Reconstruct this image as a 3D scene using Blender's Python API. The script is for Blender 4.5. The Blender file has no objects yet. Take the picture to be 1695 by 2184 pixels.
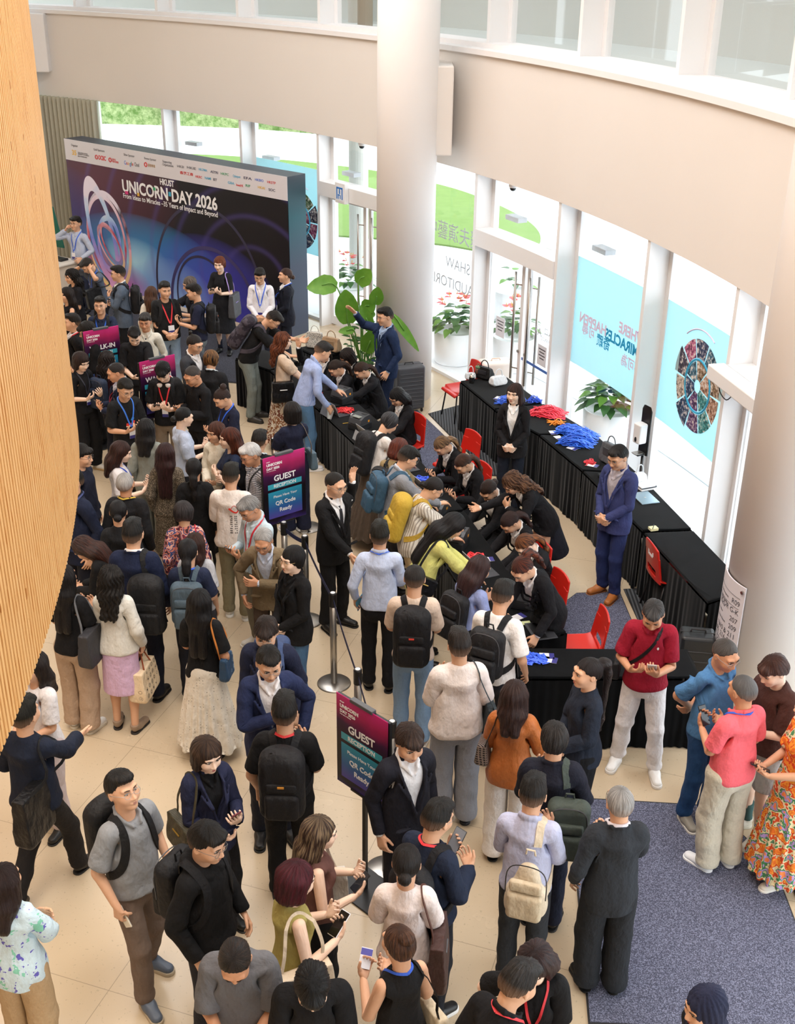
import bpy, bmesh, math, random
import numpy as np
from mathutils import Matrix, Vector
SC = bpy.context.scene
EXPO, WORLD = 0.70, 2.6
SUN = (math.radians(38), 0, math.radians(-60)); SUN_E = 0.
LAMPS = [('ceiling_light', (-3, 4, 9.5), (7, 7), 500, (1, .90, .77)), ('ceiling_light', (-4, 14, 9.5), (8, 8), 560, (1, 1, 1)), ('ceiling_light', (1.2, 6, 9.5), (4, 7), 240, (1, 1, 1))]
COLL = SC.collection
# ---------------------------------------------------------------- camera
F_PX, PITCH, ROLL, CAM_H = 2500., math.radians(26.0), math.radians(.77), 6.4
_fw = np.array([0, math.cos(PITCH), -math.sin(PITCH)]); _r0 = np.array([1., 0, 0]); _u0 = np.array([0, math.sin(PITCH), math.cos(PITCH)])
_rt = math.cos(ROLL)*_r0+math.sin(ROLL)*_u0; _up = math.cos(ROLL)*_u0-math.sin(ROLL)*_r0
CAM = np.array([0, 0, CAM_H])
def gz(u, v, z=0.):
    """where the sight line through the photograph's point (u, v) meets height z: used to survey the plan"""
    d = _fw+_rt*(u-847.5)/F_PX-_up*(v-1092)/F_PX
    return CAM+d*((z-CAM_H)/d[2])
cd = bpy.data.cameras.new('camera'); cam = bpy.data.objects.new('camera', cd); COLL.objects.link(cam)
cd.sensor_fit = 'VERTICAL'; cd.sensor_height = 36.; cd.lens = 36.*F_PX/2184.; cd.clip_end = 300
Mc = Matrix.Identity(4)
for i in range(3): Mc[i][0] = _rt[i]; Mc[i][1] = _up[i]; Mc[i][2] = -_fw[i]; Mc[i][3] = CAM[i]
cam.matrix_world = Mc; SC.camera = cam
# ---------------------------------------------------------------- view, world and lights
SC.view_settings.view_transform = 'Standard'; SC.view_settings.look = 'None'
SC.view_settings.gamma = 1; SC.view_settings.use_curve_mapping = False; SC.view_settings.exposure = EXPO
wd = bpy.data.worlds.new('world'); SC.world = wd; wd.use_nodes = True
wb = wd.node_tree.nodes['Background']; wb.inputs[0].default_value = (.88, .95, 1, 1); wb.inputs[1].default_value = WORLD
def area(name, loc, size, power, color, rot=(0, 0, 0)):
    l = bpy.data.lights.new(name, 'AREA'); l.shape = 'RECTANGLE'; l.size, l.size_y = size; l.energy = power; l.color = color; o = bpy.data.objects.new(name, l); COLL.objects.link(o); o.location = loc; o.rotation_euler = rot; return o
for nm, loc, sz, pw, c in LAMPS: area(nm, loc, sz, pw, c)
# ---------------------------------------------------------------- volumes and surfaces
def surfnet(F, xs, ys, zs):
    s = F < 0
    c = [s[i:s.shape[0]-1+i, j:s.shape[1]-1+j, k:s.shape[2]-1+k] for i in (0, 1) for j in (0, 1) for k in (0, 1)]
    n = sum(a.astype(np.int8) for a in c)
    act = (n > 0) & (n < 8)
    I = np.argwhere(act)
    idx = -np.ones(act.shape, np.int64)
    idx[act] = np.arange(len(I))
    off = np.array([(i, j, k) for i in (0, 1) for j in (0, 1) for k in (0, 1)])
    V = np.stack([F[I[:, 0]+o[0], I[:, 1]+o[1], I[:, 2]+o[2]] for o in off], 1)
    acc = np.zeros((len(I), 3)); cnt = np.zeros(len(I))
    for a in range(8):
        for b in range(a+1, 8):
            if np.abs(off[a]-off[b]).sum() != 1: continue
            va, vb = V[:, a], V[:, b]
            m = (va < 0) != (vb < 0)
            t = np.where(m, va/np.where(m, va-vb, 1), 0)
            acc += np.where(m[:, None], off[a]+t[:, None]*(off[b]-off[a]), 0)
            cnt += m
    loc = acc/cnt[:, None]
    P = np.stack([ax[I[:, d]]+(ax[I[:, d]+1]-ax[I[:, d]])*loc[:, d] for d, ax in enumerate((xs, ys, zs))], 1)
    Q = []
    for d in range(3):
        sl0 = [slice(None)]*3; sl1 = [slice(None)]*3
        sl0[d] = slice(0, -1); sl1[d] = slice(1, None)
        e = s[tuple(sl0)] != s[tuple(sl1)]
        E = np.argwhere(e)
        o1, o2 = [(1, 2), (2, 0), (0, 1)][d]
        ok = (E[:, o1] > 0) & (E[:, o2] > 0) & (E[:, o1] < act.shape[o1]) & (E[:, o2] < act.shape[o2])
        E = E[ok]
        q = []
        for (a, b) in ((-1, -1), (0, -1), (0, 0), (-1, 0)):
            G = E.copy(); G[:, o1] += a; G[:, o2] += b
            q.append(idx[G[:, 0], G[:, 1], G[:, 2]])
        q = np.stack(q, 1)
        fl = ~s[E[:, 0], E[:, 1], E[:, 2]]
        q[fl] = q[fl][:, ::-1]
        Q.append(q)
    Q = np.concatenate(Q)
    return P, Q[(Q >= 0).all(1)]

class Vol:
    """signed distance volume; half=True builds x>=0 and mirrors it"""
    def __init__(s, xs, ys, zs, half=True):
        s.xs, s.ys, s.zs, s.half = xs, ys, zs, half
        s.F = np.full((len(xs), len(ys), len(zs)), .5, np.float32)
    def grid(s, lo=None, hi=None):
        sl = []
        for a, ax in enumerate((s.xs, s.ys, s.zs)):
            if lo is None: sl.append(slice(0, len(ax))); continue
            i0 = max(0, np.searchsorted(ax, lo[a])-1); i1 = min(len(ax), np.searchsorted(ax, hi[a])+1)
            sl.append(slice(i0, max(i1, i0)))
        X = s.xs[sl[0]][:, None, None]; Y = s.ys[sl[1]][None, :, None]; Z = s.zs[sl[2]][None, None, :]
        return tuple(sl), X, Y, Z
    def op(s, sl, d, k, mode):
        A = s.F[sl]
        if A.size == 0: return
        if mode == 'u':
            if k > 0:
                h = np.clip(.5+.5*(d-A)/k, 0, 1); s.F[sl] = d*(1-h)+A*h-k*h*(1-h)
            else: s.F[sl] = np.minimum(A, d)
        else:   # subtract
            if k > 0:
                h = np.clip(.5-.5*(A+d)/k, 0, 1); s.F[sl] = A*(1-h)-d*h+k*h*(1-h)
            else: s.F[sl] = np.maximum(A, -d)
    def cone(s, a, b, r1, r2, k=.02, sc=(1, 1, 1), mode='u', cut=None):
        a = np.array(a, float); b = np.array(b, float); sc = np.array(sc, float)
        m = max(r1, r2)+.06
        lo = np.minimum(a, b)-m*np.maximum(sc, .3); hi = np.maximum(a, b)+m*np.maximum(sc, .3)
        sl, X, Y, Z = s.grid(lo, hi)
        A = a/sc; B = b/sc; D = B-A; L = max(D@D, 1e-9)
        x = X/sc[0]-A[0]; y = Y/sc[1]-A[1]; z = Z/sc[2]-A[2]
        t = np.clip((x*D[0]+y*D[1]+z*D[2])/L, 0, 1)
        d = (np.sqrt((x-t*D[0])**2+(y-t*D[1])**2+(z-t*D[2])**2)-(r1+(r2-r1)*t))*min(sc)
        if cut is not None: d = np.maximum(d, cut(X, Y, Z))
        s.op(sl, d, k, mode); return s
    def ell(s, c, r, k=.02, mode='u', cut=None):
        c = np.array(c, float); r = np.array(r, float)
        sl, X, Y, Z = s.grid(c-r-.05, c+r+.05)
        x, y, z = (X-c[0]), (Y-c[1]), (Z-c[2])
        k0 = np.sqrt((x/r[0])**2+(y/r[1])**2+(z/r[2])**2)
        k1 = np.sqrt((x/r[0]**2)**2+(y/r[1]**2)**2+(z/r[2]**2)**2)+1e-9
        d = k0*(k0-1)/k1
        if cut is not None: d = np.maximum(d, cut(X, Y, Z))
        s.op(sl, d, k, mode); return s
    def box(s, c, h, r=.02, k=0, mode='u'):
        c = np.array(c, float); h = np.array(h, float)-r
        sl, X, Y, Z = s.grid(c-h-r-.05, c+h+r+.05)
        q = [np.abs(X-c[0])-h[0], np.abs(Y-c[1])-h[1], np.abs(Z-c[2])-h[2]]
        d = np.sqrt(sum(np.maximum(t, 0)**2 for t in q))+np.minimum(np.maximum(np.maximum(q[0], q[1]), q[2]), 0)-r
        s.op(sl, d, k, mode); return s
    def clip(s, f):
        sl, X, Y, Z = s.grid(); s.F = np.maximum(s.F, f(X, Y, Z)).astype(np.float32); return s
    def chain(s, P, r, k=.01, sc=(1, 1, 1), r2=None):
        for i in range(len(P)-1):
            s.cone(P[i], P[i+1], r, r if r2 is None else r+(r2-r)*(i+1)/(len(P)-1), k, sc)
        return s
    def mesh(s):
        xs, F = s.xs, s.F
        if s.half:
            xs = np.concatenate([-xs[::-1], xs]); F = np.concatenate([F[::-1], F])
        return surfnet(F, xs, s.ys, s.zs)

def axis(*seg):                      # segments (start, end, step) -> non uniform axis
    out = []
    for a, b, st in seg: out.append(np.arange(a, b-st*.3, st))
    return np.concatenate(out+[[seg[-1][1]]])

rs = np.random.RandomState(7)
_K = rs.normal(size=(12, 3)); _PH = rs.uniform(0, 6.28, 12)
def noise3(P, f, an=(1, 1, 1)):
    q = P*np.array(an)*f; o = 0
    for i in range(12): o = o+np.sin(q@_K[i]+_PH[i]+.7*np.sin(q@_K[(i+5) % 12]*.7))
    return o/5.
def vnormals(P, Q):
    a, b, c, d = (P[Q[:, i]] for i in range(4))
    n = np.cross(c-a, d-b); N = np.zeros_like(P)
    for i in range(4): np.add.at(N, Q[:, i], n)
    return N/(np.linalg.norm(N, axis=1)[:, None]+1e-12)

# ---------------------------------------------------------------- the human figure at rest (faces -Y, arms 45 degrees down)
S2 = .70710678
SH = np.array([.150, .012, 1.408]); UA, FA = .285, .255
D0 = np.array([S2, 0, -S2]); N0 = np.array([-S2, 0, -S2]); T0 = np.array([0, -1., 0])
EL = SH+D0*UA; WR = EL+D0*FA
HIP = np.array([.088, 0, .92]); KN = np.array([.095, -.008, .50]); AN = np.array([.095, .022, .09])
FING = [(.030, .070), (.010, .078), (-.011, .072), (-.031, .056)]
def hp(u, v, w=0): return WR+D0*u+T0*v+N0*w
def fjoints(i):
    if i == 4: return hp(.022, .028, .006), hp(.055, .056, .012), hp(.088, .070, .014)
    v, L = FING[i]
    return hp(.088, v), hp(.088+L*.48, v*1.18), hp(.088+L, v*1.32)
def armc(P): return (P-SH*[1, 1, 1])@D0
def arm_cut(c): return lambda X, Y, Z: (X-SH[0])*D0[0]+(Z-SH[2])*D0[2]-c

def torso(v, o=0., w=1.):
    v.cone((0, 0, 1.08), (0, -.002, 1.31), .130+o, .147+o, .05, (1, .70+o, 1))
    v.cone((0, .005, .93), (0, 0, 1.05), .150+o*1.4, .135+o, .06, (1, .76+o, 1))
    v.cone((0, .012, 1.405), (.122, .012, 1.392), .062+o, .050+o, .04, (1, .95, 1))
    v.cone((0, .02, 1.38), (0, .020, 1.452), .098+o, .062+o*.5, .04)
def head(v):
    v.cone((0, .022, 1.42), (0, .014, 1.57), .060, .053, .03)
    v.ell((0, .012, 1.652), (.0765, .097, .092), .02)
    v.ell((0, -.030, 1.602), (.060, .066, .080), .03)
    v.ell((0, -.070, 1.548), (.027, .024, .018), .025)
    v.cone((0, -.086, 1.648), (0, -.108, 1.610), .007, .0115, .012)
    v.ell((.011, -.100, 1.606), (.009, .011, .0075), .006)
    v.cone((.014, -.086, 1.668), (.045, -.075, 1.670), .009, .010, .02)
    v.ell((.037, -.062, 1.612), (.028, .030, .03), .025)
    v.ell((.032, -.098, 1.647), (.019, .014, .0125), .012, 'd')
    v.ell((0, -.090, 1.579), (.024, .011, .009), .008)
    v.ell((.078, .010, 1.632), (.0085, .019, .031), .008)
    v.ell((.086, .004, 1.634), (.005, .010, .018), .005, 'd')
def build_body():
    v = Vol(axis((.0015, .1, .004), (.1, .44, .009), (.44, .76, .0055)),
            axis((-.28, -.125, .009), (-.125, .07, .0036), (.07, .22, .009)),
            axis((-.01, .84, .012), (.84, 1.08, .0055), (1.08, 1.5, .010), (1.5, 1.76, .0040)))
    torso(v, -.030); head(v)
    v.cone(SH, EL, .043, .036, .03); v.cone(EL, WR-D0*.01, .037, .0250, .02)
    for fv, L in FING: v.cone(hp(-.008, fv*.45), hp(.086, fv), .015, .0125, .012, cut=None)
    v.cone(hp(.012, .016, .004), hp(.045, .034, .008), .017, .013, .012)
    for i in range(4):
        a, b, c = fjoints(i); v.cone(a-D0*.008, b, .0092, .0086, .003); v.cone(b, c, .0086, .0068, .002)
    a, b, c = fjoints(4); v.cone(a, b, .0135, .0105, .006); v.cone(b, c, .0105, .0085, .003)
    v.cone(HIP, KN, .078, .050, .02); v.cone(KN, AN, .050, .034, .01)
    v.ell(KN+[0, .022, -.13], (.044, .045, .11), .03)
    v.cone(AN+[0,0,-.02], (.098, -.10, .035), .030, .020, .01)
    return v.mesh()

NB = 17+20
(B_PEL, B_SPI, B_CHE, B_NEC, B_HEA, B_UAL, B_FAL, B_HAL, B_UAR, B_FAR, B_HAR, B_THL, B_SHL, B_FOL, B_THR, B_SHR, B_FOR) = range(17)
def sm(x, a, b):
    t = np.clip((x-a)/(b-a), 0, 1); return t*t*(3-2*t)
def weights(P, fingers=False, arms=True, legs=True, hair=False, sleeve=.085):
    n = len(P); W = np.zeros((n, NB), np.float32); z = P[:, 2]
    h = sm(z, 1.50, 1.55) if not hair else sm(z, 1.44, 1.55)
    nk = (1-h)*sm(z, 1.44, 1.49) if not hair else 0*h
    ch = (1-h-nk)*sm(z, 1.12, 1.24)
    sp = (1-h-nk-ch)*sm(z, .98, 1.08)
    W[:, B_HEA] = h; W[:, B_NEC] = nk; W[:, B_CHE] = ch; W[:, B_SPI] = sp; W[:, B_PEL] = 1-h-nk-ch-sp
    if legs:
        dn = sm(-z, -.96, -.84); kn = sm(-z, -.55, -.45); an = sm(-z, -.12, -.07); sd = sm(P[:, 0], -.035, .035)
        for side, (t_, k_, f_) in ((sd, (B_THL, B_SHL, B_FOL)), (1-sd, (B_THR, B_SHR, B_FOR))):
            w = side*dn
            W[:, t_] += w*(1-kn); W[:, k_] += w*kn*(1-an); W[:, f_] += w*kn*an
        W[:, B_PEL] *= 1-dn
    if arms:
        for s_, (u_, f_, h_), fo in ((1, (B_UAL, B_FAL, B_HAL), 17), (-1, (B_UAR, B_FAR, B_HAR), 27)):
            R = P*np.array([s_, 1, 1])-SH
            a = R@D0; d = np.linalg.norm(R-np.outer(a, D0), axis=1)
            w = sm(a, -.05, .075)*(1-sm(d, sleeve, sleeve+.045))*(P[:, 0]*s_ > .05)*(z > .6)
            w = np.where((a > .12) & (d < sleeve+.03) & (z > .6), np.maximum(w, 1-sm(d, sleeve+.01, sleeve+.03)), w)
            el = sm(a, UA-.05, UA+.05); wr = sm(a, UA+FA-.03, UA+FA+.015)
            W *= (1-w)[:, None]
            W[:, u_] += w*(1-el); W[:, f_] += w*el*(1-wr); W[:, h_] += w*el*wr
            if fingers:
                m = np.where((a > UA+FA+.02) & (w > .5))[0]
                if len(m) == 0: continue
                Pm = P[m]*np.array([s_, 1, 1]); best = np.full(len(m), 9.); bi = np.zeros(len(m), int)
                for i in range(5):
                    j = fjoints(i)
                    for sgi in range(2):
                        A, B = j[sgi], j[sgi+1]; D = B-A
                        t = np.clip(((Pm-A)@D)/(D@D), 0, 1); dd = np.linalg.norm(Pm-A-t[:, None]*D, axis=1)
                        if sgi == 0: dd = np.where(((Pm-A)@D) < 0, dd+.006, dd)
                        b = dd < best; best = np.where(b, dd, best); bi = np.where(b, i*2+sgi, bi)
                ph = (best < .016) & ((Pm-WR)@D0 > np.where(bi < 8, .082, .03))
                W[m[ph]] = 0; W[m[ph], fo+bi[ph]] = 1
    return W

def warp(P, fem, fat):
    """body shape: a woman's narrower frame, a heavier build"""
    P = P.copy(); z = P[:, 2]
    tor = sm(z, .80, .95)*(1-sm(z, 1.40, 1.50)); ax = np.abs(P[:, 0])
    core = 1-sm(ax, .20, .30)
    if fem:
        shf = sm(z, 1.0, 1.3)*(1-sm(z, 1.47, 1.53))
        P[:, 0] -= np.sign(P[:, 0])*np.minimum(ax, .17)/.17*.022*np.maximum(shf, sm(ax, .2, .3)*(z > .6))
        wa = np.exp(-((z-1.12)/.09)**2)*core
        P[:, 0] *= 1-.10*wa; P[:, 1] *= 1-.08*wa
        P[:, 1] -= .030*np.exp(-((z-1.29)/.06)**2)*np.exp(-((ax-.075)/.055)**2)*(P[:, 1] < 0)
    if fat:
        be = np.exp(-((z-1.08)/.20)**2)*core
        P[:, 0] *= 1+.26*fat*be; P[:, 1] = np.where(P[:, 1] < 0, P[:, 1]*(1+.55*fat*be), P[:, 1]*(1+.25*fat*be))
    return P

def rotm(ax, a):
    ax = np.array(ax, float); ax = ax/(np.linalg.norm(ax)+1e-12); c, s_ = math.cos(a), math.sin(a)
    K = np.array([[0, -ax[2], ax[1]], [ax[2], 0, -ax[0]], [-ax[1], ax[0], 0]])
    return np.eye(3)+s_*K+(1-c)*K@K
def T4(R, piv, to=None):
    M = np.eye(4); M[:3, :3] = R; piv = np.array(piv, float)
    M[:3, 3] = (piv if to is None else np.array(to, float))-R@piv; return M
def unit(v): v = np.array(v, float); return v/(np.linalg.norm(v)+1e-12)
def frame(d, h):
    d = unit(d); h = unit(h-d*(h@d)); return np.stack([d, h, np.cross(d, h)], 1)
def ik(A, T, l1, l2, pole):
    v = T-A; L = min(max(np.linalg.norm(v), abs(l1-l2)+.02), l1+l2-.003); u = unit(v)
    p = pole-u*(pole@u); p = unit(p)
    c = (l1*l1+L*L-l2*l2)/(2*l1*L); s_ = math.sqrt(max(0, 1-c*c))
    K = A+u*(c*l1)+p*(s_*l1)
    return K, A+u*L

# arm poses: wrist from the shoulder middle (out to the side, forward, up), elbow hint, hand direction or None, palm normal, finger curls
ARM = {
 'down':   ((.21, .03, -.515), (.4, -1, 0), None, None, 25),
 'relax':  ((.225, .10, -.49), (.5, -1, 0), None, None, 30),
 'phone':  ((.085, .29, -.25), (.45, -.45, -1), (-.55, .55, .65), (-.1, -.75, .6), 45),
 'phone2': ((.12, .26, -.26), (.45, -.45, -1), (-.75, .5, .4), (-.1, -.5, .9), 40),
 'low':    ((.06, .26, -.36), (.5, -.5, -1), (-.8, .55, .05), (0, -.55, .9), 40),
 'clasp':  ((.045, .21, -.43), (.7, -.5, -.8), (-.85, .35, -.3), (-.3, -.9, .1), 45),
 'fold':   ((-.04, .20, -.22), (1, .1, -1), (-1, .25, .1), (-.1, -1, 0), 30),
 'chest':  ((-.01, .20, -.17), (.9, 0, -1), (-.6, .2, .6), (-.2, -1, 0), 50),
 'type':   ((.13, .42, -.33), (.7, -.4, -.8), (-.25, .95, -.1), (0, -.1, -1), 25),
 'table':  ((.10, .36, -.42), (.7, -.4, -.6), (-.35, .85, -.35), (0, -.2, -1), 20),
 'reach':  ((.12, .49, -.18), (.5, -.3, -1), (0, .95, .0), (-.6, 0, .7), 25),
 'strap':  ((.115, .19, -.10), (.7, -.2, -1), (-.3, .2, .9), (-.2, -1, 0), 75),
 'carry':  ((.22, .10, -.50), (.5, -1, 0), (0, .1, -1), (-1, 0, 0), 85),
 'bagarm': ((.12, .24, -.20), (1, -.3, -1), (-.7, .5, .3), (0, -.4, .9), 50),
 'back':   ((.03, -.20, -.42), (1, -.6, -.2), (-.9, -.1, -.4), (0, -1, .1), 40),
 'pocket': ((.24, .02, -.46), (1, -.8, 0), (-.2, .15, -1), (-1, 0, 0), 30),
 'hip':    ((.20, .03, -.40), (1, -.9, 0), (-.5, .4, -.8), (-.8, -.5, 0), 30),
 'ear':    ((.16, .12, .10), (1, .5, -.6), (-.6, .1, .8), (-.9, -.3, 0), 45),
 'scratch':((.14, .16, .14), (1, .9, .2), (-.8, -.3, .5), (-.5, -.9, -.3), 40),
 'up':     ((.28, .35, .22), (.8, -.1, -.7), (.25, .65, .7), (-.3, .7, -.5), 8),
 'wave':   ((.30, .26, .30), (.9, 0, -.6), (.1, .1, 1), (0, 1, .1), 6),
 'fwd':    ((.10, .46, -.26), (.6, -.4, -.8), (0, .9, -.35), (-.7, 0, .7), 8),
 'lift':   ((.33, -.04, .10), (.9, -.6, -.8), (.2, -.2, 1), (0, 1, .2), 20),
 'cup':    ((.19, .26, -.40), (.6, -.8, -.4), (0, .9, -.2), (-1, 0, 0), 70),
}
def pose(lean=0, twist=0, nod=0, turn=0, tilt=0, L='down', R='down', legs='stand', fem=0, sit=0, hip=0):
    """matrices for every bone, in the figure's own frame (front is -Y, its left is +X)"""
    M = [np.eye(4) for _ in range(NB)]; ra = math.radians
    feet = {'stand': ((.0, .02), (.0, -.02)), 'wide': ((.07, .04), (.06, -.05)), 'walkl': ((0, .27), (0, -.25)), 'walkr': ((0, -.25), (0, .27)),
            'sit': ((.05, .42), (.05, .38)), 'stepl': ((.03, .16), (.02, -.09)), 'stepr': ((.02, -.09), (.03, .16)), 'shut': ((-.02, 0), (-.02, .01))}[legs]
    back = .10*math.sin(ra(lean)) if legs != 'sit' else 0
    pz = 0
    if legs == 'sit': pz = -.40
    else:
        for f in feet:
            r = math.hypot(f[1]+back, f[0]); pz = min(pz, math.sqrt(max(.01, .826**2-r*r))+.09-.92)
    Rp = rotm((1, 0, 0), ra(lean*.45 if legs != 'sit' else 0))
    off = np.array([hip, back, pz])
    M[B_PEL] = T4(Rp, (0, 0, .94), np.array([0, 0, .94])+off)
    def kid(par, piv, R): return M[par]@T4(R, piv)
    M[B_SPI] = kid(B_PEL, (0, 0, 1.03), rotm((1, 0, 0), ra(lean*(.25 if legs != 'sit' else .5)))@rotm((0, 0, 1), ra(twist*.4)))
    M[B_CHE] = kid(B_SPI, (0, 0, 1.18), rotm((1, 0, 0), ra(lean*(.30 if legs != 'sit' else .5)))@rotm((0, 0, 1), ra(twist*.6)))
    M[B_NEC] = kid(B_CHE, (0, .02, 1.46), rotm((0, 0, 1), ra(turn*.4))@rotm((1, 0, 0), ra(nod*.45)))
    M[B_HEA] = kid(B_NEC, (0, .012, 1.545), rotm((0, 0, 1), ra(turn*.6))@rotm((1, 0, 0), ra(nod*.55))@rotm((0, 1, 0), ra(tilt))*1.06)
    tw = M[B_CHE][:3, :3]
    fx = tw@np.array([1., 0, 0]); fx[2] = 0; fx = unit(fx); fy = np.array([fx[1], -fx[0], 0])
    for s_, nm, (u_, f_, h_), fo in ((1, L, (B_UAL, B_FAL, B_HAL), 17), (-1, R, (B_UAR, B_FAR, B_HAR), 27)):
        mir = np.array([s_, 1, 1]); sh0 = SH*mir; shr = sh0.copy()
        if fem: shr = shr-np.array([s_*.022, 0, 0])
        A = (M[B_CHE]@np.append(shr, 1))[:3]; mid = (M[B_CHE]@np.array([0, .012, 1.425, 1]))[:3]
        spec = ARM[nm] if isinstance(nm, str) else nm
        w = spec[0]; tgt = mid+fx*(s_*w[0])+fy*w[1]+np.array([0, 0, w[2]])
        if nm in ('down', 'relax', 'carry', 'pocket') and fem: tgt = tgt-fx*s_*.03
        po = spec[1]; pole = fx*(s_*po[0])+fy*po[1]+np.array([0, 0, po[2]])
        K, Wp = ik(A, tgt, UA, FA, pole)
        d0 = D0*mir; h0 = np.cross(d0, T0)
        d1, d2 = unit(K-A), unit(Wp-K)
        h1 = np.cross(d1, d2)
        if np.linalg.norm(h1) < .06: h1 = np.cross(d1, fy)
        F0 = frame(d0, h0)
        R1 = frame(d1, h1)@F0.T; R2 = frame(d2, h1)@F0.T
        M[u_] = T4(R1, shr, A)
        e0 = shr+d0*UA; w0 = e0+d0*FA
        M[f_] = T4(R2, e0, K)
        if spec[2] is None: R3 = R2
        else:
            hd = spec[2]; hd = unit(fx*(s_*hd[0])+fy*hd[1]+np.array([0, 0, hd[2]]))
            pn = spec[3]; pn = fx*(s_*pn[0])+fy*pn[1]+np.array([0, 0, pn[2]])
            R3 = frame(hd, pn)@frame(d0, N0*mir).T
        M[h_] = T4(R3, w0, Wp)
        cu = spec[4]; ax = np.cross(d0, N0*mir)
        for i in range(5):
            j = [q*mir-np.array([s_*.022 if fem else 0, 0, 0]) for q in fjoints(i)]
            if i < 4: a1, a2 = ra(cu*(.8+.08*i)), ra(cu*1.1)
            else: a1, a2 = ra(cu*.35), ra(cu*.45)
            axx = ax if i < 4 else unit(ax*.6+d0*s_*.8*1)
            M[fo+2*i] = M[h_]@T4(rotm(axx, a1), j[0])
            M[fo+2*i+1] = M[fo+2*i]@T4(rotm(axx, a2), j[1])
    for s_, ft, (t_, k_, f_) in ((1, feet[0], (B_THL, B_SHL, B_FOL)), (-1, feet[1], (B_THR, B_SHR, B_FOR))):
        mir = np.array([s_, 1, 1])
        A = (M[B_PEL]@np.append(HIP*mir, 1))[:3]
        tg = np.array([s_*(AN[0]+ft[0]), AN[1]-ft[1], AN[2]])
        if legs == 'sit': tg = tg+[0, 0, 0]
        if legs.startswith('walk') and ft[1] < 0: tg[2] += .05
        l1, l2 = np.linalg.norm(KN-HIP), np.linalg.norm(AN-KN)
        K, Wp = ik(A, tg, l1, l2, np.array([s_*.12, -1, .2]))
        for b, (p, q), (P0, Q0) in ((t_, (A, K), (HIP, KN)), (k_, (K, Wp), (KN, AN))):
            d0 = unit((Q0-P0)*mir); d1 = unit(q-p); h = np.array([1., 0, 0])
            M[b] = T4(frame(d1, h)@frame(d0, h).T, P0*mir, p)
        Rf = rotm((0, 0, 1), ra(s_*12))
        if legs.startswith('walk') and ft[1] < 0: Rf = Rf@rotm((1, 0, 0), ra(25))
        M[f_] = T4(Rf, AN*mir, Wp)
    return np.array(M)
def skin_pts(P, W, M):
    H = np.concatenate([P, np.ones((len(P), 1))], 1)
    MM = np.einsum('nb,bij->nij', W, M[:, :3, :])
    return np.einsum('nij,nj->ni', MM, H)
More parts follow.
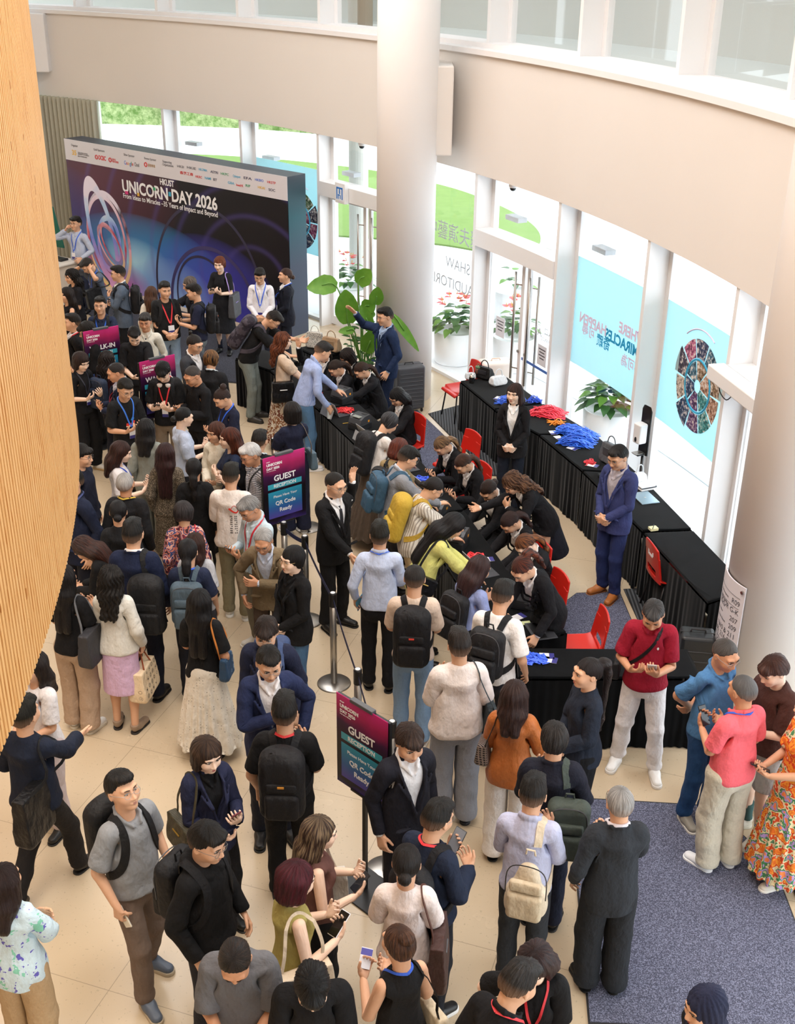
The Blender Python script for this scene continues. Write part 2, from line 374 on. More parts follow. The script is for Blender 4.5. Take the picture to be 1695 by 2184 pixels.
# ---------------------------------------------------------------- clothes, shoes and hair at rest
def gvol(z0, z1, arms, st=.0095):
    xs = axis((st/2, .26, st), (.26, .62, .0085)) if arms else axis((st/2, .34, st))
    return Vol(xs, axis((-.24, .24, .0085)), axis((z0, z1, st)))
def sleeve(v, cut, r0, r1, k=.035):
    c = arm_cut(cut); L = UA+FA
    if cut <= UA: v.cone(SH, SH+D0*(cut+.03), r0, r1, k, cut=c)
    else:
        v.cone(SH, EL, r0, (r0+r1)*.5, k, cut=c); v.cone(EL, WR, (r0+r1)*.5, r1, .02, cut=c)
def crew(v, r=.068, d=.060, z=1.505): v.ell((0, -.02, z), (r, r+.012, d), .01, 'd')
COL = [(.030, -.088, 1.437), (.062, -.045, 1.468), (.062, .03, 1.498), (.035, .068, 1.512), (0, .078, 1.514)]
def top_mesh(kind):
    arms = kind not in ('skirt', 'longskirt', 'pants', 'wide', 'shorts')
    if kind in ('tee', 'polo', 'loose'):
        o = .012 if kind != 'loose' else .026
        v = gvol(.86, 1.56, True); torso(v, o); v.clip(lambda X, Y, Z: .90-Z)
        sleeve(v, .235 if kind != 'loose' else .27, .058+o*.5, .062+o*.6); crew(v)
        if kind == 'polo': v.chain(COL, .012, .006, (1, 1, 1.3))
    elif kind in ('shirt', 'inner'):
        v = gvol(.88, 1.56, True); torso(v, .011 if kind == 'shirt' else .004)
        v.clip(lambda X, Y, Z: .93-Z)
        if kind == 'shirt': sleeve(v, UA+FA-.01, .058, .042)
        else: sleeve(v, UA+FA+.012, .049, .033)
        v.chain(COL, .013, .006, (1, 1, 1.5)); v.cone((.012, -.10, 1.40), (.045, -.075, 1.445), .010, .012, .006)
        if kind == 'shirt': v.cone((.004, -.136, .95), (.004, -.118, 1.38), .010, .010, .004)
        v.ell((0, -.105, 1.455), (.026, .045, .055), .006, 'd')
    elif kind in ('jacket', 'coat', 'openj'):
        v = gvol(.74, 1.56, True); torso(v, .024 if kind != 'coat' else .034)
        v.cone((0, .0, .80), (0, .0, .98), .182, .150, .04, (1, .82, 1)); v.clip(lambda X, Y, Z: .80-Z+.35*np.maximum(0, .05-np.abs(X))*(Y < 0))
        v.cone(SH-[.02, 0, -.006], SH+D0*.08, .062, .062, .03); sleeve(v, UA+FA-.005, .062, .047)
        zb = 1.09 if kind != 'openj' else .70
        v.clip(lambda X, Y, Z: -np.maximum(np.maximum(np.abs(X)-(Z-zb)*.27+.0, Y+.03), zb-Z))
        w = (1.40-zb)*.27+.008
        v.chain([(.012, -.158, zb+.01), (w*.62, -.150, zb+(1.40-zb)*.6), (w, -.105, 1.405), (.083, -.01, 1.47), (.05, .065, 1.505), (0, .085, 1.508)], .013, .008)
        v.cone((.022+w*.45, -.153, zb+.16), (w+.03, -.118, 1.375), .010, .012, .006)
        v.ell((.10, -.150, 1.0), (.065, .02, .011), .006)
    elif kind == 'sless':
        v = gvol(.88, 1.56, True); torso(v, .010); v.clip(lambda X, Y, Z: .92-Z); crew(v, .072, .06, 1.51)
        v.cone(SH+[.045, 0, .0], SH+[.12, 0, -.1], .07, .09, .01, mode='d')
    elif kind == 'puff':
        v = gvol(.88, 1.56, True); torso(v, .012); v.clip(lambda X, Y, Z: .92-Z); crew(v)
        v.ell(SH+D0*.11, (.085, .085, .085), .03); sleeve(v, .25, .07, .07)
    elif kind == 'sweater':
        v = gvol(.86, 1.56, True); torso(v, .022); v.clip(lambda X, Y, Z: .91-Z)
        sleeve(v, UA+FA-.01, .062, .048); v.cone(EL, WR-D0*.04, .060, .058, .02); crew(v, .066, .055, 1.53)
    elif kind == 'hoodie':
        v = gvol(.84, 1.60, True); torso(v, .026); v.clip(lambda X, Y, Z: .90-Z)
        sleeve(v, UA+FA-.005, .066, .050); crew(v, .07, .06, 1.53)
        v.chain([(.05, -.075, 1.44), (.085, -.01, 1.48), (.075, .07, 1.50), (0, .11, 1.49)], .030, .02)
    elif kind == 'blouse':
        v = gvol(.80, 1.56, True); torso(v, .022); v.cone((0, 0, .84), (0, 0, 1.0), .178, .155, .04, (1, .80, 1))
        v.clip(lambda X, Y, Z: .85-Z); sleeve(v, UA+FA-.03, .066, .060); crew(v, .066, .055, 1.53)
    elif kind in ('pants', 'wide', 'shorts', 'slim'):
        v = Vol(axis((.0045, .34, .009)), axis((-.24, .24, .009)), axis((.02, 1.08, .0105)))
        e = {'pants': .0, 'wide': .028, 'shorts': .02, 'slim': -.012}[kind]
        v.cone((0, .005, .90), (0, 0, 1.0), .150, .120, .05, (1, .76, 1)); v.ell((.070, .05, .90), (.085, .075, .10), .04)
        v.cone(HIP+[.0, 0, 0], KN, .088+e*.6, .070+e, .02)
        if kind != 'shorts': v.cone(KN, AN+[0, 0, -.02], .070+e, .062+e, .02)
        zc = .075 if kind != 'shorts' else .56
        v.clip(lambda X, Y, Z: np.maximum(Z-1.0, zc-Z)); v.box((0, 0, .35), (.010, .3, .46), .004, 0, 'd')
    elif kind in ('skirt', 'longskirt', 'dress'):
        zc = {'skirt': .47, 'longskirt': .14, 'dress': .42}[kind]
        v = Vol(axis((.0045, .42, .009)), axis((-.34, .34, .009)), axis((zc-.05, 1.10, .0105)))
        r = {'skirt': .185, 'longskirt': .30, 'dress': .22}[kind]
        v.cone((0, 0, .93), (0, 0, 1.05), .158, .130, .04, (1, .80, 1)); v.cone((0, 0, zc), (0, .005, .92), r, .162, .06, (1, .84, 1))
        v.clip(lambda X, Y, Z: np.maximum(Z-1.06, zc-Z))
        v.cone((0, 0, zc-.02), (0, 0, zc+.25), r-.025, .12, 0, (1, .82, 1), 'd')
    P, Q = v.mesh()
    N = vnormals(P, Q); z = P[:, 2]
    if kind in ('tee', 'polo', 'loose', 'shirt', 'sless', 'puff', 'sweater', 'hoodie'): P[:, :2] *= 1+.07*sm(-z, -1.02, -.92)[:, None]*(np.abs(P[:, 0]) < .24)[:, None]
    if kind == 'longskirt':
        a = np.arctan2(P[:, 0], P[:, 1]); P = P+N*(.016*sm(-z, -.95, -.3)*np.sin(a*17+2*np.sin(a*3)))[:, None]
    elif kind in ('pants', 'wide'):
        P = P+N*(.0042*noise3(P, 9, (1, 1, 1.8))*sm(-z, -1.0, -.8)+.0035*noise3(P, 26, (.6, .6, 1.6))*sm(-z, -.4, -.12))[:, None]
    elif kind not in ('inner', 'skirt'):
        a = {'jacket': .0035, 'coat': .004, 'blouse': .009, 'sweater': .006, 'hoodie': .007, 'loose': .008, 'shirt': .0065}.get(kind, .0055)*1.35
        n = noise3(P, 11, (1.2, 1.2, .8))+.6*noise3(P+3, 22, (1, 1, .6)); P = P+N*(a*n*(.5+.5*sm(-z, -1.42, -1.2)))[:, None]
    return P, Q
def shoe_mesh(kind):
    v = Vol(axis((.03, .17, .006)), axis((-.21, .09, .006)), axis((-.008, .15, .006)), False)
    v.cone((.095, .028, .055), (.097, -.03, .055), .040, .043, .02, (.95, 1, 1)); v.cone((.097, -.03, .045), (.102, -.135, .036), .044, .040, .03, (1.0, 1.05, .85))
    v.cone(AN+[0, .01, .0], AN+[0, .01, .03], .043, .042, .02)
    v.clip(lambda X, Y, Z: np.maximum(.004-Z, Z-.105)); v.clip(lambda X, Y, Z: Z-.095+.25*np.maximum(-Y-.02, 0))
    up = v.mesh()
    v = Vol(axis((.03, .17, .006)), axis((-.21, .09, .006)), axis((-.008, .06, .005)), False)
    t = .030 if kind == 'sneaker' else .014
    v.cone((.095, .030, .0), (.102, -.135, .0), .044, .047, .02, (.98, 1.06, 3)); v.clip(lambda X, Y, Z: np.maximum(-Z, Z-t))
    return up, v.mesh()
def hair_mesh(kind):
    hv = lambda z0=1.46, y1=.2, st=.0052: Vol(axis((st/2, .135, st)), axis((-.135, y1, st)), axis((z0, 1.80, st)))
    def cap(v, o, front=1.690, side=1.62, back=1.565, oz=None):
        v.ell((0, .014, 1.653), (.0785+o, .099+o, .094+(o if oz is None else oz)), 0)
        # hairline: rises from the nape, passes above the ear and across the forehead
        v.clip(lambda X, Y, Z: (np.interp(Y, [-.12, -.080, -.055, -.035, .01, .05, .09], [front+.010, front, front-.012, side+.030, side, (side+back)/2, back]))+.004*np.sin(X*260)+.003*np.sin(X*131+1)+.003*np.sin(Y*190)-Z)
    if kind == 'short': v = hv(); cap(v, .0025, 1.722, 1.650, 1.575, .010); v.ell((0, -.008, 1.724), (.062, .086, .032), .03); v.ell((.010, -.058, 1.734), (.045, .035, .022), .02)
    elif kind == 'crop': v = hv(); cap(v, .0022, 1.722, 1.655, 1.60, .006)
    elif kind == 'thin': v = hv(); cap(v, .0035, 1.738, 1.648, 1.575, .001)
    elif kind == 'mop': v = hv(); cap(v, .009, 1.684, 1.636, 1.565, .020); v.ell((0, -.06, 1.700), (.066, .045, .036), .02)
    elif kind == 'side': v = hv(); cap(v, .004, 1.716, 1.645, 1.575, .012); v.ell((0, -.005, 1.726), (.064, .088, .033), .03); v.cone((.05, -.065, 1.715), (-.045, -.075, 1.70), .022, .026, .02)
    elif kind == 'bob':
        v = hv(1.50); v.ell((0, .014, 1.660), (.095, .112, .105), 0); v.cone((.062, .01, 1.66), (.072, -.005, 1.56), .040, .036, .03); v.cone((0, .065, 1.66), (0, .06, 1.555), .055, .055, .03)
        v.cone((.04, .05, 1.66), (.045, .045, 1.555), .05, .05, .03)
        v.cone((0, -.14, 1.62), (0, -.105, 1.50), .052, .07, .01, (1, 1, 1.0), 'd'); v.ell((0, -.115, 1.64), (.058, .05, .055), .01, 'd')
    elif kind == 'shortf':
        v = hv(1.50); v.ell((0, .018, 1.660), (.091, .108, .102), 0); v.cone((.055, .03, 1.66), (.055, .035, 1.59), .04, .03, .03)
        v.ell((0, -.12, 1.625), (.062, .065, .062), .01, 'd'); v.clip(lambda X, Y, Z: 1.548+.25*np.maximum(-Y, 0)-Z)
    elif kind in ('long', 'vlong', 'wavy'):
        z0 = {'long': 1.33, 'vlong': 1.12, 'wavy': 1.26}[kind]
        v = hv(z0-.03, .24); v.ell((0, .014, 1.658), (.089, .108, .102), 0)
        v.cone((.060, .03, 1.65), (.070, .065, 1.48), .045, .045, .03); v.cone((0, .06, 1.65), (0, .095, 1.45), .06, .06, .03)
        v.cone((.035, .09, 1.50), (.040, .135, z0+.05), .062, .045, .04, (1.1, .75, 1)); v.cone((.07, -.005, 1.62), (.078, .01, 1.46), .022, .026, .02)
        v.cone((0, -.155, 1.62), (0, -.11, 1.45), .055, .06, .01, (1, 1, 1), 'd'); v.ell((0, -.118, 1.635), (.057, .05, .060), .01, 'd')
    elif kind in ('pony', 'lowpony', 'bun', 'lowbun', 'topknot', 'vpony'):
        v = hv({'pony': 1.34, 'lowpony': 1.28, 'vpony': 1.0}.get(kind, 1.50), .26); cap(v, .0045, 1.706, 1.645, 1.575, .008)
        if kind in ('pony', 'vpony'):
            v.ell((0, .118, 1.70), (.024, .024, .022), .012)
            zz = 1.40 if kind == 'pony' else 1.08
            v.chain([(0, .12, 1.70), (0, .155, 1.68), (0, .165, 1.60), (0, .16, zz+.1), (0, .16, zz)], .034, .03, (1, .8, 1), .016)
        elif kind == 'lowpony': v.chain([(0, .10, 1.60), (0, .125, 1.57), (0, .14, 1.50), (0, .15, 1.40), (0, .15, 1.33)], .036, .03, (1, .8, 1), .014)
        elif kind == 'bun': v.ell((0, .095, 1.735), (.044, .042, .038), .01)
        elif kind == 'lowbun': v.ell((0, .120, 1.600), (.040, .034, .036), .012)
        else: v.ell((0, .10, 1.755), (.022, .022, .022), .008); v.cone((0, .08, 1.73), (0, .1, 1.75), .015, .014, .01)
    elif kind == 'hijab':
        v = Vol(axis((.003, .26, .007)), axis((-.2, .22, .007)), axis((1.30, 1.80, .007)))
        v.ell((0, .014, 1.658), (.092, .112, .108), 0); v.cone((0, .02, 1.62), (0, .01, 1.46), .085, .10, .04); v.cone((.03, 0, 1.47), (.12, .01, 1.40), .10, .06, .05)
        v.cone((0, -.03, 1.50), (0, -.09, 1.38), .07, .06, .03); v.ell((0, -.115, 1.63), (.052, .06, .068), .008, 'd')
    P, Q = v.mesh(); N = vnormals(P, Q)
    a = np.arctan2(P[:, 0], P[:, 1]-.02); rr = np.hypot(P[:, 0], P[:, 1]-.02)
    amp = {'crop': .0008, 'hijab': .003, 'wavy': .007, 'mop': .0045, 'short': .0034, 'shortf': .003, 'thin': .002, 'side': .0036}.get(kind, .0018)
    n = (1 if kind in ('long', 'vlong', 'wavy', 'hijab', 'bob') else .3)*np.sin(a*19+3*np.sin(P[:, 2]*(40 if kind == 'wavy' else 9)))+.4*np.sin(a*41+P[:, 2]*30)+1.3*noise3(P, 34, (1, 1, .6))
    top = sm(rr, .012, .05); P = P+N*(amp*n*(.35+.65*top))[:, None]
    return P, Q
# small face parts, all modelled on the resting head
def merge(parts):
    V = []; F = []; MI = []; n = 0
    for v, f, m in parts:
        V.append(np.asarray(v, float)); F += [tuple(int(i)+n for i in q) for q in f]; MI += [m]*len(f); n += len(v)
    return np.concatenate(V), F, MI
def uvs(c, r, nu=12, nv=8):
    V = []; F = []
    for i in range(nv+1):
        t = math.pi*i/nv
        for j in range(nu):
            p = 2*math.pi*j/nu; V.append((c[0]+r[0]*math.sin(t)*math.cos(p), c[1]+r[1]*math.sin(t)*math.sin(p), c[2]+r[2]*math.cos(t)))
    for i in range(nv):
        for j in range(nu): F.append((i*nu+j, i*nu+(j+1) % nu, (i+1)*nu+(j+1) % nu, (i+1)*nu+j))
    return V, F
def tube(P, r, n=6, closed=False, flat=None, cap=True):
    """tube along a polyline; flat=(width, thickness, up) gives a ribbon with a rectangular section"""
    P = [np.array(p, float) for p in P]; V = []; F = []; m = len(P); up = None
    for i, p in enumerate(P):
        a = P[(i-1) % m] if (closed or i > 0) else P[i]; b = P[(i+1) % m] if (closed or i < m-1) else P[i]
        t = unit(b-a)
        if flat is not None:
            u = flat[2][i] if isinstance(flat[2], list) else np.array(flat[2], float); s_ = unit(np.cross(t, u)); w = unit(np.cross(s_, t))
            for x, y in ((-1, -1), (1, -1), (1, 1), (-1, 1)): V.append(p+s_*x*flat[0]/2+w*y*flat[1]/2)
        else:
            if up is None: up = np.array([0, 0, 1.]) if abs(t[2]) < .9 else np.array([1., 0, 0])
            s_ = unit(np.cross(t, up)); w = np.cross(s_, t); up = w
            rr = r[i] if isinstance(r, (list, tuple)) else r
            for k in range(n): V.append(p+(s_*math.cos(2*math.pi*k/n)+w*math.sin(2*math.pi*k/n))*rr)
    if flat is not None: n = 4
    for i in range(m if closed else m-1):
        for k in range(n): F.append((i*n+k, i*n+(k+1) % n, ((i+1) % m)*n+(k+1) % n, ((i+1) % m)*n+k))
    if cap and not closed: F.append(tuple(range(n))[::-1]); F.append(tuple((m-1)*n+k for k in range(n)))
    return V, F
def face_parts():
    eyes = []; brows = []; gl = []
    for s_ in (1, -1):
        eyes.append(uvs((s_*.031, -.0815, 1.6465), (.0135, .0095, .0058))+(0,)); eyes.append(uvs((s_*.031, -.0870, 1.6465), (.0055, .0052, .0055), 10, 6)+(1,))
        eyes.append(tube([(s_*.0155, -.0865, 1.6475), (s_*.022, -.0925, 1.6520), (s_*.031, -.0940, 1.6535), (s_*.040, -.0900, 1.6515), (s_*.047, -.0820, 1.6480)], .0016, 5)+(1,))
        brows.append(tube([(s_*.014, -.0985, 1.667), (s_*.030, -.0965, 1.6715), (s_*.046, -.0840, 1.667)], [.0028, .0030, .0014], 6)+(0,))
        ring = [(s_*.034+.023*math.cos(t), -.104+.006*abs(math.cos(t)), 1.641+.018*math.sin(t)) for t in np.linspace(0, 2*math.pi, 17)[:-1]]
        gl.append(tube(ring, .0013, 5, True)+(0,)); gl.append(tube([(s_*.057, -.098, 1.645), (s_*.077, -.04, 1.645), (s_*.083, .01, 1.642)], .0014, 5)+(0,))
        gl.append(([*ring], [tuple(range(16))], 1))
    gl.append(tube([(-.011, -.105, 1.645), (0, -.110, 1.648), (.011, -.105, 1.645)], .0013, 5)+(0,))
    lips = [tube([(-.020, -.0905, 1.5785), (-.008, -.0995, 1.5815), (0, -.1005, 1.5805), (.008, -.0995, 1.5815), (.020, -.0905, 1.5785)], [.0012, .0032, .003, .0032, .0012], 6)+(0,),
            tube([(-.019, -.0905, 1.577), (-.009, -.0985, 1.5745), (0, -.1000, 1.5735), (.009, -.0985, 1.5745), (.019, -.0905, 1.577)], [.0012, .0036, .0042, .0036, .0012], 6)+(0,)]
    return [merge(eyes[:3]), merge(eyes[3:])], [merge(brows[:1]), merge(brows[1:])], merge(lips), merge(gl)
# ---------------------------------------------------------------- materials
MATS = {}
def srgb(h):
    if isinstance(h, (tuple, list)): return tuple(h)+(1,)*(4-len(h))
    h = h.lstrip('#'); h = h if len(h) == 6 else ''.join(q*2 for q in h); c = [int(h[i:i+2], 16)/255 for i in (0, 2, 4)]
    return tuple(x/12.92 if x <= .04045 else ((x+.055)/1.055)**2.4 for x in c)+(1,)
class NT:
    def __init__(s, name, rough=.6, spec=.5, metal=0., color=None):
        s.m = bpy.data.materials.new(name); s.m.use_nodes = True; s.t = s.m.node_tree; s.b = s.t.nodes['Principled BSDF']
        s.b.inputs['Roughness'].default_value = rough; s.b.inputs['Specular IOR Level'].default_value = spec; s.b.inputs['Metallic'].default_value = metal
        if color is not None: s.b.inputs['Base Color'].default_value = color
    def n(s, ty, **k):
        x = s.t.nodes.new(ty)
        for a, b in k.items():
            if a.startswith('_'): x.inputs[a[1:]].default_value = b
            else: setattr(x, a, b)
        return x
    def l(s, a, b): s.t.links.new(a, b)
    def coord(s, sc=(1, 1, 1), rest=True, rot=(0, 0, 0)):
        a = s.n('ShaderNodeAttribute', attribute_name='rest') if rest else s.n('ShaderNodeTexCoord')
        m = s.n('ShaderNodeMapping'); m.inputs['Scale'].default_value = sc; m.inputs['Rotation'].default_value = rot
        s.l(a.outputs['Vector' if rest else 'Object'], m.inputs['Vector']); return m.outputs[0]
    def noise(s, v, scale, detail=2, rough=.5):
        x = s.n('ShaderNodeTexNoise', _Scale=scale, _Detail=detail, _Roughness=rough); s.l(v, x.inputs['Vector']); return x
    def mix(s, f, a, b):
        x = s.n('ShaderNodeMix', data_type='RGBA')
        if isinstance(f, (int, float)): x.inputs[0].default_value = f
        else: s.l(f, x.inputs[0])
        for i, c in ((6, a), (7, b)):
            if isinstance(c, tuple): x.inputs[i].default_value = c
            else: s.l(c, x.inputs[i])
        return x.outputs[2]
    def math(s, op, a, b=None):
        x = s.n('ShaderNodeMath', operation=op)
        for i, c in ((0, a), (1, b)):
            if c is None: continue
            if isinstance(c, (int, float)): x.inputs[i].default_value = c
            else: s.l(c, x.inputs[i])
        return x.outputs[0]
    def bump(s, h, st=.3, d=.01):
        x = s.n('ShaderNodeBump', _Strength=st, _Distance=d); s.l(h, x.inputs['Height']); s.l(x.outputs[0], s.b.inputs['Normal'])
    def col(s, c): s.l(c, s.b.inputs['Base Color'])
def mat(name, color, rough=.6, spec=.5, metal=0.):
    k = (name, color, rough, spec, metal)
    if k not in MATS: MATS[k] = NT(name, rough, spec, metal, srgb(color)).m
    return MATS[k]
def cloth(color, pat=None, sheen=.85):
    k = ('cloth', color, pat, sheen)
    if k in MATS: return MATS[k]
    t = NT('cloth', sheen, .25); c = srgb(color); v = t.coord()
    f1 = t.noise(t.coord((1, 1, .6)), 14, 3).outputs[0]; f2 = t.noise(v, 420, 1).outputs[0]
    h = t.math('ADD', f1, t.math('MULTIPLY', f2, .03)); t.bump(h, .7, .035)
    base = t.mix(t.noise(v, 60, 2).outputs[0], tuple(x*.88 for x in c[:3])+(1,), tuple(min(1, x*1.1) for x in c[:3])+(1,))
    if pat:
        kind, c2 = pat[0], srgb(pat[1])
        sx = t.n('ShaderNodeSeparateXYZ'); t.l(t.coord(), sx.inputs[0]); X, Y, Z = sx.outputs
        if kind in ('stripe', 'fine'):
            w = {'stripe': 190, 'fine': 420}[kind]; fac = t.math('GREATER_THAN', t.math('SINE', t.math('MULTIPLY', t.math('ADD', X, t.math('MULTIPLY', Y, .5)), w)), .35)
        elif kind == 'hstripe': fac = t.math('GREATER_THAN', t.math('SINE', t.math('MULTIPLY', Z, 260)), .2)
        elif kind == 'check':
            fac = t.math('MAXIMUM', t.math('GREATER_THAN', t.math('SINE', t.math('MULTIPLY', t.math('ADD', X, Y), 330)), .45), t.math('GREATER_THAN', t.math('SINE', t.math('MULTIPLY', Z, 330)), .45))
        elif kind == 'dots':
            vo = t.n('ShaderNodeTexVoronoi', _Scale=34., _Randomness=.15); t.l(v, vo.inputs['Vector']); fac = t.math('LESS_THAN', vo.outputs['Distance'], .13)
        elif kind == 'ring':
            vo = t.n('ShaderNodeTexVoronoi', _Scale=15., _Randomness=.05); t.l(v, vo.inputs['Vector']); fac = t.math('MULTIPLY', t.math('LESS_THAN', vo.outputs['Distance'], .36), t.math('GREATER_THAN', t.math('SINE', t.math('MULTIPLY', vo.outputs['Distance'], 38)), 0))
        elif kind == 'fleck': fac = t.math('GREATER_THAN', t.noise(v, 120, 2).outputs[0], .56)
        elif kind == 'camo': fac = t.math('GREATER_THAN', t.noise(v, 16, 1).outputs[0], .53)
        elif kind == 'sprig': fac = t.math('GREATER_THAN', t.noise(v, 15, 3, .6).outputs[0], .62)
        if kind == 'floral':
            n1 = t.noise(v, 13, 2); r = t.n('ShaderNodeValToRGB'); r.color_ramp.interpolation = 'CONSTANT'
            cols = pat[1:]; e = r.color_ramp.elements
            while len(e) < len(cols)+1: e.new(.5)
            for i in range(len(cols)+1):
                e[i].position = .0 if i == 0 else .36+.28*(i-1)/max(1, len(cols)-1); e[i].color = c if i == 0 else srgb(cols[i-1])
            t.l(n1.outputs[0], r.inputs[0]); base = r.outputs[0]
        else: base = t.mix(fac, base, c2)
        if kind == 'sprig' and len(pat) > 2: base = t.mix(t.math('GREATER_THAN', t.noise(t.coord((1, 1, 1), rot=(1, 2, 0)), 11, 3, .6).outputs[0], .63), base, srgb(pat[2]))
    t.col(base); MATS[k] = t.m; return t.m
def hairmat(color, c2=None, fade=None):
    k = ('hair', color, c2, fade)
    if k in MATS: return MATS[k]
    t = NT('hair', .40, .32); c = srgb(color); d = srgb(c2) if c2 else tuple(min(1, x*1.5+.004) for x in c[:3])+(1,)
    a = t.noise(t.coord((1, 1, .10)), 260, 3, .6).outputs[0]; t.bump(a, .9, .012)
    r = t.n('ShaderNodeMapRange', _2=.0) if False else t.n('ShaderNodeMapRange'); r.inputs[1].default_value = .42; r.inputs[2].default_value = .68
    t.l(t.noise(t.coord((1, 1, .10)), 120 if c2 else 160, 3).outputs[0], r.inputs[0]); base = t.mix(r.outputs[0], c, d)
    if fade is not None:      # clipped sides: the scalp shows between short hairs
        sx = t.n('ShaderNodeSeparateXYZ'); t.l(t.coord(), sx.inputs[0]); z = t.math('ADD', sx.outputs[2], 0); m = t.n('ShaderNodeMapRange'); m.inputs[1].default_value = 1.665; m.inputs[2].default_value = 1.60; t.l(z, m.inputs[0])
        sk = skinmat_rgb(fade); base = t.mix(t.math('MULTIPLY', m.outputs[0], .5), base, tuple(x*.62 for x in sk[:3])+(1,))
    t.col(base); MATS[k] = t.m; return t.m
SKINS = ['#e6bfa2', '#dcae8e', '#cf9a78', '#efcfb8']
def skinmat_rgb(i): return srgb(SKINS[i])
def skinmat(i):
    k = ('skin', i)
    if k in MATS: return MATS[k]
    c = srgb(['#e6bfa2', '#dcae8e', '#cf9a78', '#efcfb8'][i]); t = NT('skin', .5, .35)
    n = t.noise(t.coord(), 22, 3).outputs[0]; t.col(t.mix(n, tuple(x*y for x, y in zip(c[:3], (.93, .86, .84)))+(1,), tuple(min(1, x*1.06) for x in c[:3])+(1,)))
    t.b.inputs['Subsurface Weight'].default_value = .0; MATS[k] = t.m; return t.m

# ---------------------------------------------------------------- objects
def new_mesh(name, V, F, mats, MI=None, smooth=True, rest=None):
    me = bpy.data.meshes.new(name); V = np.asarray(V, np.float64)
    if isinstance(F, np.ndarray):
        me.vertices.add(len(V)); me.vertices.foreach_set('co', V.ravel()); me.loops.add(F.size); me.loops.foreach_set('vertex_index', F.ravel().astype(np.int32))
        me.polygons.add(len(F)); me.polygons.foreach_set('loop_start', np.arange(0, F.size, F.shape[1], dtype=np.int32)); me.update(calc_edges=True)
    else: me.from_pydata([tuple(v) for v in V], [], [tuple(int(i) for i in f) for f in F]); me.update()
    for m in mats: me.materials.append(m)
    if MI is not None: me.polygons.foreach_set('material_index', np.array(MI, np.int32))
    if smooth is True: me.polygons.foreach_set('use_smooth', [True]*len(me.polygons))
    if rest is not None:
        at = me.attributes.new('rest', 'FLOAT_VECTOR', 'POINT'); at.data.foreach_set('vector', np.asarray(rest, np.float64).ravel())
    me.update(); return me
def link(name, me, parent=None):
    o = bpy.data.objects.new(name, me); COLL.objects.link(o)
    if parent is not None: o.parent = parent
    return o
def tag(o, label=None, cat=None, group=None, kind=None):
    if label: o['label'] = label
    if cat: o['category'] = cat
    if group: o['group'] = group
    if kind: o['kind'] = kind
    return o
def empty(name, loc=(0, 0, 0), rz=0, label=None, cat=None, group=None, scale=1.):
    e = bpy.data.objects.new(name, None); COLL.objects.link(e); e.location = loc; e.rotation_euler = (0, 0, rz); e.scale = (scale,)*3
    e.empty_display_size = .1; return tag(e, label, cat, group)

TPL = {}
def lighten(P, Q, ratio):
    """fewer faces, same shape"""
    me = new_mesh('tmp', P, Q, []); o = bpy.data.objects.new('tmp', me); COLL.objects.link(o); d = o.modifiers.new('d', 'DECIMATE'); d.ratio = ratio
    dg = bpy.context.evaluated_depsgraph_get(); ev = o.evaluated_get(dg); m2 = ev.to_mesh(); n = len(m2.vertices); P2 = np.empty(n*3); m2.vertices.foreach_get('co', P2)
    m2.calc_loop_triangles(); T = np.empty(len(m2.loop_triangles)*3, np.int32); m2.loop_triangles.foreach_get('vertices', T); ev.to_mesh_clear(); bpy.data.objects.remove(o); bpy.data.meshes.remove(me)
    return P2.reshape(-1, 3), T.reshape(-1, 3).astype(np.int64)
def tpl(kind):
    """one template per garment, body or hair style: points, faces, bone weights, mesh"""
    if kind in TPL: return TPL[kind]
    if kind == 'body': P, Q = lighten(*build_body(), .17); W = weights(P, fingers=True)
    elif kind.startswith('hair_'): P, Q = lighten(*hair_mesh(kind[5:]), .5 if kind[5:] in ('short', 'crop', 'thin', 'side', 'mop') else .4); W = weights(P, arms=False, legs=False, hair=True)
    elif kind.startswith('shoe_'):
        (P1, Q1), (P2, Q2) = [lighten(*q, .25) for q in shoe_mesh(kind[5:])]; P = np.concatenate([P1, P2]); Q = np.concatenate([Q1, Q2+len(P1)]); W = np.zeros((len(P), NB), np.float32); W[:, B_FOL] = 1
        TPL[kind] = (P, Q, W, new_mesh('shoe', P, Q, [None, None], [0]*len(Q1)+[1]*len(Q2), rest=P)); return TPL[kind]
    else:
        P, Q = lighten(*top_mesh(kind), .30)
        lower = kind in ('pants', 'wide', 'shorts', 'slim', 'skirt', 'longskirt', 'dress')
        W = weights(P, arms=not lower, legs=True)
        if kind in ('skirt', 'longskirt', 'dress'):
            W[:] = 0; W[:, B_PEL] = 1
        if kind in ('jacket', 'coat', 'openj', 'blouse', 'tee', 'loose', 'polo', 'hoodie'):   # hems follow the hips more than one leg
            pass
    RC = P
    if kind.startswith('hair_') and kind != 'hair_hijab':      # strand direction: around the crown, so that the streaks run from crown to tip
        a = np.arctan2(P[:, 0], P[:, 1]-.02); RC = np.stack([.1*np.cos(a), .1*np.sin(a), P[:, 2]], 1)
    TPL[kind] = (P, Q, W, new_mesh(kind, P, Q, [None], rest=RC)); return TPL[kind]
FACE = {}
def face_meshes():
    if FACE: return FACE
    e, b, l, g = face_parts()
    for i in (0, 1): FACE['e%d' % i] = new_mesh('eye', e[i][0], e[i][1], [mat('eye_white', '#d8d2cc', .3), mat('iris', '#1a120e', .25)], e[i][2]); FACE['b%d' % i] = b[i]
    FACE['l'] = l; FACE['g'] = g; return FACE
def fmesh(key, m1, m2=None):
    k = (key, m1.name, m2.name if m2 else '')
    if k not in FACE: V, F, MI = FACE[key]; FACE[k] = new_mesh({'b': 'eyebrow', 'l': 'lips', 'g': 'glasses'}[key[0]], V, F, [m1]+([m2] if m2 else []), MI)
    return FACE[k]
from mathutils.bvhtree import BVHTree
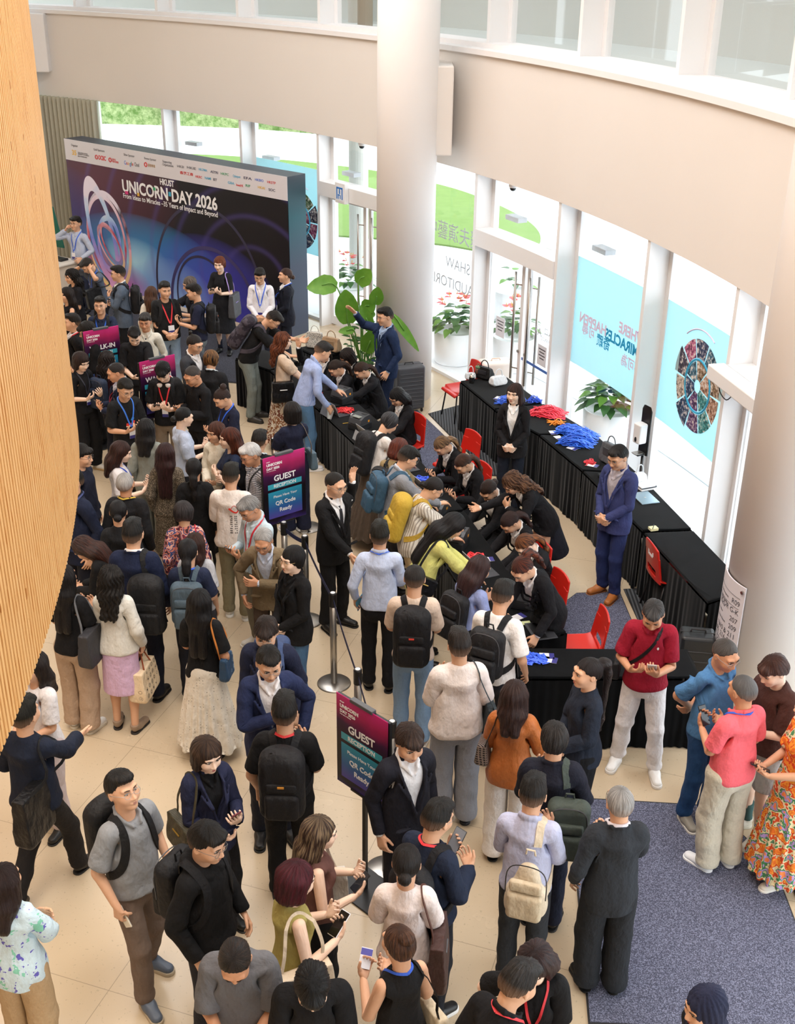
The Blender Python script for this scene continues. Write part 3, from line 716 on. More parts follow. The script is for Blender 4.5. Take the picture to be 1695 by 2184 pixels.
BV = {}
def surf(kind, pts, off=.007, centre=(0, .01)):
    """push points of a strap outwards on to the surface of the garment"""
    if kind not in BV:
        P, Q = tpl(kind)[:2]; BV[kind] = BVHTree.FromPolygons([tuple(p) for p in P], [tuple(int(i) for i in q) for q in Q])
    out = []; nrm = []
    for p in pts:
        p = np.array(p, float); c = np.array([p[0]*.45, centre[1], min(p[2], 1.40)-.0]); d = unit(p-c)
        best = None; o = Vector(c+d*.6); h = BV[kind].ray_cast(o, Vector(-d), .6)
        if h[0] is not None: q = np.array(h[0]); n = d
        else: q = p; n = d
        if np.linalg.norm(q-p) > .10: q = p
        out.append(q+n*off); nrm.append(n)
    for _ in range(3):
        out = [out[0]]+[(out[i-1]+out[i]*2+out[i+1])/4 for i in range(1, len(out)-1)]+out[-1:] if len(out) > 2 else out
    return out, nrm
def dense(P, k=4):
    P = [np.array(p, float) for p in P]; out = []
    for i in range(len(P)-1):
        p0 = P[max(i-1, 0)]; p1 = P[i]; p2 = P[i+1]; p3 = P[min(i+2, len(P)-1)]
        for j in range(k):
            t = j/k; out.append(.5*((2*p1)+(-p0+p2)*t+(2*p0-5*p1+4*p2-p3)*t*t+(-p0+3*p1-3*p2+p3)*t**3))
    return out+[P[-1]]
NAMES = {'tee': 't_shirt', 'polo': 'polo_shirt', 'loose': 't_shirt', 'shirt': 'shirt', 'inner': 'shirt', 'jacket': 'jacket', 'coat': 'jacket', 'openj': 'jacket', 'sless': 'sleeveless_top', 'puff': 'blouse', 'sweater': 'sweater',
         'hoodie': 'hooded_sweatshirt', 'blouse': 'blouse', 'pants': 'trousers', 'wide': 'trousers', 'slim': 'trousers', 'shorts': 'shorts', 'skirt': 'skirt', 'longskirt': 'long_skirt', 'dress': 'skirt'}
class Person: pass
def person(u, v, h, face, label, top, bot=('pants', '#17181c'), hair=('short', '#14110f'), inner=None, tie=None, fem=0, fat=0., skin=1, glass=None, lany=None, shoe=('dress', '#121212'), sock=None, lean=0, nod=0, turn=0, tilt=0, twist=0, L='down', R='down', legs='stand', bare=False, at=None, lip=None, group=None, hat=None):
    p = Person(); s = h/1.74; p.s = s
    M = pose(lean, twist, nod, turn, tilt, L, R, legs, fem)
    hd = (M[B_HEA]@np.array([0, .01, 1.765, 1]))[:3]
    hc = (M[B_HEA]@np.array([0, .0, 1.66, 1]))[:3]+np.array([0, 0, .105])      # the highest point of the head whatever its tilt
    ztop = hc[2]*s
    ang = math.radians(face)+math.pi/2; ca, sa = math.cos(ang), math.sin(ang)
    ox = (ca*hc[0]-sa*hc[1])*s; oy = (sa*hc[0]+ca*hc[1])*s
    g = gz(u, v, ztop) if at is None else np.array([at[0]+ox, at[1]+oy, 0])
    p.root = empty('person', (g[0]-ox, g[1]-oy, 0), ang, label, 'person', group, s)
    p.M, p.fem, p.fat = M, fem, fat
    R4 = np.eye(4); R4[:3, :3] = np.array([[ca, -sa, 0], [sa, ca, 0], [0, 0, 1]])*s; R4[:3, 3] = p.root.location; p.W4 = R4
    def wear(kind, name, mats, mirror=False, parent=None, st=None):
        P, Q, W, me0 = tpl(kind)
        if kind != 'hair': P2 = warp(P, fem, fat)
        if mirror:
            P2 = P2*[-1, 1, 1]; W = W.copy(); W[:, B_FOR] = W[:, B_FOL]; W[:, B_FOL] = 0
        me = me0.copy(); C = skin_pts(P2, W, M)
        if st is not None: C = C+st(C)
        me.vertices.foreach_set('co', C.ravel())
        if mirror: me.flip_normals()
        for i, m in enumerate(mats): me.materials[i] = m
        me.update(); return link(name, me, parent or p.root)
    sk = skinmat(skin); p.body = wear('body', 'body', [sk])
    p.tk = top[0]
    if inner: wear('inner', 'shirt', [cloth(inner, None)])
    wear(top[0], NAMES[top[0]], [cloth(top[1], top[2] if len(top) > 2 else None, top[3] if len(top) > 3 else .85)])
    wear(bot[0], NAMES[bot[0]], [cloth(bot[1], bot[2] if len(bot) > 2 else None)])
    for mir in (False, True): wear('shoe_'+shoe[0], 'shoe', [mat('shoe_upper', shoe[1], .45), mat('shoe_sole', shoe[2] if len(shoe) > 2 else '#1b1a19', .6)], mir)
    if sock:
        for a, k_, f_ in ((1, B_SHL, B_FOL), (-1, B_SHR, B_FOR)):
            V, F = tube([AN*[a, 1, 1]+[0, 0, z] for z in (0, .05, .12, .17)], [.045, .042, .047, .05], 12)
            V = np.array(V); link('sock', new_mesh('sock', skin_pts(V, weights(V, arms=False), M), F, [cloth(sock)]), p.root)
    if hair[0] != 'none':
        wear('hair_'+hair[0], 'headscarf' if hair[0] == 'hijab' else 'hair', [hairmat(hair[1], hair[2] if len(hair) > 2 else None, skin if hair[0] in ('short', 'crop', 'thin', 'side') else None) if hair[0] != 'hijab' else cloth(hair[1])])
    FM = face_meshes(); MH = Matrix([list(r) for r in M[B_HEA]])
    br = mat('eyebrow_hair', '#2a211c' if hair[0] == 'hijab' or srgb(hair[1])[0] < .25 else '#77736f', .7)
    for nm, me in (('eye', FM['e0']), ('eye', FM['e1']), ('eyebrow', fmesh('b0', br)), ('eyebrow', fmesh('b1', br)), ('lips', fmesh('l', mat('lip', lip or ('#b5605a' if fem else '#b27b6c'), .4)))):
        o = link(nm, me, p.root); o.matrix_local = MH
    if glass:
        lens = NT_lens(); o = link('glasses', fmesh('g', mat('glasses_frame', glass, .3, .5, .3), lens), p.root); o.matrix_local = MH
    if tie: ribbon(p, [(0, -.13, 1.425), (0, -.15, 1.38), (0, -.15, 1.28), (0, -.15, 1.18), (0, -.15, 1.08)], .05, .004, cloth(tie, None, .5), 'tie', 'inner', taper=(.6, 1.0), off=.006)
    if lany: lanyard(p, lany)
    return p
def NT_lens():
    if 'lens' in MATS: return MATS['lens']
    t = NT('glasses_lens'); o = t.t.nodes['Material Output']; g = t.n('ShaderNodeBsdfGlossy', _Roughness=.05); tr = t.n('ShaderNodeBsdfTransparent'); mx = t.n('ShaderNodeMixShader'); mx.inputs[0].default_value = .10
    t.l(tr.outputs[0], mx.inputs[1]); t.l(g.outputs[0], mx.inputs[2]); t.l(mx.outputs[0], o.inputs['Surface']); MATS['lens'] = t.m; return t.m
def posed(p, V, arms=False):
    V = np.asarray(V, float); return skin_pts(warp(V, p.fem, p.fat), weights(V, arms=arms, legs=False, hair=False)*1., p.M)
def ribbon(p, pts, w, th, m, name, kind=None, taper=None, off=.007, parent=None, k=4, world=False):
    D = dense(pts, k)
    if kind: D, N = surf(kind, D, off)
    else: N = [unit(np.array([q[0], q[1], 0])) for q in D]
    V = []; n = len(D)
    for i, q in enumerate(D):
        t = unit(D[min(i+1, n-1)]-D[max(i-1, 0)]); s_ = unit(np.cross(t, N[i])); u_ = unit(np.cross(s_, t)); ww = w if taper is None else w*(taper[0]+(taper[1]-taper[0])*i/(n-1))
        for a, b in ((-1, -1), (1, -1), (1, 1), (-1, 1)): V.append(q+s_*a*ww/2+u_*b*th/2)
    F = [(i*4+j, i*4+(j+1) % 4, (i+1)*4+(j+1) % 4, (i+1)*4+j) for i in range(n-1) for j in range(4)]+[(3, 2, 1, 0), tuple((n-1)*4+j for j in range(4))]
    C = posed(p, V)
    if world: return C, F
    return link(name, new_mesh(name, C, F, [m], smooth=False), parent or p.root)
def lanyard(p, color):
    m = mat('lanyard_ribbon', color, .6); k = p.tk
    pts = [(0, .08, 1.485), (.055, .045, 1.475), (.075, -.03, 1.45), (.062, -.12, 1.37), (.035, -.15, 1.26), (.006, -.16, 1.17)]
    a = ribbon(p, pts, .017, .003, m, 'lanyard', k, off=.008)
    C, F = ribbon(p, [(-x, y, z) for x, y, z in pts], .017, .003, m, 'x', k, off=.008, world=True)
    V = [v.co[:] for v in a.data.vertices]; F0 = [tuple(f.vertices) for f in a.data.polygons]
    b0, _ = surf(k, [(0, -.16, 1.13)], .014); b = b0[0]
    clipP = posed(p, [(0, b[1], 1.165), (0, b[1], 1.14)]); cv, cf = tube(list(clipP), .004, 6)
    n1 = len(V); n2 = n1+len(C)
    a.data = new_mesh('lanyard', V+[tuple(x) for x in C]+cv, F0+[tuple(i+n1 for i in f) for f in F]+[tuple(i+n2 for i in f) for f in cf], [m], smooth=False)
    c = np.array([[x, b[1]+(.0 if y < 0 else .004)-.002, 1.14+z] for y in (-1, 1) for z in (0, -.075, -.115) for x in (-.037, .037)])
    c = posed(p, c)
    f = [(0, 1, 3, 2), (2, 3, 5, 4), (7, 6, 8, 9), (9, 8, 10, 11), (0, 6, 7, 1), (4, 5, 11, 10), (0, 2, 8, 6), (2, 4, 10, 8), (1, 7, 9, 3), (3, 9, 11, 5)]
    f = [(0, 1, 3, 2), (2, 3, 5, 4), (6, 8, 9, 7), (8, 10, 11, 9), (0, 6, 7, 1), (4, 5, 11, 10), (0, 2, 8, 6), (2, 4, 10, 8), (1, 7, 9, 3), (3, 9, 11, 5)]
    link('badge', new_mesh('badge', c, f, [mat('badge_card', '#eeeef2', .4), mat('badge_print', '#3b3a86', .4)], [0, 1, 0, 1, 0, 0, 0, 0, 0, 0], smooth=False), a)
# ---------------------------------------------------------------- things carried
def own(V4, parts, name, label, cat, group=None, base=None):
    """a top-level thing from meshes given in world space; its origin sits at its own base"""
    allv = np.concatenate([np.asarray(v, float) for v, f, m, n, mi in parts]); b = allv.mean(0) if base is None else np.array(base); b[2] = allv[:, 2].min()
    root = empty(name, tuple(b), 0, label, cat, group); out = []
    for v, f, m, n, mi in parts:
        par = root
        if isinstance(n, tuple): par = out[n[1]]; n = n[0]
        o = link(n, new_mesh(n, np.asarray(v, float)-b, f, m if isinstance(m, list) else [m], mi, smooth=len(v) > 300, rest=np.asarray(v, float)-b), par); out.append(o)
    return root
def toworld(p, V): V = np.asarray(V, float); return (np.concatenate([V, np.ones((len(V), 1))], 1)@p.W4.T)[:, :3]
def rbox(c, h, r=.01, n=2, ax=None):
    """rounded box: centre, half sizes, edge radius, optional 3x3 axes (rows)"""
    bm = bmesh.new(); bmesh.ops.create_cube(bm, size=1.)
    for v in bm.verts: v.co = Vector((v.co[0]*2*h[0], v.co[1]*2*h[1], v.co[2]*2*h[2]))
    if r > 0: bmesh.ops.bevel(bm, geom=list(bm.edges), offset=min(r, min(h)*.95), segments=n, profile=.5, affect='EDGES')
    V = np.array([v.co[:] for v in bm.verts]); bm.verts.index_update(); F = [tuple(v.index for v in f.verts) for f in bm.faces]; bm.free()
    if ax is not None: V = V@np.array(ax)
    return V+np.array(c), F
def handM(p, side): return p.M[B_HAL if side == 'L' else B_HAR]
def handpt(p, side, P):
    P = np.asarray(P, float)*np.array([1 if side == 'L' else -1, 1, 1])-np.array([.022*(1 if side == 'L' else -1) if p.fem else 0, 0, 0])
    return toworld(p, (np.concatenate([P, np.ones((len(P), 1))], 1)@handM(p, side).T)[:, :3])
def phone(p, side, label, back='#1c1d20', screen='#23262c', size=1., cat='phone', name='smartphone'):
    tilt = unit(D0*.85+T0*.5); ax = np.array([unit(np.cross(tilt, N0)), N0, tilt])
    c = hp(.085, .012, .026)
    V, F = rbox(c, (.0375*size, .0045, .078*size), .004, 1, ax); V2, F2 = rbox(c+N0*.0048, (.034*size, .0006, .074*size), 0, 1, ax)
    if side == 'R': F = [f[::-1] for f in F]; F2 = [f[::-1] for f in F2]
    own(None, [(handpt(p, side, V), F, mat('phone_case', back, .35), 'case', None), (handpt(p, side, V2), F2, mat('phone_screen', screen, .08), 'screen', None)], name, label, cat)
def card(p, side, label, color='#eeeef4', name='badge_card', cat='card', sz=(.04, .06)):
    ax = np.array([T0, N0, D0]); V, F = rbox(hp(.11, .02, .022), (sz[0], .0012, sz[1]), 0, 1, ax); V2, F2 = rbox(hp(.11+sz[1]*.6, .02, .0235), (sz[0]*.98, .0008, sz[1]*.32), 0, 1, ax)
    own(None, [(handpt(p, side, V), F, mat('card', color, .5), 'card', None), (handpt(p, side, V2), F2, mat('card_print', '#5a57a8', .5), 'printed_band', None)], name, label, cat)
BPK = {}
def bp_meshes(kind):
    if kind in BPK: return BPK[kind]
    v = Vol(axis((.004, .24, .009)), axis((.06, .40, .009)), axis((.86, 1.56, .010)))
    if kind == 'tall': v.box((0, .215, 1.20), (.155, .085, .26), .075); v.ell((0, .20, 1.43), (.13, .09, .07), .04)
    elif kind == 'sling': v.cone((0, .19, 1.30), (0, .21, 1.08), .07, .13, .02, (1, .6, 1)); v.box((0, .205, 1.08), (.13, .065, .12), .06, .04)
    else: v.box((0, .205, 1.215), (.148, .078, .215), .07)
    N_ = v.mesh(); n = vnormals(*N_); body = (N_[0]+n*(.005*noise3(N_[0], 14))[:, None], N_[1])
    v = Vol(axis((.004, .2, .009)), axis((.15, .42, .009)), axis((.86, 1.5, .010))); z = 1.10 if kind != 'tall' else 1.08
    v.box((0, .285, z), (.115, .040, .105), .035); v.box((0, .285, z+.155), (.105, .025, .04), .02)
    pk = v.mesh(); BPK[kind] = (lighten(*body, .3), lighten(*pk, .3)); return BPK[kind]
def backpack(p, color, label, kind='std', pocket=None, onesh=0, drop=0., strapc=None, shiftx=0., logo=None):
    b, pk = bp_meshes(kind); m = cloth(color, None, .6); m2 = cloth(pocket or color, None, .6) if not isinstance(pocket, tuple) else cloth(color, pocket, .6)
    if isinstance(pocket, tuple): m = m2
    back = 0.0 if p.tk in ('tee', 'polo', 'shirt', 'sless') else .014
    def tr(V): V = V+np.array([shiftx, back+p.fat*.02, -drop]); return toworld(p, skin_pts(V, weights(V*[0, 1, 0]+[0, 0, 1.3], arms=False, legs=False), p.M))
    parts = [(tr(b[0]), b[1], m, 'bag_body', None), (tr(pk[0]), pk[1], m2, 'front_pocket', None)]
    sm_ = cloth(strapc or color, None, .7)
    for s_ in ((1, -1) if not onesh else (onesh,)):
        pts = [(s_*.06+shiftx*.5, .125+back, 1.40-drop*.6), (s_*.085, .07, 1.485), (s_*.10, .0, 1.49), (s_*.115, -.10, 1.43), (s_*.13, -.14, 1.32), (s_*.16, -.11, 1.18), (s_*.175+shiftx*.4, .02, 1.08-drop*.5), (s_*.12+shiftx, .15+back, 1.03-drop)]
        C, F = ribbon(p, pts, .052, .010, sm_, 'strap', p.tk, off=.009, world=True); parts.append((toworld(p, C), F, sm_, 'strap', None))
    V, F = tube([(-.03, .17, 1.42), (-.025, .18, 1.465), (.025, .18, 1.465), (.03, .17, 1.42)], .007, 6); parts.append((tr(np.array(V)), F, sm_, 'grab_handle', None))
    V, F = tube(dense([(-.13, .262, 1.16), (-.125, .27, 1.33), (-.07, .275, 1.405), (.07, .275, 1.405), (.125, .27, 1.33), (.13, .262, 1.16)]), .004, 5); parts.append((tr(np.array(V)), F, mat('zip', '#2b2b2e' if srgb(color)[0] > .1 else '#4a4b50', .4), 'zip', None))
    if logo: V, F = rbox((0, .305, 1.255), (.022, .010, .007), .002); parts.append((tr(V), F, mat('label_patch', logo, .6), 'label_patch', None))
    return own(None, parts, 'backpack', label, 'backpack')
def shoulderbag(p, side, color, label, size=(.15, .06, .12), strapc=None, z=.98, kind='bag', pat=None, cross=False, x=.245, y=.03, metal=None, sheen=.5, hand=False):
    """bag on a strap over the shoulder (or held by the hand), top slightly narrower than the base"""
    s_ = 1 if side == 'L' else -1; w, d, h = size; m = cloth(color, pat, sheen); sm_ = cloth(strapc or color, None, .5)
    if p.fem: x -= .03
    xs = axis((-d-.03, d+.03, .008)); v = Vol(xs, axis((-w-.04, w+.04, .009)), axis((-h-.03, h+.04, .009)), False)
    v.box((0, 0, 0), (d, w, h), min(d, .05)*.8); v.clip(lambda X, Y, Z: (np.abs(X)-d*(1.0-.45*(Z+h)/(2*h)))*.8); v.clip(lambda X, Y, Z: (np.abs(Y)-w*(1.0-.12*(Z+h)/(2*h)))*.9)
    P, Q = v.mesh(); P = P+vnormals(P, Q)*(.003*noise3(P, 18))[:, None]; P, Q = lighten(P, Q, .3)
    if hand:
        hw = handpt(p, side, [hp(.085, 0, .02)])[0]; c = hw-np.array([0, 0, h+.15]); ca = p.W4[:3, :3]/p.s
        Pw = P@ca.T+c; parts = [(Pw, Q, m, 'bag_body', None)]
        for dx in (-1, 1):
            V, F = tube(dense([np.array([dx*d*.5, -w*.45, h*.9])@ca.T+c, hw-[0, 0, .02]+ca@np.array([dx*.006, -.03, 0]), hw+ca@np.array([dx*.006, 0, .012]), hw-[0, 0, .02]+ca@np.array([dx*.006, .03, 0]), np.array([dx*d*.5, w*.45, h*.9])@ca.T+c]), .007, 6)
            parts.append((np.array(V), F, sm_, 'handle', None))
    else:
        c = np.array([s_*x, y, z]); P = P+c
        tf = lambda V: toworld(p, skin_pts(np.asarray(V, float), weights(np.asarray(V, float)*0+[0, 0, 1.3], arms=False, legs=False)*1., p.M))
        parts = [(tf(P), Q, m, 'bag_body', None)]; sx = s_*.115 if not cross else -s_*.09
        if cross: pts = [(s_*(x-.03), y-w*.6, z+h*.8), (s_*.10, -.15, 1.18), (-s_*.05, -.14, 1.36), (sx, -.02, 1.49), (-s_*.03, .12, 1.38), (s_*.10, .14, 1.18), (s_*(x-.03), y+w*.6, z+h*.8)]
        else: pts = [(s_*(x-.0), y-w*.7, z+h*.8), (s_*.20, -.12, 1.25), (s_*.135, -.07, 1.44), (s_*.120, .0, 1.495), (s_*.135, .08, 1.44), (s_*.20, .13, 1.25), (s_*(x-.0), y+w*.7, z+h*.8)]
        if cross: C, F = ribbon(p, pts, .026, .005, sm_, 'strap', p.tk, off=.008, world=True)
        else:
            D = dense(pts, 4); a, N = surf(p.tk, D[8:-8], .008); D = D[:8]+a+D[-8:]; V, F = tube(D, 0, flat=(.022, .006, [np.array([s_*.8, 0, .6])]*len(D))); C = posed(p, V)
        parts.append((toworld(p, C), F, sm_, 'strap', None))
    if metal:
        V, F = tube([(0, -w*.3, h*.3), (0, w*.3, h*.3)], .006, 6); V = np.array(V)+[s_*d*.75 if not hand else d*.75, 0, 0]
        V = (V@ca.T+c) if hand else tf(V+c); parts.append((V, F, mat('bag_clasp', metal, .3, .5, .8), 'clasp', None))
    return own(None, parts, {'tote': 'tote_bag'}.get(kind, 'handbag'), label, 'bag')
# ================================================================ THE PLACE
CC = np.array([-17.4, 7.05])
def pol(r, a, z=0.): return np.array([CC[0]+r*math.cos(math.radians(a)), CC[1]+r*math.sin(math.radians(a)), z])
def er(a): return np.array([math.cos(math.radians(a)), math.sin(math.radians(a)), 0.])
def et(a): return np.array([-math.sin(math.radians(a)), math.cos(math.radians(a)), 0.])
def obj(name, V, F, m, parent=None, MI=None, smooth=False, **tg):
    o = link(name, new_mesh(name, V, F, m if isinstance(m, list) else [m], MI, smooth), parent)
    if tg: tag(o, **tg)
    return o
def arc(r0, r1, z0, z1, a0, a1, n=60):
    V = []; F = []
    for i in range(n+1):
        a = a0+(a1-a0)*i/n
        for r, z in ((r0, z0), (r1, z0), (r1, z1), (r0, z1)): V.append(pol(r, a, z))
    for i in range(n):
        for k in range(4): F.append((i*4+k, i*4+(k+1) % 4, (i+1)*4+(k+1) % 4, (i+1)*4+k))
    F += [(3, 2, 1, 0), tuple(n*4+k for k in range(4))]; return V, F
def joinp(L):
    V, F, MI = merge([(v, f, m) for v, f, m in L]); return V, F, MI
def boxat(c, h, a=None, r=0.):
    """box whose x axis runs along the wall tangent at angle a and y axis outwards"""
    ax = np.eye(3) if a is None else np.array([et(a), er(a), [0, 0, 1.]]); return rbox(c, h, r, 2, ax)
def lathe(prof, c=(0, 0, 0), n=32):
    V = []; F = []
    for r, z in prof:
        for k in range(n): V.append((c[0]+r*math.cos(2*math.pi*k/n), c[1]+r*math.sin(2*math.pi*k/n), c[2]+z))
    for i in range(len(prof)-1):
        for k in range(n): F.append((i*n+k, i*n+(k+1) % n, (i+1)*n+(k+1) % n, (i+1)*n+k))
    F.append(tuple(range(n))[::-1]); F.append(tuple((len(prof)-1)*n+k for k in range(n))); return V, F
def text(s, size, pos, X, Y, m, parent=None, name='lettering', bold=0., align='CENTER', ext=.0008, sx=1.):
    c = bpy.data.curves.new(name, 'FONT'); c.body = s; c.size = size; c.align_x = align; c.align_y = 'CENTER'; c.extrude = ext; c.offset = bold; c.resolution_u = 3
    c.materials.append(m); o = bpy.data.objects.new(name, c); me = bpy.data.meshes.new_from_object(o); bpy.data.objects.remove(o); bpy.data.curves.remove(c)
    if not len(me.materials): me.materials.append(m)
    o = bpy.data.objects.new(name, me); COLL.objects.link(o); X = unit(X); Y = unit(Y); Z = np.cross(X, Y)
    M = Matrix.Identity(4)
    for i in range(3): M[i][0] = X[i]*sx; M[i][1] = Y[i]; M[i][2] = Z[i]; M[i][3] = pos[i]
    if parent is not None: o.parent = parent; o.matrix_parent_inverse = Matrix.Identity(4); o.matrix_local = world_of(parent).inverted()@M
    else: o.matrix_world = M
    return o
def world_of(o):
    M = o.matrix_basis.copy() if o.parent is None else world_of(o.parent)@o.matrix_basis
    return M
ST = dict(kind='structure')
# ---- materials of the building
def plaster(c, n=.03):
    k = ('plaster', c)
    if k in MATS: return MATS[k]
    t = NT('plaster', .75, .2); q = srgb(c); f = t.noise(t.coord(rest=False), 1.3, 3).outputs[0]; t.col(t.mix(f, tuple(x*(1-n) for x in q[:3])+(1,), q)); MATS[k] = t.m; return t.m
def floor_mat():
    t = NT('stone_floor', .23, .45); v = t.coord((1, 1, 1), False, (0, 0, .32)); br = t.n('ShaderNodeTexBrick', _Scale=1.); br.offset = 0; br.inputs['Brick Width'].default_value = 1.2; br.inputs['Row Height'].default_value = 1.2; br.inputs['Mortar Size'].default_value = .0025
    t.l(v, br.inputs['Vector']); a = t.noise(v, .9, 4).outputs[0]; b = t.noise(v, 38, 3).outputs[0]
    base = t.mix(a, srgb('#c3ae90'), srgb('#d2c0a6')); base = t.mix(t.math('GREATER_THAN', b, .66), base, srgb('#b9a88e'))
    t.col(t.mix(br.outputs['Fac'], base, srgb('#9f907a'))); r = t.n('ShaderNodeMapRange'); r.inputs[3].default_value = .16; r.inputs[4].default_value = .34; t.l(a, r.inputs[0]); t.l(r.outputs[0], t.b.inputs['Roughness']); return t.m
def carpet_mat(c='#4b4d5e', c2='#8c90a8'):
    t = NT('carpet', .95, .1); v = t.coord(rest=False); n1 = t.noise(v, 130, 2, .7).outputs[0]; n2 = t.noise(v, 60, 3).outputs[0]
    r = t.n('ShaderNodeMapRange'); r.inputs[1].default_value = .44; r.inputs[2].default_value = .66; t.l(n1, r.inputs[0]); t.col(t.mix(r.outputs[0], t.mix(n2, srgb(c), tuple(x*.8 for x in srgb(c)[:3])+(1,)), srgb(c2))); t.bump(n1, .6, .01); return t.m
def grooved_mat():
    t = NT('grooved_rubber', .7, .3); s = t.n('ShaderNodeSeparateXYZ'); t.l(t.coord(rest=False), s.inputs[0]); w = t.math('SINE', t.math('MULTIPLY', s.outputs[0], 160)); t.col(t.mix(t.math('GREATER_THAN', w, 0), srgb('#2c2e31'), srgb('#55585c'))); t.bump(w, .6, .01); return t.m
def glass_mat(k=.35, tint=(1, 1, 1, 1)):
    t = NT('pane_glass'); o = t.t.nodes['Material Output']; g = t.n('ShaderNodeBsdfGlossy', _Roughness=.01); tr = t.n('ShaderNodeBsdfTransparent'); tr.inputs[0].default_value = tint
    fr = t.n('ShaderNodeLayerWeight', _Blend=.5); mx = t.n('ShaderNodeMixShader'); t.l(t.math('ADD', t.math('MULTIPLY', t.math('POWER', fr.outputs['Facing'], 4), k), .03), mx.inputs[0]); t.l(tr.outputs[0], mx.inputs[1]); t.l(g.outputs[0], mx.inputs[2]); t.l(mx.outputs[0], o.inputs['Surface']); return t.m
def bamboo_mat():
    t = NT('bamboo_slats', .42, .4); v = t.coord((1, 1, .05), False); a = t.noise(v, 26, 4, .6).outputs[0]; b = t.noise(t.coord((1, 1, .03), False), 140, 2).outputs[0]; c = t.noise(t.coord((1, 1, .5), False), 14, 2).outputs[0]
    base = t.mix(a, srgb('#cf9858'), srgb('#e0b67e')); base = t.mix(t.math('GREATER_THAN', b, .60), base, srgb('#c38a4c')); base = t.mix(t.math('GREATER_THAN', c, .74), base, srgb('#b0783c')); t.col(base); t.bump(b, .2, .003); return t.m
WHITE = plaster('#f0eeee'); FASC = plaster('#ebe5df'); PILL = plaster('#f2eeec'); FRAME = mat('white_frame', '#eeeeef', .4); GASK = mat('dark_gasket', '#3c3c40', .5)
STEEL = mat('brushed_steel', '#a8a49e', .30, .5, .9); BLACKM = mat('black_metal', '#141416', .4); GLASS = glass_mat()
# ---- ground
V = [(0, 0, 0)]; n = 90; R0 = 21.45
obj('floor', [(-3, -8, 0)]+[pol(R0, a) for a in np.linspace(-44, 76, n)]+[(-14, 26, 0), (-14, -8, 0)], [tuple(range(1, n+3))], floor_mat(), **ST)
out_m = plaster('#e9ecef'); 
V, F = arc(R0, 110, -.25, -.02, -60, 110, 60); obj('ground_terrace', V, F, out_m, **ST)
paving = NT('terrace_joint', .7); 
for r in (22.6, 24.2, 26.2): V, F = arc(r, r+.02, -.02, -.014, -20, 60, 60); obj('trim_joint', V, F, mat('paving_joint', '#c9ced2', .8), **ST)
LW = [(-12, 28.5), (-5, 28.6), (-1.6, 28.2), (.77, 27.5), (2.1, 26.7), (2.9, 26.9), (3.35, 28.2), (3.2, 30.2), (2.3, 32.8), (.94, 35.1), (-1.6, 37.6), (-6, 39.5), (-12, 40)]
lw = dense([(x, y, 0) for x, y in LW], 6); t = NT('lawn_grass', .9, .1); t.col(t.mix(t.noise(t.coord(rest=False), 3, 5, .7).outputs[0], srgb('#667f48'), srgb('#7a9455')))
o = obj('lawn', [(p[0], p[1], .02) for p in lw]+[(p[0], p[1], -.04) for p in lw], [tuple(range(len(lw)))[::-1]]+[(i, i+1, i+1+len(lw), i+len(lw)) for i in range(len(lw)-1)], t.m, label='mown bright green lawn on the white terrace outside', cat='lawn', kind='stuff')
kb = dense([(4.1, 25.4, 0), (4.9, 27.5, 0), (4.9, 30.2, 0), (3.8, 33.4, 0), (2.0, 36.4, 0), (-1.4, 39.2, 0), (-6, 41.2, 0), (-12, 41.8, 0)], 6)
V, F = tube([p+[0, 0, .3] for p in kb], 0, flat=(.25, .66, (0, 0, 1))); obj('garden_wall', V, F, out_m, label='low curved white wall around the far side of the lawn', cat='garden wall')
# hedge: leafy mass far behind
hv = Vol(axis((-22, 6, .35)), axis((43.6, 47, .35)), axis((-.2, 7.2, .35)), False); hv.box((-8, 45.4, 3.1), (12.5, 1.2, 3.4), .5); P, Q = hv.mesh(); P = P+vnormals(P, Q)*(.22*noise3(P, 2.6)+.15*noise3(P, 6))[:, None]
t = NT('hedge_leaves', .8, .2); n1 = t.noise(t.coord(rest=False), 4.5, 6, .75).outputs[0]; r = t.n('ShaderNodeMapRange'); r.inputs[1].default_value = .38; r.inputs[2].default_value = .62; t.l(n1, r.inputs[0]); t.col(t.mix(r.outputs[0], srgb('#6f9a48'), srgb('#cfe0a0'))); t.bump(n1, 1., .3)
obj('hedge', P, Q, t.m, smooth=True, label='tall leafy green hedge at the far end of the terrace', cat='hedge', kind='stuff')
V, F = lathe([(.20, -.02), (.20, 6.)], tuple(pol(24.1, 20.5)), 24); obj('outside_column', V, F, mat('grey_stone', '#c9c6bd', .7), smooth=False, label='round grey column outside, seen through the cyan wheel window', cat='column')
V, F = lathe([(.20, -.02), (.20, 6.)], tuple(pol(24.2, 47.0)), 24); obj('outside_column', V, F, mat('grey_stone', '#c9c6bd', .7), label='round grey column outside above the backdrop wall', cat='column')
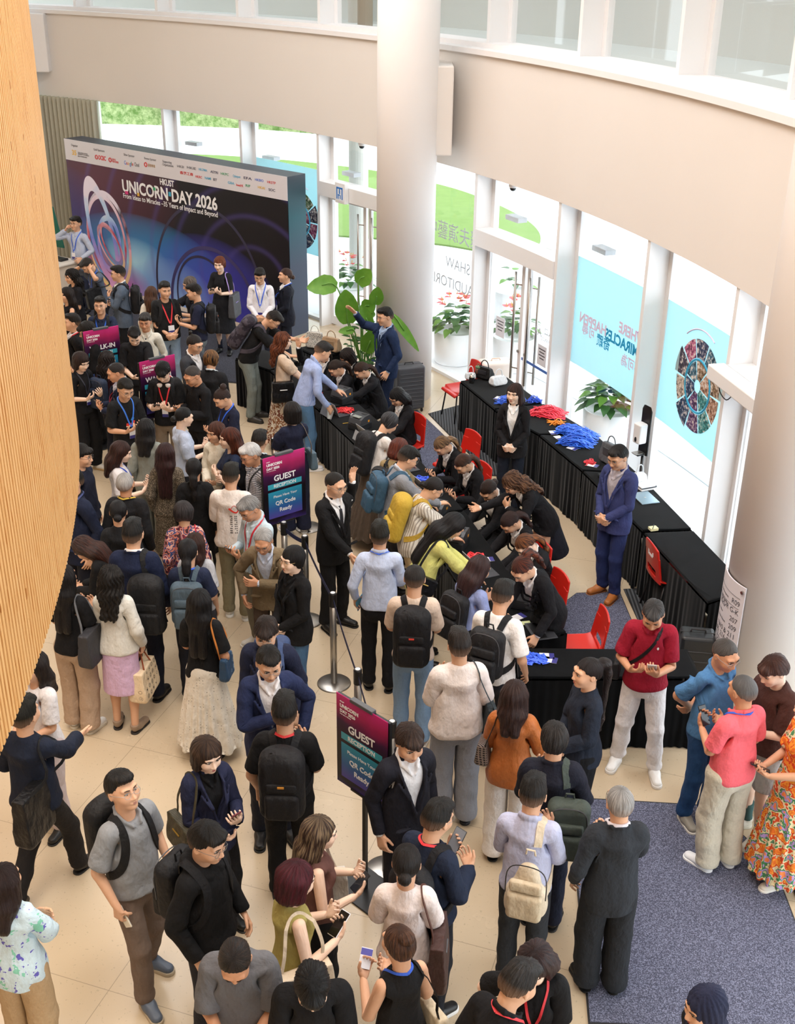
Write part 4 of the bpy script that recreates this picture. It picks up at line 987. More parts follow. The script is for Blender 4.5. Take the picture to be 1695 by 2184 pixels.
# ---- fascia, upper level
V, F = arc(21.1, 21.35, 3.4, 5.0, -44, 76, 120); obj('wall_fascia', V, F, FASC, smooth=False, **ST)
V, F = arc(21.04, 21.75, 5.0, 5.07, -44, 76, 120); obj('trim_1', V, F, WHITE, **ST)
V, F = arc(21.28, 21.75, 5.07, 5.13, -44, 76, 120); obj('trim_2', V, F, WHITE, **ST)
V, F = arc(21.1, 21.75, 7.4, 8.6, -44, 76, 80); obj('wall_top', V, F, WHITE, **ST)
V, F = arc(21.35, 21.72, 3.36, 3.44, -44, 76, 80); obj('trim_soffit', V, F, WHITE, **ST)
V, F = arc(21.35, 24.6, 4.2, 4.95, -44, 76, 80); obj('floor_upper_terrace', V, F, plaster('#c9cbc6'), **ST)
V, F = arc(24.6, 24.8, 4.2, 9.5, -44, 76, 80); obj('wall_upper_outer', V, F, plaster('#d7dad6'), **ST)
V, F = arc(21.1, 23.3, 8.6, 8.8, -44, 76, 80); obj('ceiling_added_shade', V, F, plaster('#c9cbc6'), **ST)  # unseen slab added to dim the upper terrace; its open edge admits sky light
for a in (15.2, 44.): V, F = lathe([(.14, 4.95), (.14, 8.6)], tuple(pol(23.2, a)), 20); obj('upper_column', V, F, mat('brown_stone', '#a79a88', .7), label='brown round column behind the upper windows, %s' % ('on the right' if a < 20 else 'left of the middle pillar'), cat='column')
LOW = [-1, 5.4, 11.5, 17.0, 23.0, 29.0, 35.0, 41.0, 47.0, 53.0, 59.0]; UPP = [-.4, 5.6, 11.6, 17.6, 23.6, 29.6, 35.6, 41.6, 47.6, 53.6, 59.6, 65.6]
def fin(a, z0, z1, r0, r1, nm):
    L = [boxat(pol((r0+r1)/2, a, (z0+z1)/2), (.035, (r1-r0)/2, (z1-z0)/2), a)+(0,)]
    for da, w in ((-.13, .010), (-.26, .006)): L.append(boxat(pol(r1-.02, a+da, (z0+z1)/2), (w, .03, (z1-z0)/2), a)+(1,))
    L.append(boxat(pol(r1-.01, a-.20, (z0+z1)/2), (.045, .045, (z1-z0)/2), a)+(0,))
    V, F, MI = joinp(L); obj(nm, V, F, [FRAME, GASK], MI=MI, **ST)
k = 0
for a in LOW: k += 1; fin(a, 0, 3.4, 21.12, 21.43, 'trim_fin_%d' % k)
for a in UPP: k += 1; fin(a, 5.1, 7.4, 21.36, 21.72, 'trim_fin_%d' % k)
w = 0
def pane(a0, a1, z0, z1, r, nm, m=None):
    V, F = arc(r, r+.012, z0, z1, a0+.2, a1-.2, 4); return obj(nm, V, F, m or GLASS, **ST)
DOORS = {(35.0, 41.0): 1, (23.0, 29.0): 2, (5.4, 11.5): 3}
for i in range(len(LOW)-1):
    a0, a1 = LOW[i], LOW[i+1]; w += 1
    if (a0, a1) in DOORS: pane(a0, a1, 2.62, 3.4, 21.4, 'window_%d' % w)
    else: pane(a0, a1, .05, 3.4, 21.4, 'window_%d' % w); V, F = arc(21.30, 21.42, 0, .05, a0, a1, 8); obj('trim_sill_%d' % w, V, F, FRAME, **ST)
for i in range(len(UPP)-1): w += 1; pane(UPP[i], UPP[i+1], 5.13, 7.4, 21.70, 'window_%d' % w, glass_mat() if i == 0 else None)
# ---- doors
def doorset(a0, a1, k):
    am = (a0+a1)/2; root = tag(empty('door_%d' % k, tuple(pol(21.35, am))), kind='structure')
    def part(nm, c, h, a, m, par=root, r=.004): 
        V, F = boxat(c-np.array(root.location), h, a, r); return obj(nm, V, F, m, par)
    half = math.radians((a1-a0)/2)*21.35
    V, F = arc(21.10, 21.44, 2.38, 2.62, a0+.1, a1-.1, 6); obj('transom', np.array(V)-np.array(root.location), F, FRAME, root)
    for s_ in (1, -1):
        ac = am+s_*(a1-a0)/4; hw = half/2-.035
        c = pol(21.36, ac, 1.19); leaf = empty('door_leaf', tuple(c-np.array(root.location))); leaf.parent = root
        c0 = c
        def lp(nm, dx, dz, h, m, dr=0.):
            V, F = boxat(et(ac)*dx+er(ac)*dr+np.array([0, 0, dz]), h, ac, .003); return obj(nm, V, F, m, leaf)
        for sx in (1, -1): lp('stile', sx*(hw-.04), 0, (.04, .025, 1.17), FRAME)
        lp('top_rail', 0, 1.13, (hw-.08, .025, .04), FRAME); lp('bottom_rail', 0, -1.09, (hw-.08, .025, .08), FRAME); lp('glass', 0, .02, (hw-.08, .006, 1.05), GLASS)
        hx = -s_*(hw-.16)
        for dr in (-.075, .075):
            V, F = tube([et(ac)*hx+er(ac)*dr+np.array([0, 0, z]) for z in (-.62, .98)], .019, 12); hh = obj('pull_handle', V, F, STEEL, leaf, smooth=True)
            for z in (-.45, .80): V, F = tube([et(ac)*hx+er(ac)*dr+np.array([0, 0, z]), et(ac)*(hx-s_*.10)+er(ac)*np.sign(dr)*.02+np.array([0, 0, z])], .010, 8); obj('handle_bracket', V, F, STEEL, hh)
        V, F = tube([et(ac)*(hx-s_*.10)+er(ac)*-.045+np.array([0, 0, -.18]), et(ac)*(hx-s_*.10)+er(ac)*-.02+np.array([0, 0, -.18])], .022, 12); obj('lock', V, F, STEEL, leaf)
    return root
for (a0, a1), k in DOORS.items(): doorset(a0, a1, k)
# ---- pillars and inner shell
for i, (x, y, r) in enumerate(((.065, 17.32, .43), (3.51, 9.28, .50), (-8.05, 25.3, .43), (1.2, 2.0-4, .45))):
    if i == 3: continue
    V, F = lathe([(r, 0), (r, 9.6)], (x, y, 0), 64); o = obj('column', V, F, PILL, smooth=False, **ST)
    for pl in o.data.polygons: pl.use_smooth = len(pl.vertices) == 4
V, F = rbox((.50, 17.75, 4.25), (.20, .55, .60), .02, 2); obj('trim_bracket', V, F, FASC, **ST)
V, F = rbox((-7.55, 25.75, 4.45), (.35, .45, .55), .02, 2); obj('trim_bracket', V, F, WHITE, **ST)
obj('wall_left', *[q for q in rbox((-14.1, 9, 4.8), (.1, 17.2, 4.8), 0)], plaster('#efe3d4'), **ST)
obj('wall_back', *[q for q in rbox((-3, -8.1, 4.8), (11.1, .1, 4.8), 0)], plaster('#efe3d4'), **ST)
ceil = obj('ceiling', [(-14.2, -8.2, 9.6), (9, -8.2, 9.6)]+[pol(21.75, a, 9.6) for a in np.linspace(-44, 76, 60)]+[(-14.2, 26.2, 9.6)], [tuple(range(63))], plaster('#f4f1ec'), **ST)
V, F = arc(21.1, 21.75, 8.6, 9.6, -44, 76, 80); obj('wall_top_2', V, F, WHITE, **ST)
# pleated blind by the far left column
V = []; F = []; aa = np.linspace(57.7, 66.5, 27*6+1)
for i, a in enumerate(aa):
    rr = 21.0+.07*math.sin(i/6*2*math.pi)
    V += [pol(rr, a, .02), pol(rr, a, 3.42)]
F = [(2*i, 2*i+2, 2*i+3, 2*i+1) for i in range(len(aa)-1)]; nn = len(V); V += [v+er(60)*.02 for v in V]; F += [tuple(q+nn for q in f[::-1]) for f in F]
obj('pleated_curtain', V, F, mat('blind_fabric', '#b9b6a4', .8), smooth=True, label='grey-beige pleated vertical blind left of the event backdrop', cat='curtain')
# bamboo drum hanging into the hall
DC = np.array([-17.0, 3.56]); DR = 15.30; ZB = 3.2
pitch = .046; V = []; F = []; MI = []; na = 0; a = -25.; A = []
while a < 62:
    da = math.degrees(pitch/DR); A.append((a, da)); a += da
prof = [(0.0, -.020), (.30, -.020), (.34, 0), (.62, 0), (.80, 0), (.86, .0), (.90, -.020)]
ring = []
for i, (a, da) in enumerate(A):
    for f_, d in ((0, -.032), (.34, -.032), (.40, 0), (.96, 0)): ring.append((a+da*f_, DR+d))
for a, r in ring:
    c, s_ = math.cos(math.radians(a)), math.sin(math.radians(a))
    for z in (ZB+(0 if r >= DR else .012), 9.6): V.append((DC[0]+r*c, DC[1]+r*s_, z))
for i in range(len(ring)-1): F.append((2*i, 2*i+2, 2*i+3, 2*i+1))
nb = len(V)
for a, r in ring[::4]+[ring[-1]]:
    c, s_ = math.cos(math.radians(a)), math.sin(math.radians(a))
    for z in (ZB+.012, 9.6): V.append((DC[0]+(DR-.16)*c, DC[1]+(DR-.16)*s_, z))
m_ = len(ring[::4])+1
for i in range(m_-1):
    F.append((nb+2*i, nb+2*i+1, nb+2*i+3, nb+2*i+2)); j = min(4*(i+1), len(ring)-1)
    F.append((nb+2*i, nb+2*i+2)+tuple(2*q for q in range(j, 4*i-1, -1)))
obj('wall_bamboo_drum', V, F, bamboo_mat(), **ST)
# ---- mats
CARP = carpet_mat(); GROO = grooved_mat(); EDGE = mat('rubber_edge', '#232326', .7)
def slab(name, P, m, z=.008, par=None, edge=None, **tg):
    c = np.mean(P, 0); n = len(P); V = [(x, y, 0) for x, y in P]+[(x, y, z) for x, y in P]; F = [tuple(range(n, 2*n)), tuple(range(n))[::-1]]+[(i, (i+1) % n, n+(i+1) % n, n+i) for i in range(n)]
    return obj(name, V, F, m, par, **tg)
def mat_with_edge(P, label, m=None):
    r = empty('entrance_mat', (P[0][0], P[0][1], 0), 0, label, 'floor mat'); P = [np.array(p)-np.array(P[0]) for p in P]; c = np.mean(P, 0)
    slab('carpet', [c+(p-c)*.985 for p in P], m or CARP, .012, r); slab('edging', P, EDGE, .008, r)
mat_with_edge([(1.30, 5.46), (2.93, 5.40), (2.95, 7.0), (2.62, 7.66), (1.46, 7.74)], 'large blue-grey speckled carpet mat in the right foreground')
mat_with_edge([(3.02, 5.2), (3.9, 5.0), (3.9, 6.9), (3.02, 7.0)], 'dark grooved entrance mat at the right edge of the picture', GROO)
mat_with_edge([(.28, 16.65), (-.35, 15.9), (.55, 13.9), (1.15, 14.2), (.62, 15.75)], 'speckled blue-grey carpet mat behind the far reception desk')
mat_with_edge([(.44, 16.5), (.95, 16.9), (1.6, 15.9), (1.9, 14.2), (1.25, 14.25), (.75, 15.6)], 'dark grooved entrance mat under the far end of the lanyard tables', GROO)
mat_with_edge([(1.15, 10.1), (1.97, 11.15), (2.45, 11.2), (2.55, 9.0), (1.25, 8.95)], 'dark speckled carpet mat under the red chairs at the desk corner')
mat_with_edge([(2.5, 11.25), (2.9, 11.3), (3.0, 9.6), (2.60, 9.6)], 'dark grooved mat strip beneath the chair at the long black table', GROO)
t = carpet_mat('#3a3b42', '#5b5d68'); mat_with_edge([(-6.9, 22.9), (-6.5, 23.6), (-1.9, 19.9), (-2.2, 18.9), (-2.0, 17.6), (-3.4, 17.9)], 'charcoal carpet laid in front of the event backdrop', t)
# ================================================================ FURNITURE AND EQUIPMENT
def velvet():
    t = NT('black_velvet', .95, .08); n = t.noise(t.coord(rest=False), 9, 3).outputs[0]; t.col(t.mix(n, srgb('#060708'), srgb('#0f1114'))); t.b.inputs['Sheen Weight'].default_value = .15; t.b.inputs['Sheen Roughness'].default_value = .4; return t.m
VELVET = velvet()
def covered_table(P, label, h=.75, legs=True, sides=(0, 1, 2, 3), group='black covered tables'):
    """P: four floor points, counter-clockwise; cloth over the top with a pleated skirt to the floor"""
    P = [np.array([x, y, 0.]) for x, y in P]; base = P[0].copy(); r = empty('covered_table', tuple(base), 0, label, 'table', group); P = [p-base for p in P]; c = sum(P)/len(P)
    V = []; F = []; E = []
    for i in range(len(P)):
        a, b = P[i], P[(i+1) % len(P)]; m = max(2, int(np.linalg.norm(b-a)/.16))
        for j in range(m): E.append(a+(b-a)*j/m)
    n = len(E)
    for k, (z, s_) in enumerate(((h-.02, 1.002), (h, .996), (h+.002, .97))):
        for i, p in enumerate(E): V.append(c+(p-c)*s_+np.array([0, 0, z+(.0015*math.sin(i*2.1) if k == 2 else 0)]))
    for k in range(2):
        for i in range(n): F.append((k*n+i, k*n+(i+1) % n, (k+1)*n+(i+1) % n, (k+1)*n+i))
    F.append(tuple(2*n+i for i in range(n))); obj('tablecloth_top', V, F, VELVET, r)
    for si in range(len(P)):
        a, b = P[si], P[(si+1) % len(P)]; d = unit(b-a); nrm = np.array([d[1], -d[0], 0]); L = np.linalg.norm(b-a); m = int(L/.013); V = []; F = []
        for z, amp in ((h-.03, .0015), (h-.12, .004), (.25, .006), (.012, .011)):
            for i in range(m+1):
                s_ = i/m*L; V.append(a+d*s_+nrm*(.016+amp*math.sin(s_*74+3.4*math.sin(s_*4.3+P[si][0]))*(.55+.45*math.sin(s_*9+si))+amp*.9*math.sin(s_*23+2.5*math.sin(s_*3.1)))+np.array([0, 0, z]))
        for k in range(3):
            for i in range(m): q = k*(m+1)+i; F.append((q, q+m+1, q+m+2, q+1))
        k0 = len(V); V += [v-nrm*.003 for v in V]; F += [tuple(q+k0 for q in f[::-1]) for f in F]; obj('pleated_skirt', V, F, VELVET, r, smooth=True)
    for p in P:
        q = c+(p-c)*.86; V, F = tube([q+[0, 0, .0], q+[0, 0, h-.03]], .014, 8); obj('leg', V, F, BLACKM, r)
    return r
def strip(pts, depth, labels, grp, flip=1, **k):
    pts = [np.array(p, float) for p in pts]
    for i in range(len(pts)-1):
        a, b = pts[i], pts[i+1]; d = (b-a)/np.linalg.norm(b-a); n = np.array([-d[1], d[0]])*flip
        a2 = a+d*.012; b2 = b-d*.012
        q = [a2, b2, b2+n*depth, a2+n*depth]
        if flip < 0: q = [q[1], q[0], q[3], q[2]]
        covered_table([tuple(p) for p in q], labels[i], group=grp, **k)
strip([(-2.46, 16.78), (-1.88, 16.24), (-1.06, 14.68), (-.40, 13.22), (.20, 11.48), (.66, 9.82), (1.04, 8.92)], .56, ['short black covered table at the far end of the desk by the grey trousers', 'black covered table where the auburn-haired guest stands', 'black covered table under the far printer and tablet', 'black covered table behind the man with the raised arms', 'black covered table under the middle printers', 'black covered table in front of the long-haired woman in yellow', ], 'curved reception desk of black covered tables')
covered_table([(1.05, 8.40), (2.62, 8.44), (2.60, 8.87), (1.07, 8.85)], 'wide black covered table behind the woman with the waist-length ponytail', group='curved reception desk of black covered tables')
BT = [((.88, 15.89), (1.29, 14.80), (1.95, 15.05), (1.52, 16.15)), ((1.30, 14.76), (1.80, 13.92), (2.50, 13.95), (1.97, 15.0)), ((1.81, 13.88), (2.20, 12.80), (2.83, 12.75), (2.53, 13.88)), ((2.21, 12.76), (2.63, 11.22), (3.16, 11.28), (2.85, 12.70)), ((2.64, 11.16), (2.98, 9.72), (3.12, 9.80), (3.34, 10.45), (3.17, 11.22))]
for q, l in zip(BT, ['far black covered table with the camera bag on it', 'black covered table with the red lanyards', 'black covered table with the big blue lanyard pile', 'black covered table with the tablet on it', 'near black covered table beside the directory pillar']):
    covered_table(list(q), l, group='black covered tables along the windows')
covered_table([(-1.55, 17.3), (-1.2, 16.85), (-.88, 17.12), (-1.2, 17.6)], 'small black covered table holding two handbags by the big plant', group='black covered tables by the plant')
# ---- red chairs
RED = NT('red_plastic', .35, .5, 0, srgb('#c8271d')).m
def chair_meshes():
    v = Vol(axis((.004, .25, .008)), axis((-.24, .26, .008)), axis((.40, .54, .008)))
    v.box((0, 0, .445), (.215, .21, .011), .010); v.cone((.2, -.2, .44), (-.2, -.2, .44), .018, .018, .02); s = v.mesh(); P = s[0]
    P[:, 2] += .030*((P[:, 0]/.2)**2)*(P[:, 1] > -.15)-.02*np.clip(-(P[:, 1]+.12)/.1, 0, 1)**2+.03*np.clip((P[:, 1]-.12)/.1, 0, 1)**2; seat = (P, s[1])
    v = Vol(axis((.004, .25, .007)), axis((.14, .34, .007)), axis((.42, .90, .0075)))
    v.box((0, .22, .66), (.205, .011, .205), .010); v.box((0, .22, .545), (.115, .08, .040), .03, 0, 'd'); b = v.mesh(); P = b[0]
    z = P[:, 2]; P[:, 0] *= 1-.16*np.clip((z-.55)/.3, 0, 1); P[:, 1] += .045*np.clip((z-.5)/.35, 0, 1)-.02*(P[:, 0]/.2)**2
    P[:, 2] -= .035*(P[:, 0]/.2)**2*(z > .75); return seat, (P, b[1])
CH = None
def chair(x, y, face, label, base='#141416'):
    """face: direction the sitter looks, degrees in plan"""
    global CH
    rz = math.radians(face)+math.pi/2
    if CH is None:
        se, ba = chair_meshes(); r = empty('red_chair', (x, y, 0), rz, label, 'chair', 'red plastic chairs at the tables'); sm_ = link('seat', new_mesh('seat', se[0], se[1], [RED]), r); link('backrest', new_mesh('backrest', ba[0], ba[1], [RED]), r)
        for sx in (1, -1):
            V, F = tube([(sx*.17, -.15, .435), (sx*.215, -.20, .0)], .012, 8); obj('leg', V, F, BLACKM, r, smooth=True)
            V, F = tube([(sx*.17, .14, .435), (sx*.215, .22, .0)], .012, 8); obj('leg', V, F, BLACKM, r, smooth=True)
            V, F = tube([(sx*.165, -.17, .432), (sx*.165, .17, .432), (sx*.15, .21, .50)], .010, 8); obj('side_rail', V, F, BLACKM, r, smooth=True)
        CH = r; return r
    r = CH.copy(); COLL.objects.link(r); r.location = (x, y, 0); r.rotation_euler = (0, 0, rz); r['label'] = label
    for ch in list(CH.children): c = ch.copy(); COLL.objects.link(c); c.parent = r
    return r
# ---- stanchions and belts
def stanchion(x, y, label):
    r = empty('queue_post', (x, y, 0), 0, label, 'queue post', 'steel queue posts with black heads')
    n = 48; V = []; F = []
    pr_ = [(.0, .018), (.02, .020), (.155, .012), (.162, .006), (.162, 0)]
    V, F = lathe(pr_[::-1]+[(.001, .022)], (0, 0, 0), 48); obj('base_plate', V, F, STEEL, r, smooth=True)
    V, F = tube([(0, 0, .015), (0, 0, .93)], .032, 24); obj('pole', V, F, STEEL, r, smooth=True)
    V, F = lathe([(.036, .86), (.036, .99), (.030, 1.0), (.001, 1.0)], (0, 0, 0), 24); h = obj('belt_head', V, F, BLACKM, r)
    V, F = lathe([(.022, 1.0), (.022, 1.003), (.001, 1.003)], (0, 0, 0), 20); obj('cap_badge', V, F, mat('cap_badge', '#d9dadc', .4), h)
    return r
POSTS = [(-.05, 6.86, 'queue post half hidden behind the young man in the dark suit'), (-.02, 7.40, 'queue post behind the near guest sign, only its base showing'), (-.31, 8.11, 'queue post just above the near guest reception sign'), (-.585, 9.36, 'free-standing queue post with its whole base plate in view'), (-.93, 10.50, 'queue post left of the man pointing down with his hand'), (-1.17, 10.80, 'queue post directly beneath the far guest reception sign'), (-1.08, 12.66, 'queue post beside the wide-legged navy suit of the bob-haired woman'), (-1.50, 13.05, 'queue post held by the woman with the red ribbon')]
for x, y, l in POSTS: stanchion(x, y, l)
BELT = mat('belt_webbing', '#1c2550', .7)
def belt(i, j, label, m=None, w=.048):
    a, b = POSTS[i], POSTS[j]; L = [np.array([a[0]+(b[0]-a[0])*t, a[1]+(b[1]-a[1])*t, .925-.02*math.sin(math.pi*t)]) for t in np.linspace(0, 1, 13)]
    V, F = tube(L, 0, flat=(w, .002, [unit(np.array([-(b[1]-a[1]), b[0]-a[0], 0]))]*13)); o = obj('queue_belt', np.array(V)-L[0], F, m or BELT, label=label, cat='belt'); o.location = L[0]
    mdl = L[6]-L[0]; d = unit(L[8]-L[5])
    for q in (3, 9): text('Cater Service', .022, L[q]+np.array([0, 0, 0])-unit(np.array([-d[1], d[0], 0]))*-.002, d, (0, 0, 1), mat('belt_print', '#cfd3e6', .6), o) if False else None
belt(3, 2, 'navy retractable belt from the free-standing post down to the near one'); belt(3, 4, 'navy retractable belt running up to the pointing man'); belt(4, 5, 'short navy belt under the far guest reception sign'); belt(2, 0, 'navy belt running behind the near guest reception sign')
belt(6, 7, 'navy belt between the two farthest queue posts')
# ---- signs on black stands
def grad(name, stops, axis_=2, sc=1., off=0., extra=None):
    t = NT(name, .4, .3); s = t.n('ShaderNodeSeparateXYZ'); t.l(t.coord(rest=False), s.inputs[0]); r = t.n('ShaderNodeValToRGB'); e = r.color_ramp.elements
    while len(e) < len(stops): e.new(.5)
    for i, (p, c) in enumerate(stops): e[i].position = p; e[i].color = srgb(c)
    f = t.math('ADD', t.math('MULTIPLY', s.outputs[axis_], sc), off)
    if extra: f = t.math('ADD', f, t.math('MULTIPLY', t.math('SUBTRACT', t.noise(t.coord(rest=False), extra[0], 3).outputs[0], .5), extra[1]))
    t.l(f, r.inputs[0]); t.col(r.outputs[0]); return t.m
SIGN_BG = grad('sign_print', [(0, '#3a2a78'), (.10, '#1a1226'), (.45, '#0c0a10'), (.68, '#3b1440'), (.86, '#a8245c'), (1, '#c8327e')], 2, 1/.80, .5, (3.2, .35))
SIGN_BOX = grad('sign_panel', [(0, '#5a44a8'), (.4, '#2f62a6'), (1, '#2d9cb8')], 2, 1/.34, .5)
TEAL = mat('teal_band', '#3aa6bd', .4); WHT = mat('white_print', '#f4f4f6', .5)
def sign(x, y, face, label, w1='GUEST', zc=1.29, turnb=0, q=('Please Have Your', 'QR Code', 'Ready')):
    a = math.radians(face)+math.pi/2; r = empty('standing_sign', (x, y, 0), a, label, 'sign', 'reception signs on black stands')
    def add(nm, c, h, m, par=r, rr=.003): V, F = rbox(c, h, rr, 1); return obj(nm, V, F, m, par)
    add('base_plate', (0, .0, .008), (.21, .17, .008), BLACKM); add('post', (0, 0, .47), (.016, .016, .46), BLACKM)
    b = add('frame', (0, -.012, zc), (.262, .014, .372), BLACKM); pp = add('printed_board', (0, 0, 0), (.255, .003, .385), SIGN_BG); pp.location = (0, -.032, zc)
    add('top_clip', (0, -.022, zc+.385), (.11, .022, .014), mat('grey_clip', '#4a4c50', .4)); add('bottom_clip', (0, -.022, zc-.385), (.11, .020, .010), BLACKM)
    F_ = -.0352-.0
    def bx(nm, z, hw, hh, m): o = add(nm, (0, 0, 0), (hw, .0006, hh), m, pp, 0); o.location = (0, -.0038, z); return o
    bx('teal_band', .045, .205, .029, TEAL); bx('lower_panel', -.165, .205, .150, SIGN_BOX)
    bpy.context.view_layer.update() if False else None
    Xa, Ya = np.array([math.cos(a), math.sin(a), 0]), np.array([0, 0, 1.]); nrm = np.cross(Xa, Ya); o0 = np.array([x, y, zc])+nrm*.0375
    def tx(s, size, dx, dz, bold=0, al='CENTER'): text(s, size, o0+Xa*dx+Ya*dz, Xa, Ya, WHT, pp, 'lettering', bold, al)
    tx(w1, .088, 0, .130, .0022); tx('RECEPTION', .052, 0, .045, .0008)
    for s_, z, dz in zip(q, (.040, .062, .062), (-.075, -.155, -.235)): tx(s_, z, 0, dz, .0012 if z > .05 else 0)
    tx('HKUST', .014, -.215, .330, .0002, 'LEFT'); tx('UNICORN', .040, -.215, .295, .0016, 'LEFT'); tx('DAY 2026', .036, -.215, .252, .0012, 'LEFT'); tx('From Ideas to Miracles', .012, -.215, .226, 0, 'LEFT')
    return r
sign(-.205, 6.66, 226, 'near GUEST RECEPTION sign, standing in the foreground aisle')
sign(-1.19, 11.05, 308, 'far GUEST RECEPTION sign beside the man in the black suit who points')
sign(-3.05, 14.0, 312, 'WALK-IN RECEPTION sign behind the man with headphones', 'WALK-IN', q=('Please Have Your', 'QR Code', 'Ready'))
sign(-4.03, 15.2, 308, 'WALK-IN RECEPTION sign in front of the man with folded arms', 'WALK-IN', q=('Please Have Your', 'QR Code', 'Ready'))
# ---- event backdrop
BA, BB = np.array([-6.69, 24.04, 0]), np.array([-1.93, 20.19, 0]); BX = unit(BB-BA); BW = np.linalg.norm(BB-BA); BN = np.array([BX[1], -BX[0], 0]); BH, BD = 2.8, .43
bd = empty('event_backdrop', tuple((BA+BB)/2-BN*BD/2), math.atan2(BX[1], BX[0]), 'big printed backdrop wall reading UNICORN DAY 2026', 'backdrop')
def backdrop_mat():
    t = NT('backdrop_print', .45, .3); s = t.n('ShaderNodeSeparateXYZ'); t.l(t.coord(rest=False), s.inputs[0]); X, Y, Z = s.outputs
    def blob(cx, cz, rx, rz, p=2.):
        a = t.math('DIVIDE', t.math('SUBTRACT', X, cx), rx); b = t.math('DIVIDE', t.math('SUBTRACT', Z, cz), rz); d = t.math('SQRT', t.math('ADD', t.math('MULTIPLY', a, a), t.math('MULTIPLY', b, b))); q = t.math('SUBTRACT', 1, t.math('MINIMUM', d, 1)); return t.math('POWER', q, p)
    c = srgb('#0b0712')
    base = t.mix(blob(-2.3, .9, 2.6, 1.5, .6), c, srgb('#5a2036')); base = t.mix(blob(-3.2, -.4, 1.8, 1.5, .7), base, srgb('#2c2a7c'))
    base = t.mix(blob(-1.0, -.75, 2.6, 1.15, .55), base, srgb('#3c9be0')); base = t.mix(blob(-1.2, -.55, 1.1, .5, .9), base, srgb('#b9e6fa')); base = t.mix(blob(.9, -.9, 1.9, 1.2, .6), base, srgb('#4a48c0')); base = t.mix(blob(-.1, -1.1, 1.3, .8, .7), base, srgb('#8fb0e6'))
    base = t.mix(blob(-2.35, -1.0, .5, .6, .5), base, srgb('#d8402c')); base = t.mix(blob(-1.5, -1.1, .8, .5, .8), base, srgb('#c46ab0'))
    w = t.math('SINE', t.math('ADD', t.math('MULTIPLY', t.math('SQRT', t.math('ADD', t.math('POWER', t.math('SUBTRACT', X, 2.2), 2), t.math('POWER', t.math('MULTIPLY', t.math('ADD', Z, .3), 1.3), 2))), 9), 1.2)); base = t.mix(t.math('MULTIPLY', t.math('POWER', t.math('MAXIMUM', w, 0), 6), .28), base, srgb('#5a4c9a'))
    t.col(base); return t.m
def bdb(nm, x, y, z, h, m, par=bd, r=0): V, F = rbox((x, y, z), h, r, 1); return obj(nm, V, F, m, par)
bdb('core', 0, 0, BH/2, (BW/2, BD/2, BH/2), mat('dark_panel', '#3e4654', .5)); bdb('end_panel', BW/2+.004, .0, BH/2, (.004, BD/2, BH/2), grad('end_print', [(0, '#454e60'), (.45, '#3d4658'), (.75, '#1d5560'), (1, '#37404a')], 2, 1/2.8, 0))
o = bdb('printed_face', 0, 0, 0, (BW/2, .003, 1.2), backdrop_mat()); o.location = (0, -BD/2-.004, 1.2)
wb_ = bdb('sponsor_band', 0, 0, 0, (BW/2, .005, .2), mat('sponsor_band', '#d9d6dc', .5)); wb_.location = (0, -BD/2-.007, 2.6)
def btx(s, x, z, size, m=WHT, bold=0., al='LEFT', par=None): text(s, size, (BA+BX*x+np.array([0, 0, z])+BN*(.014 if z > 2.4 else .010)), BX, (0, 0, 1), m, par or (wb_ if z > 2.4 else o), 'lettering', bold, al)
GREY = mat('grey_print', '#55555e', .5); REDP = mat('red_print', '#cf2a2f', .5); BLUP = mat('blue_print', '#3d6fd0', .5); GRNP = mat('green_print', '#2f9c6a', .5); NAVP = mat('navy_print', '#252b52', .5); YELP = mat('yellow_print', '#e0b23a', .5); PNKP = mat('pink_print', '#d62f7c', .5); CYNP = mat('cyan_print', '#3aa9cf', .5)
def bpt(u, v):
    d = _fw+_rt*(u-847.5)/F_PX-_up*(v-1092)/F_PX; q = BA+BN*.01; t_ = ((q-CAM)@BN)/(d@BN); h_ = CAM+d*t_; return (h_-BA)@BX, h_[2]
def bfit(s_, u0, v0, u1, v1, size, m=WHT, bold=0., hk=1.):
    """lettering set between two surveyed points of the printed wall"""
    (x0, z0), (x1, z1) = bpt(u0, v0), bpt(u1, v1); btx(s_, 0, (z0+z1)/2, size, m, bold); ob = COLL.objects[-1]; me = ob.data; n = len(me.vertices); C_ = np.empty(n*3); me.vertices.foreach_get('co', C_); C_ = C_.reshape(-1, 3)
    C_[:, 0] = (C_[:, 0]-C_[:, 0].min())/(C_[:, 0].max()-C_[:, 0].min())*(x1-x0)+x0; me.vertices.foreach_set('co', C_.ravel()); me.update()
bfit('HKUST', 341, 388, 371, 393, .155, bold=.004); bfit('UNICORN DAY 2026', 261, 400, 463, 434, .315, bold=.009); bfit('From Ideas to Miracles \u201335 Years of Impact and Beyond', 263, 419, 464, 457, .130, bold=.0015)
for x, z, w_, h_, m in [(*bpt(u_, v_), a_, b_, m_) for u_, v_, a_, b_, m_ in ((270, 411, .045, .03, PNKP), (295, 415, .03, .03, YELP), (320, 408, .03, .04, NAVP), (329, 403, .035, .03, GRNP), (362, 414, .035, .04, CYNP))]:
    V, F = rbox((x-BW/2, -.0068, z-1.2), (w_, .0015, h_), 0); obj('letter_accent', V, F, m, o)
for s_, u0, u1, v in (('Organizer', 152, 166, 310), ('Gold Sponsors', 200, 223, 320), ('Silver Sponsor', 264, 287, 331), ('Bronze Sponsor', 308, 333, 339), ('Supporting', 347, 366, 345), ('Organizations', 347, 370, 352)): bfit(s_, u0, v-1, u1, v+2, .062, GREY)
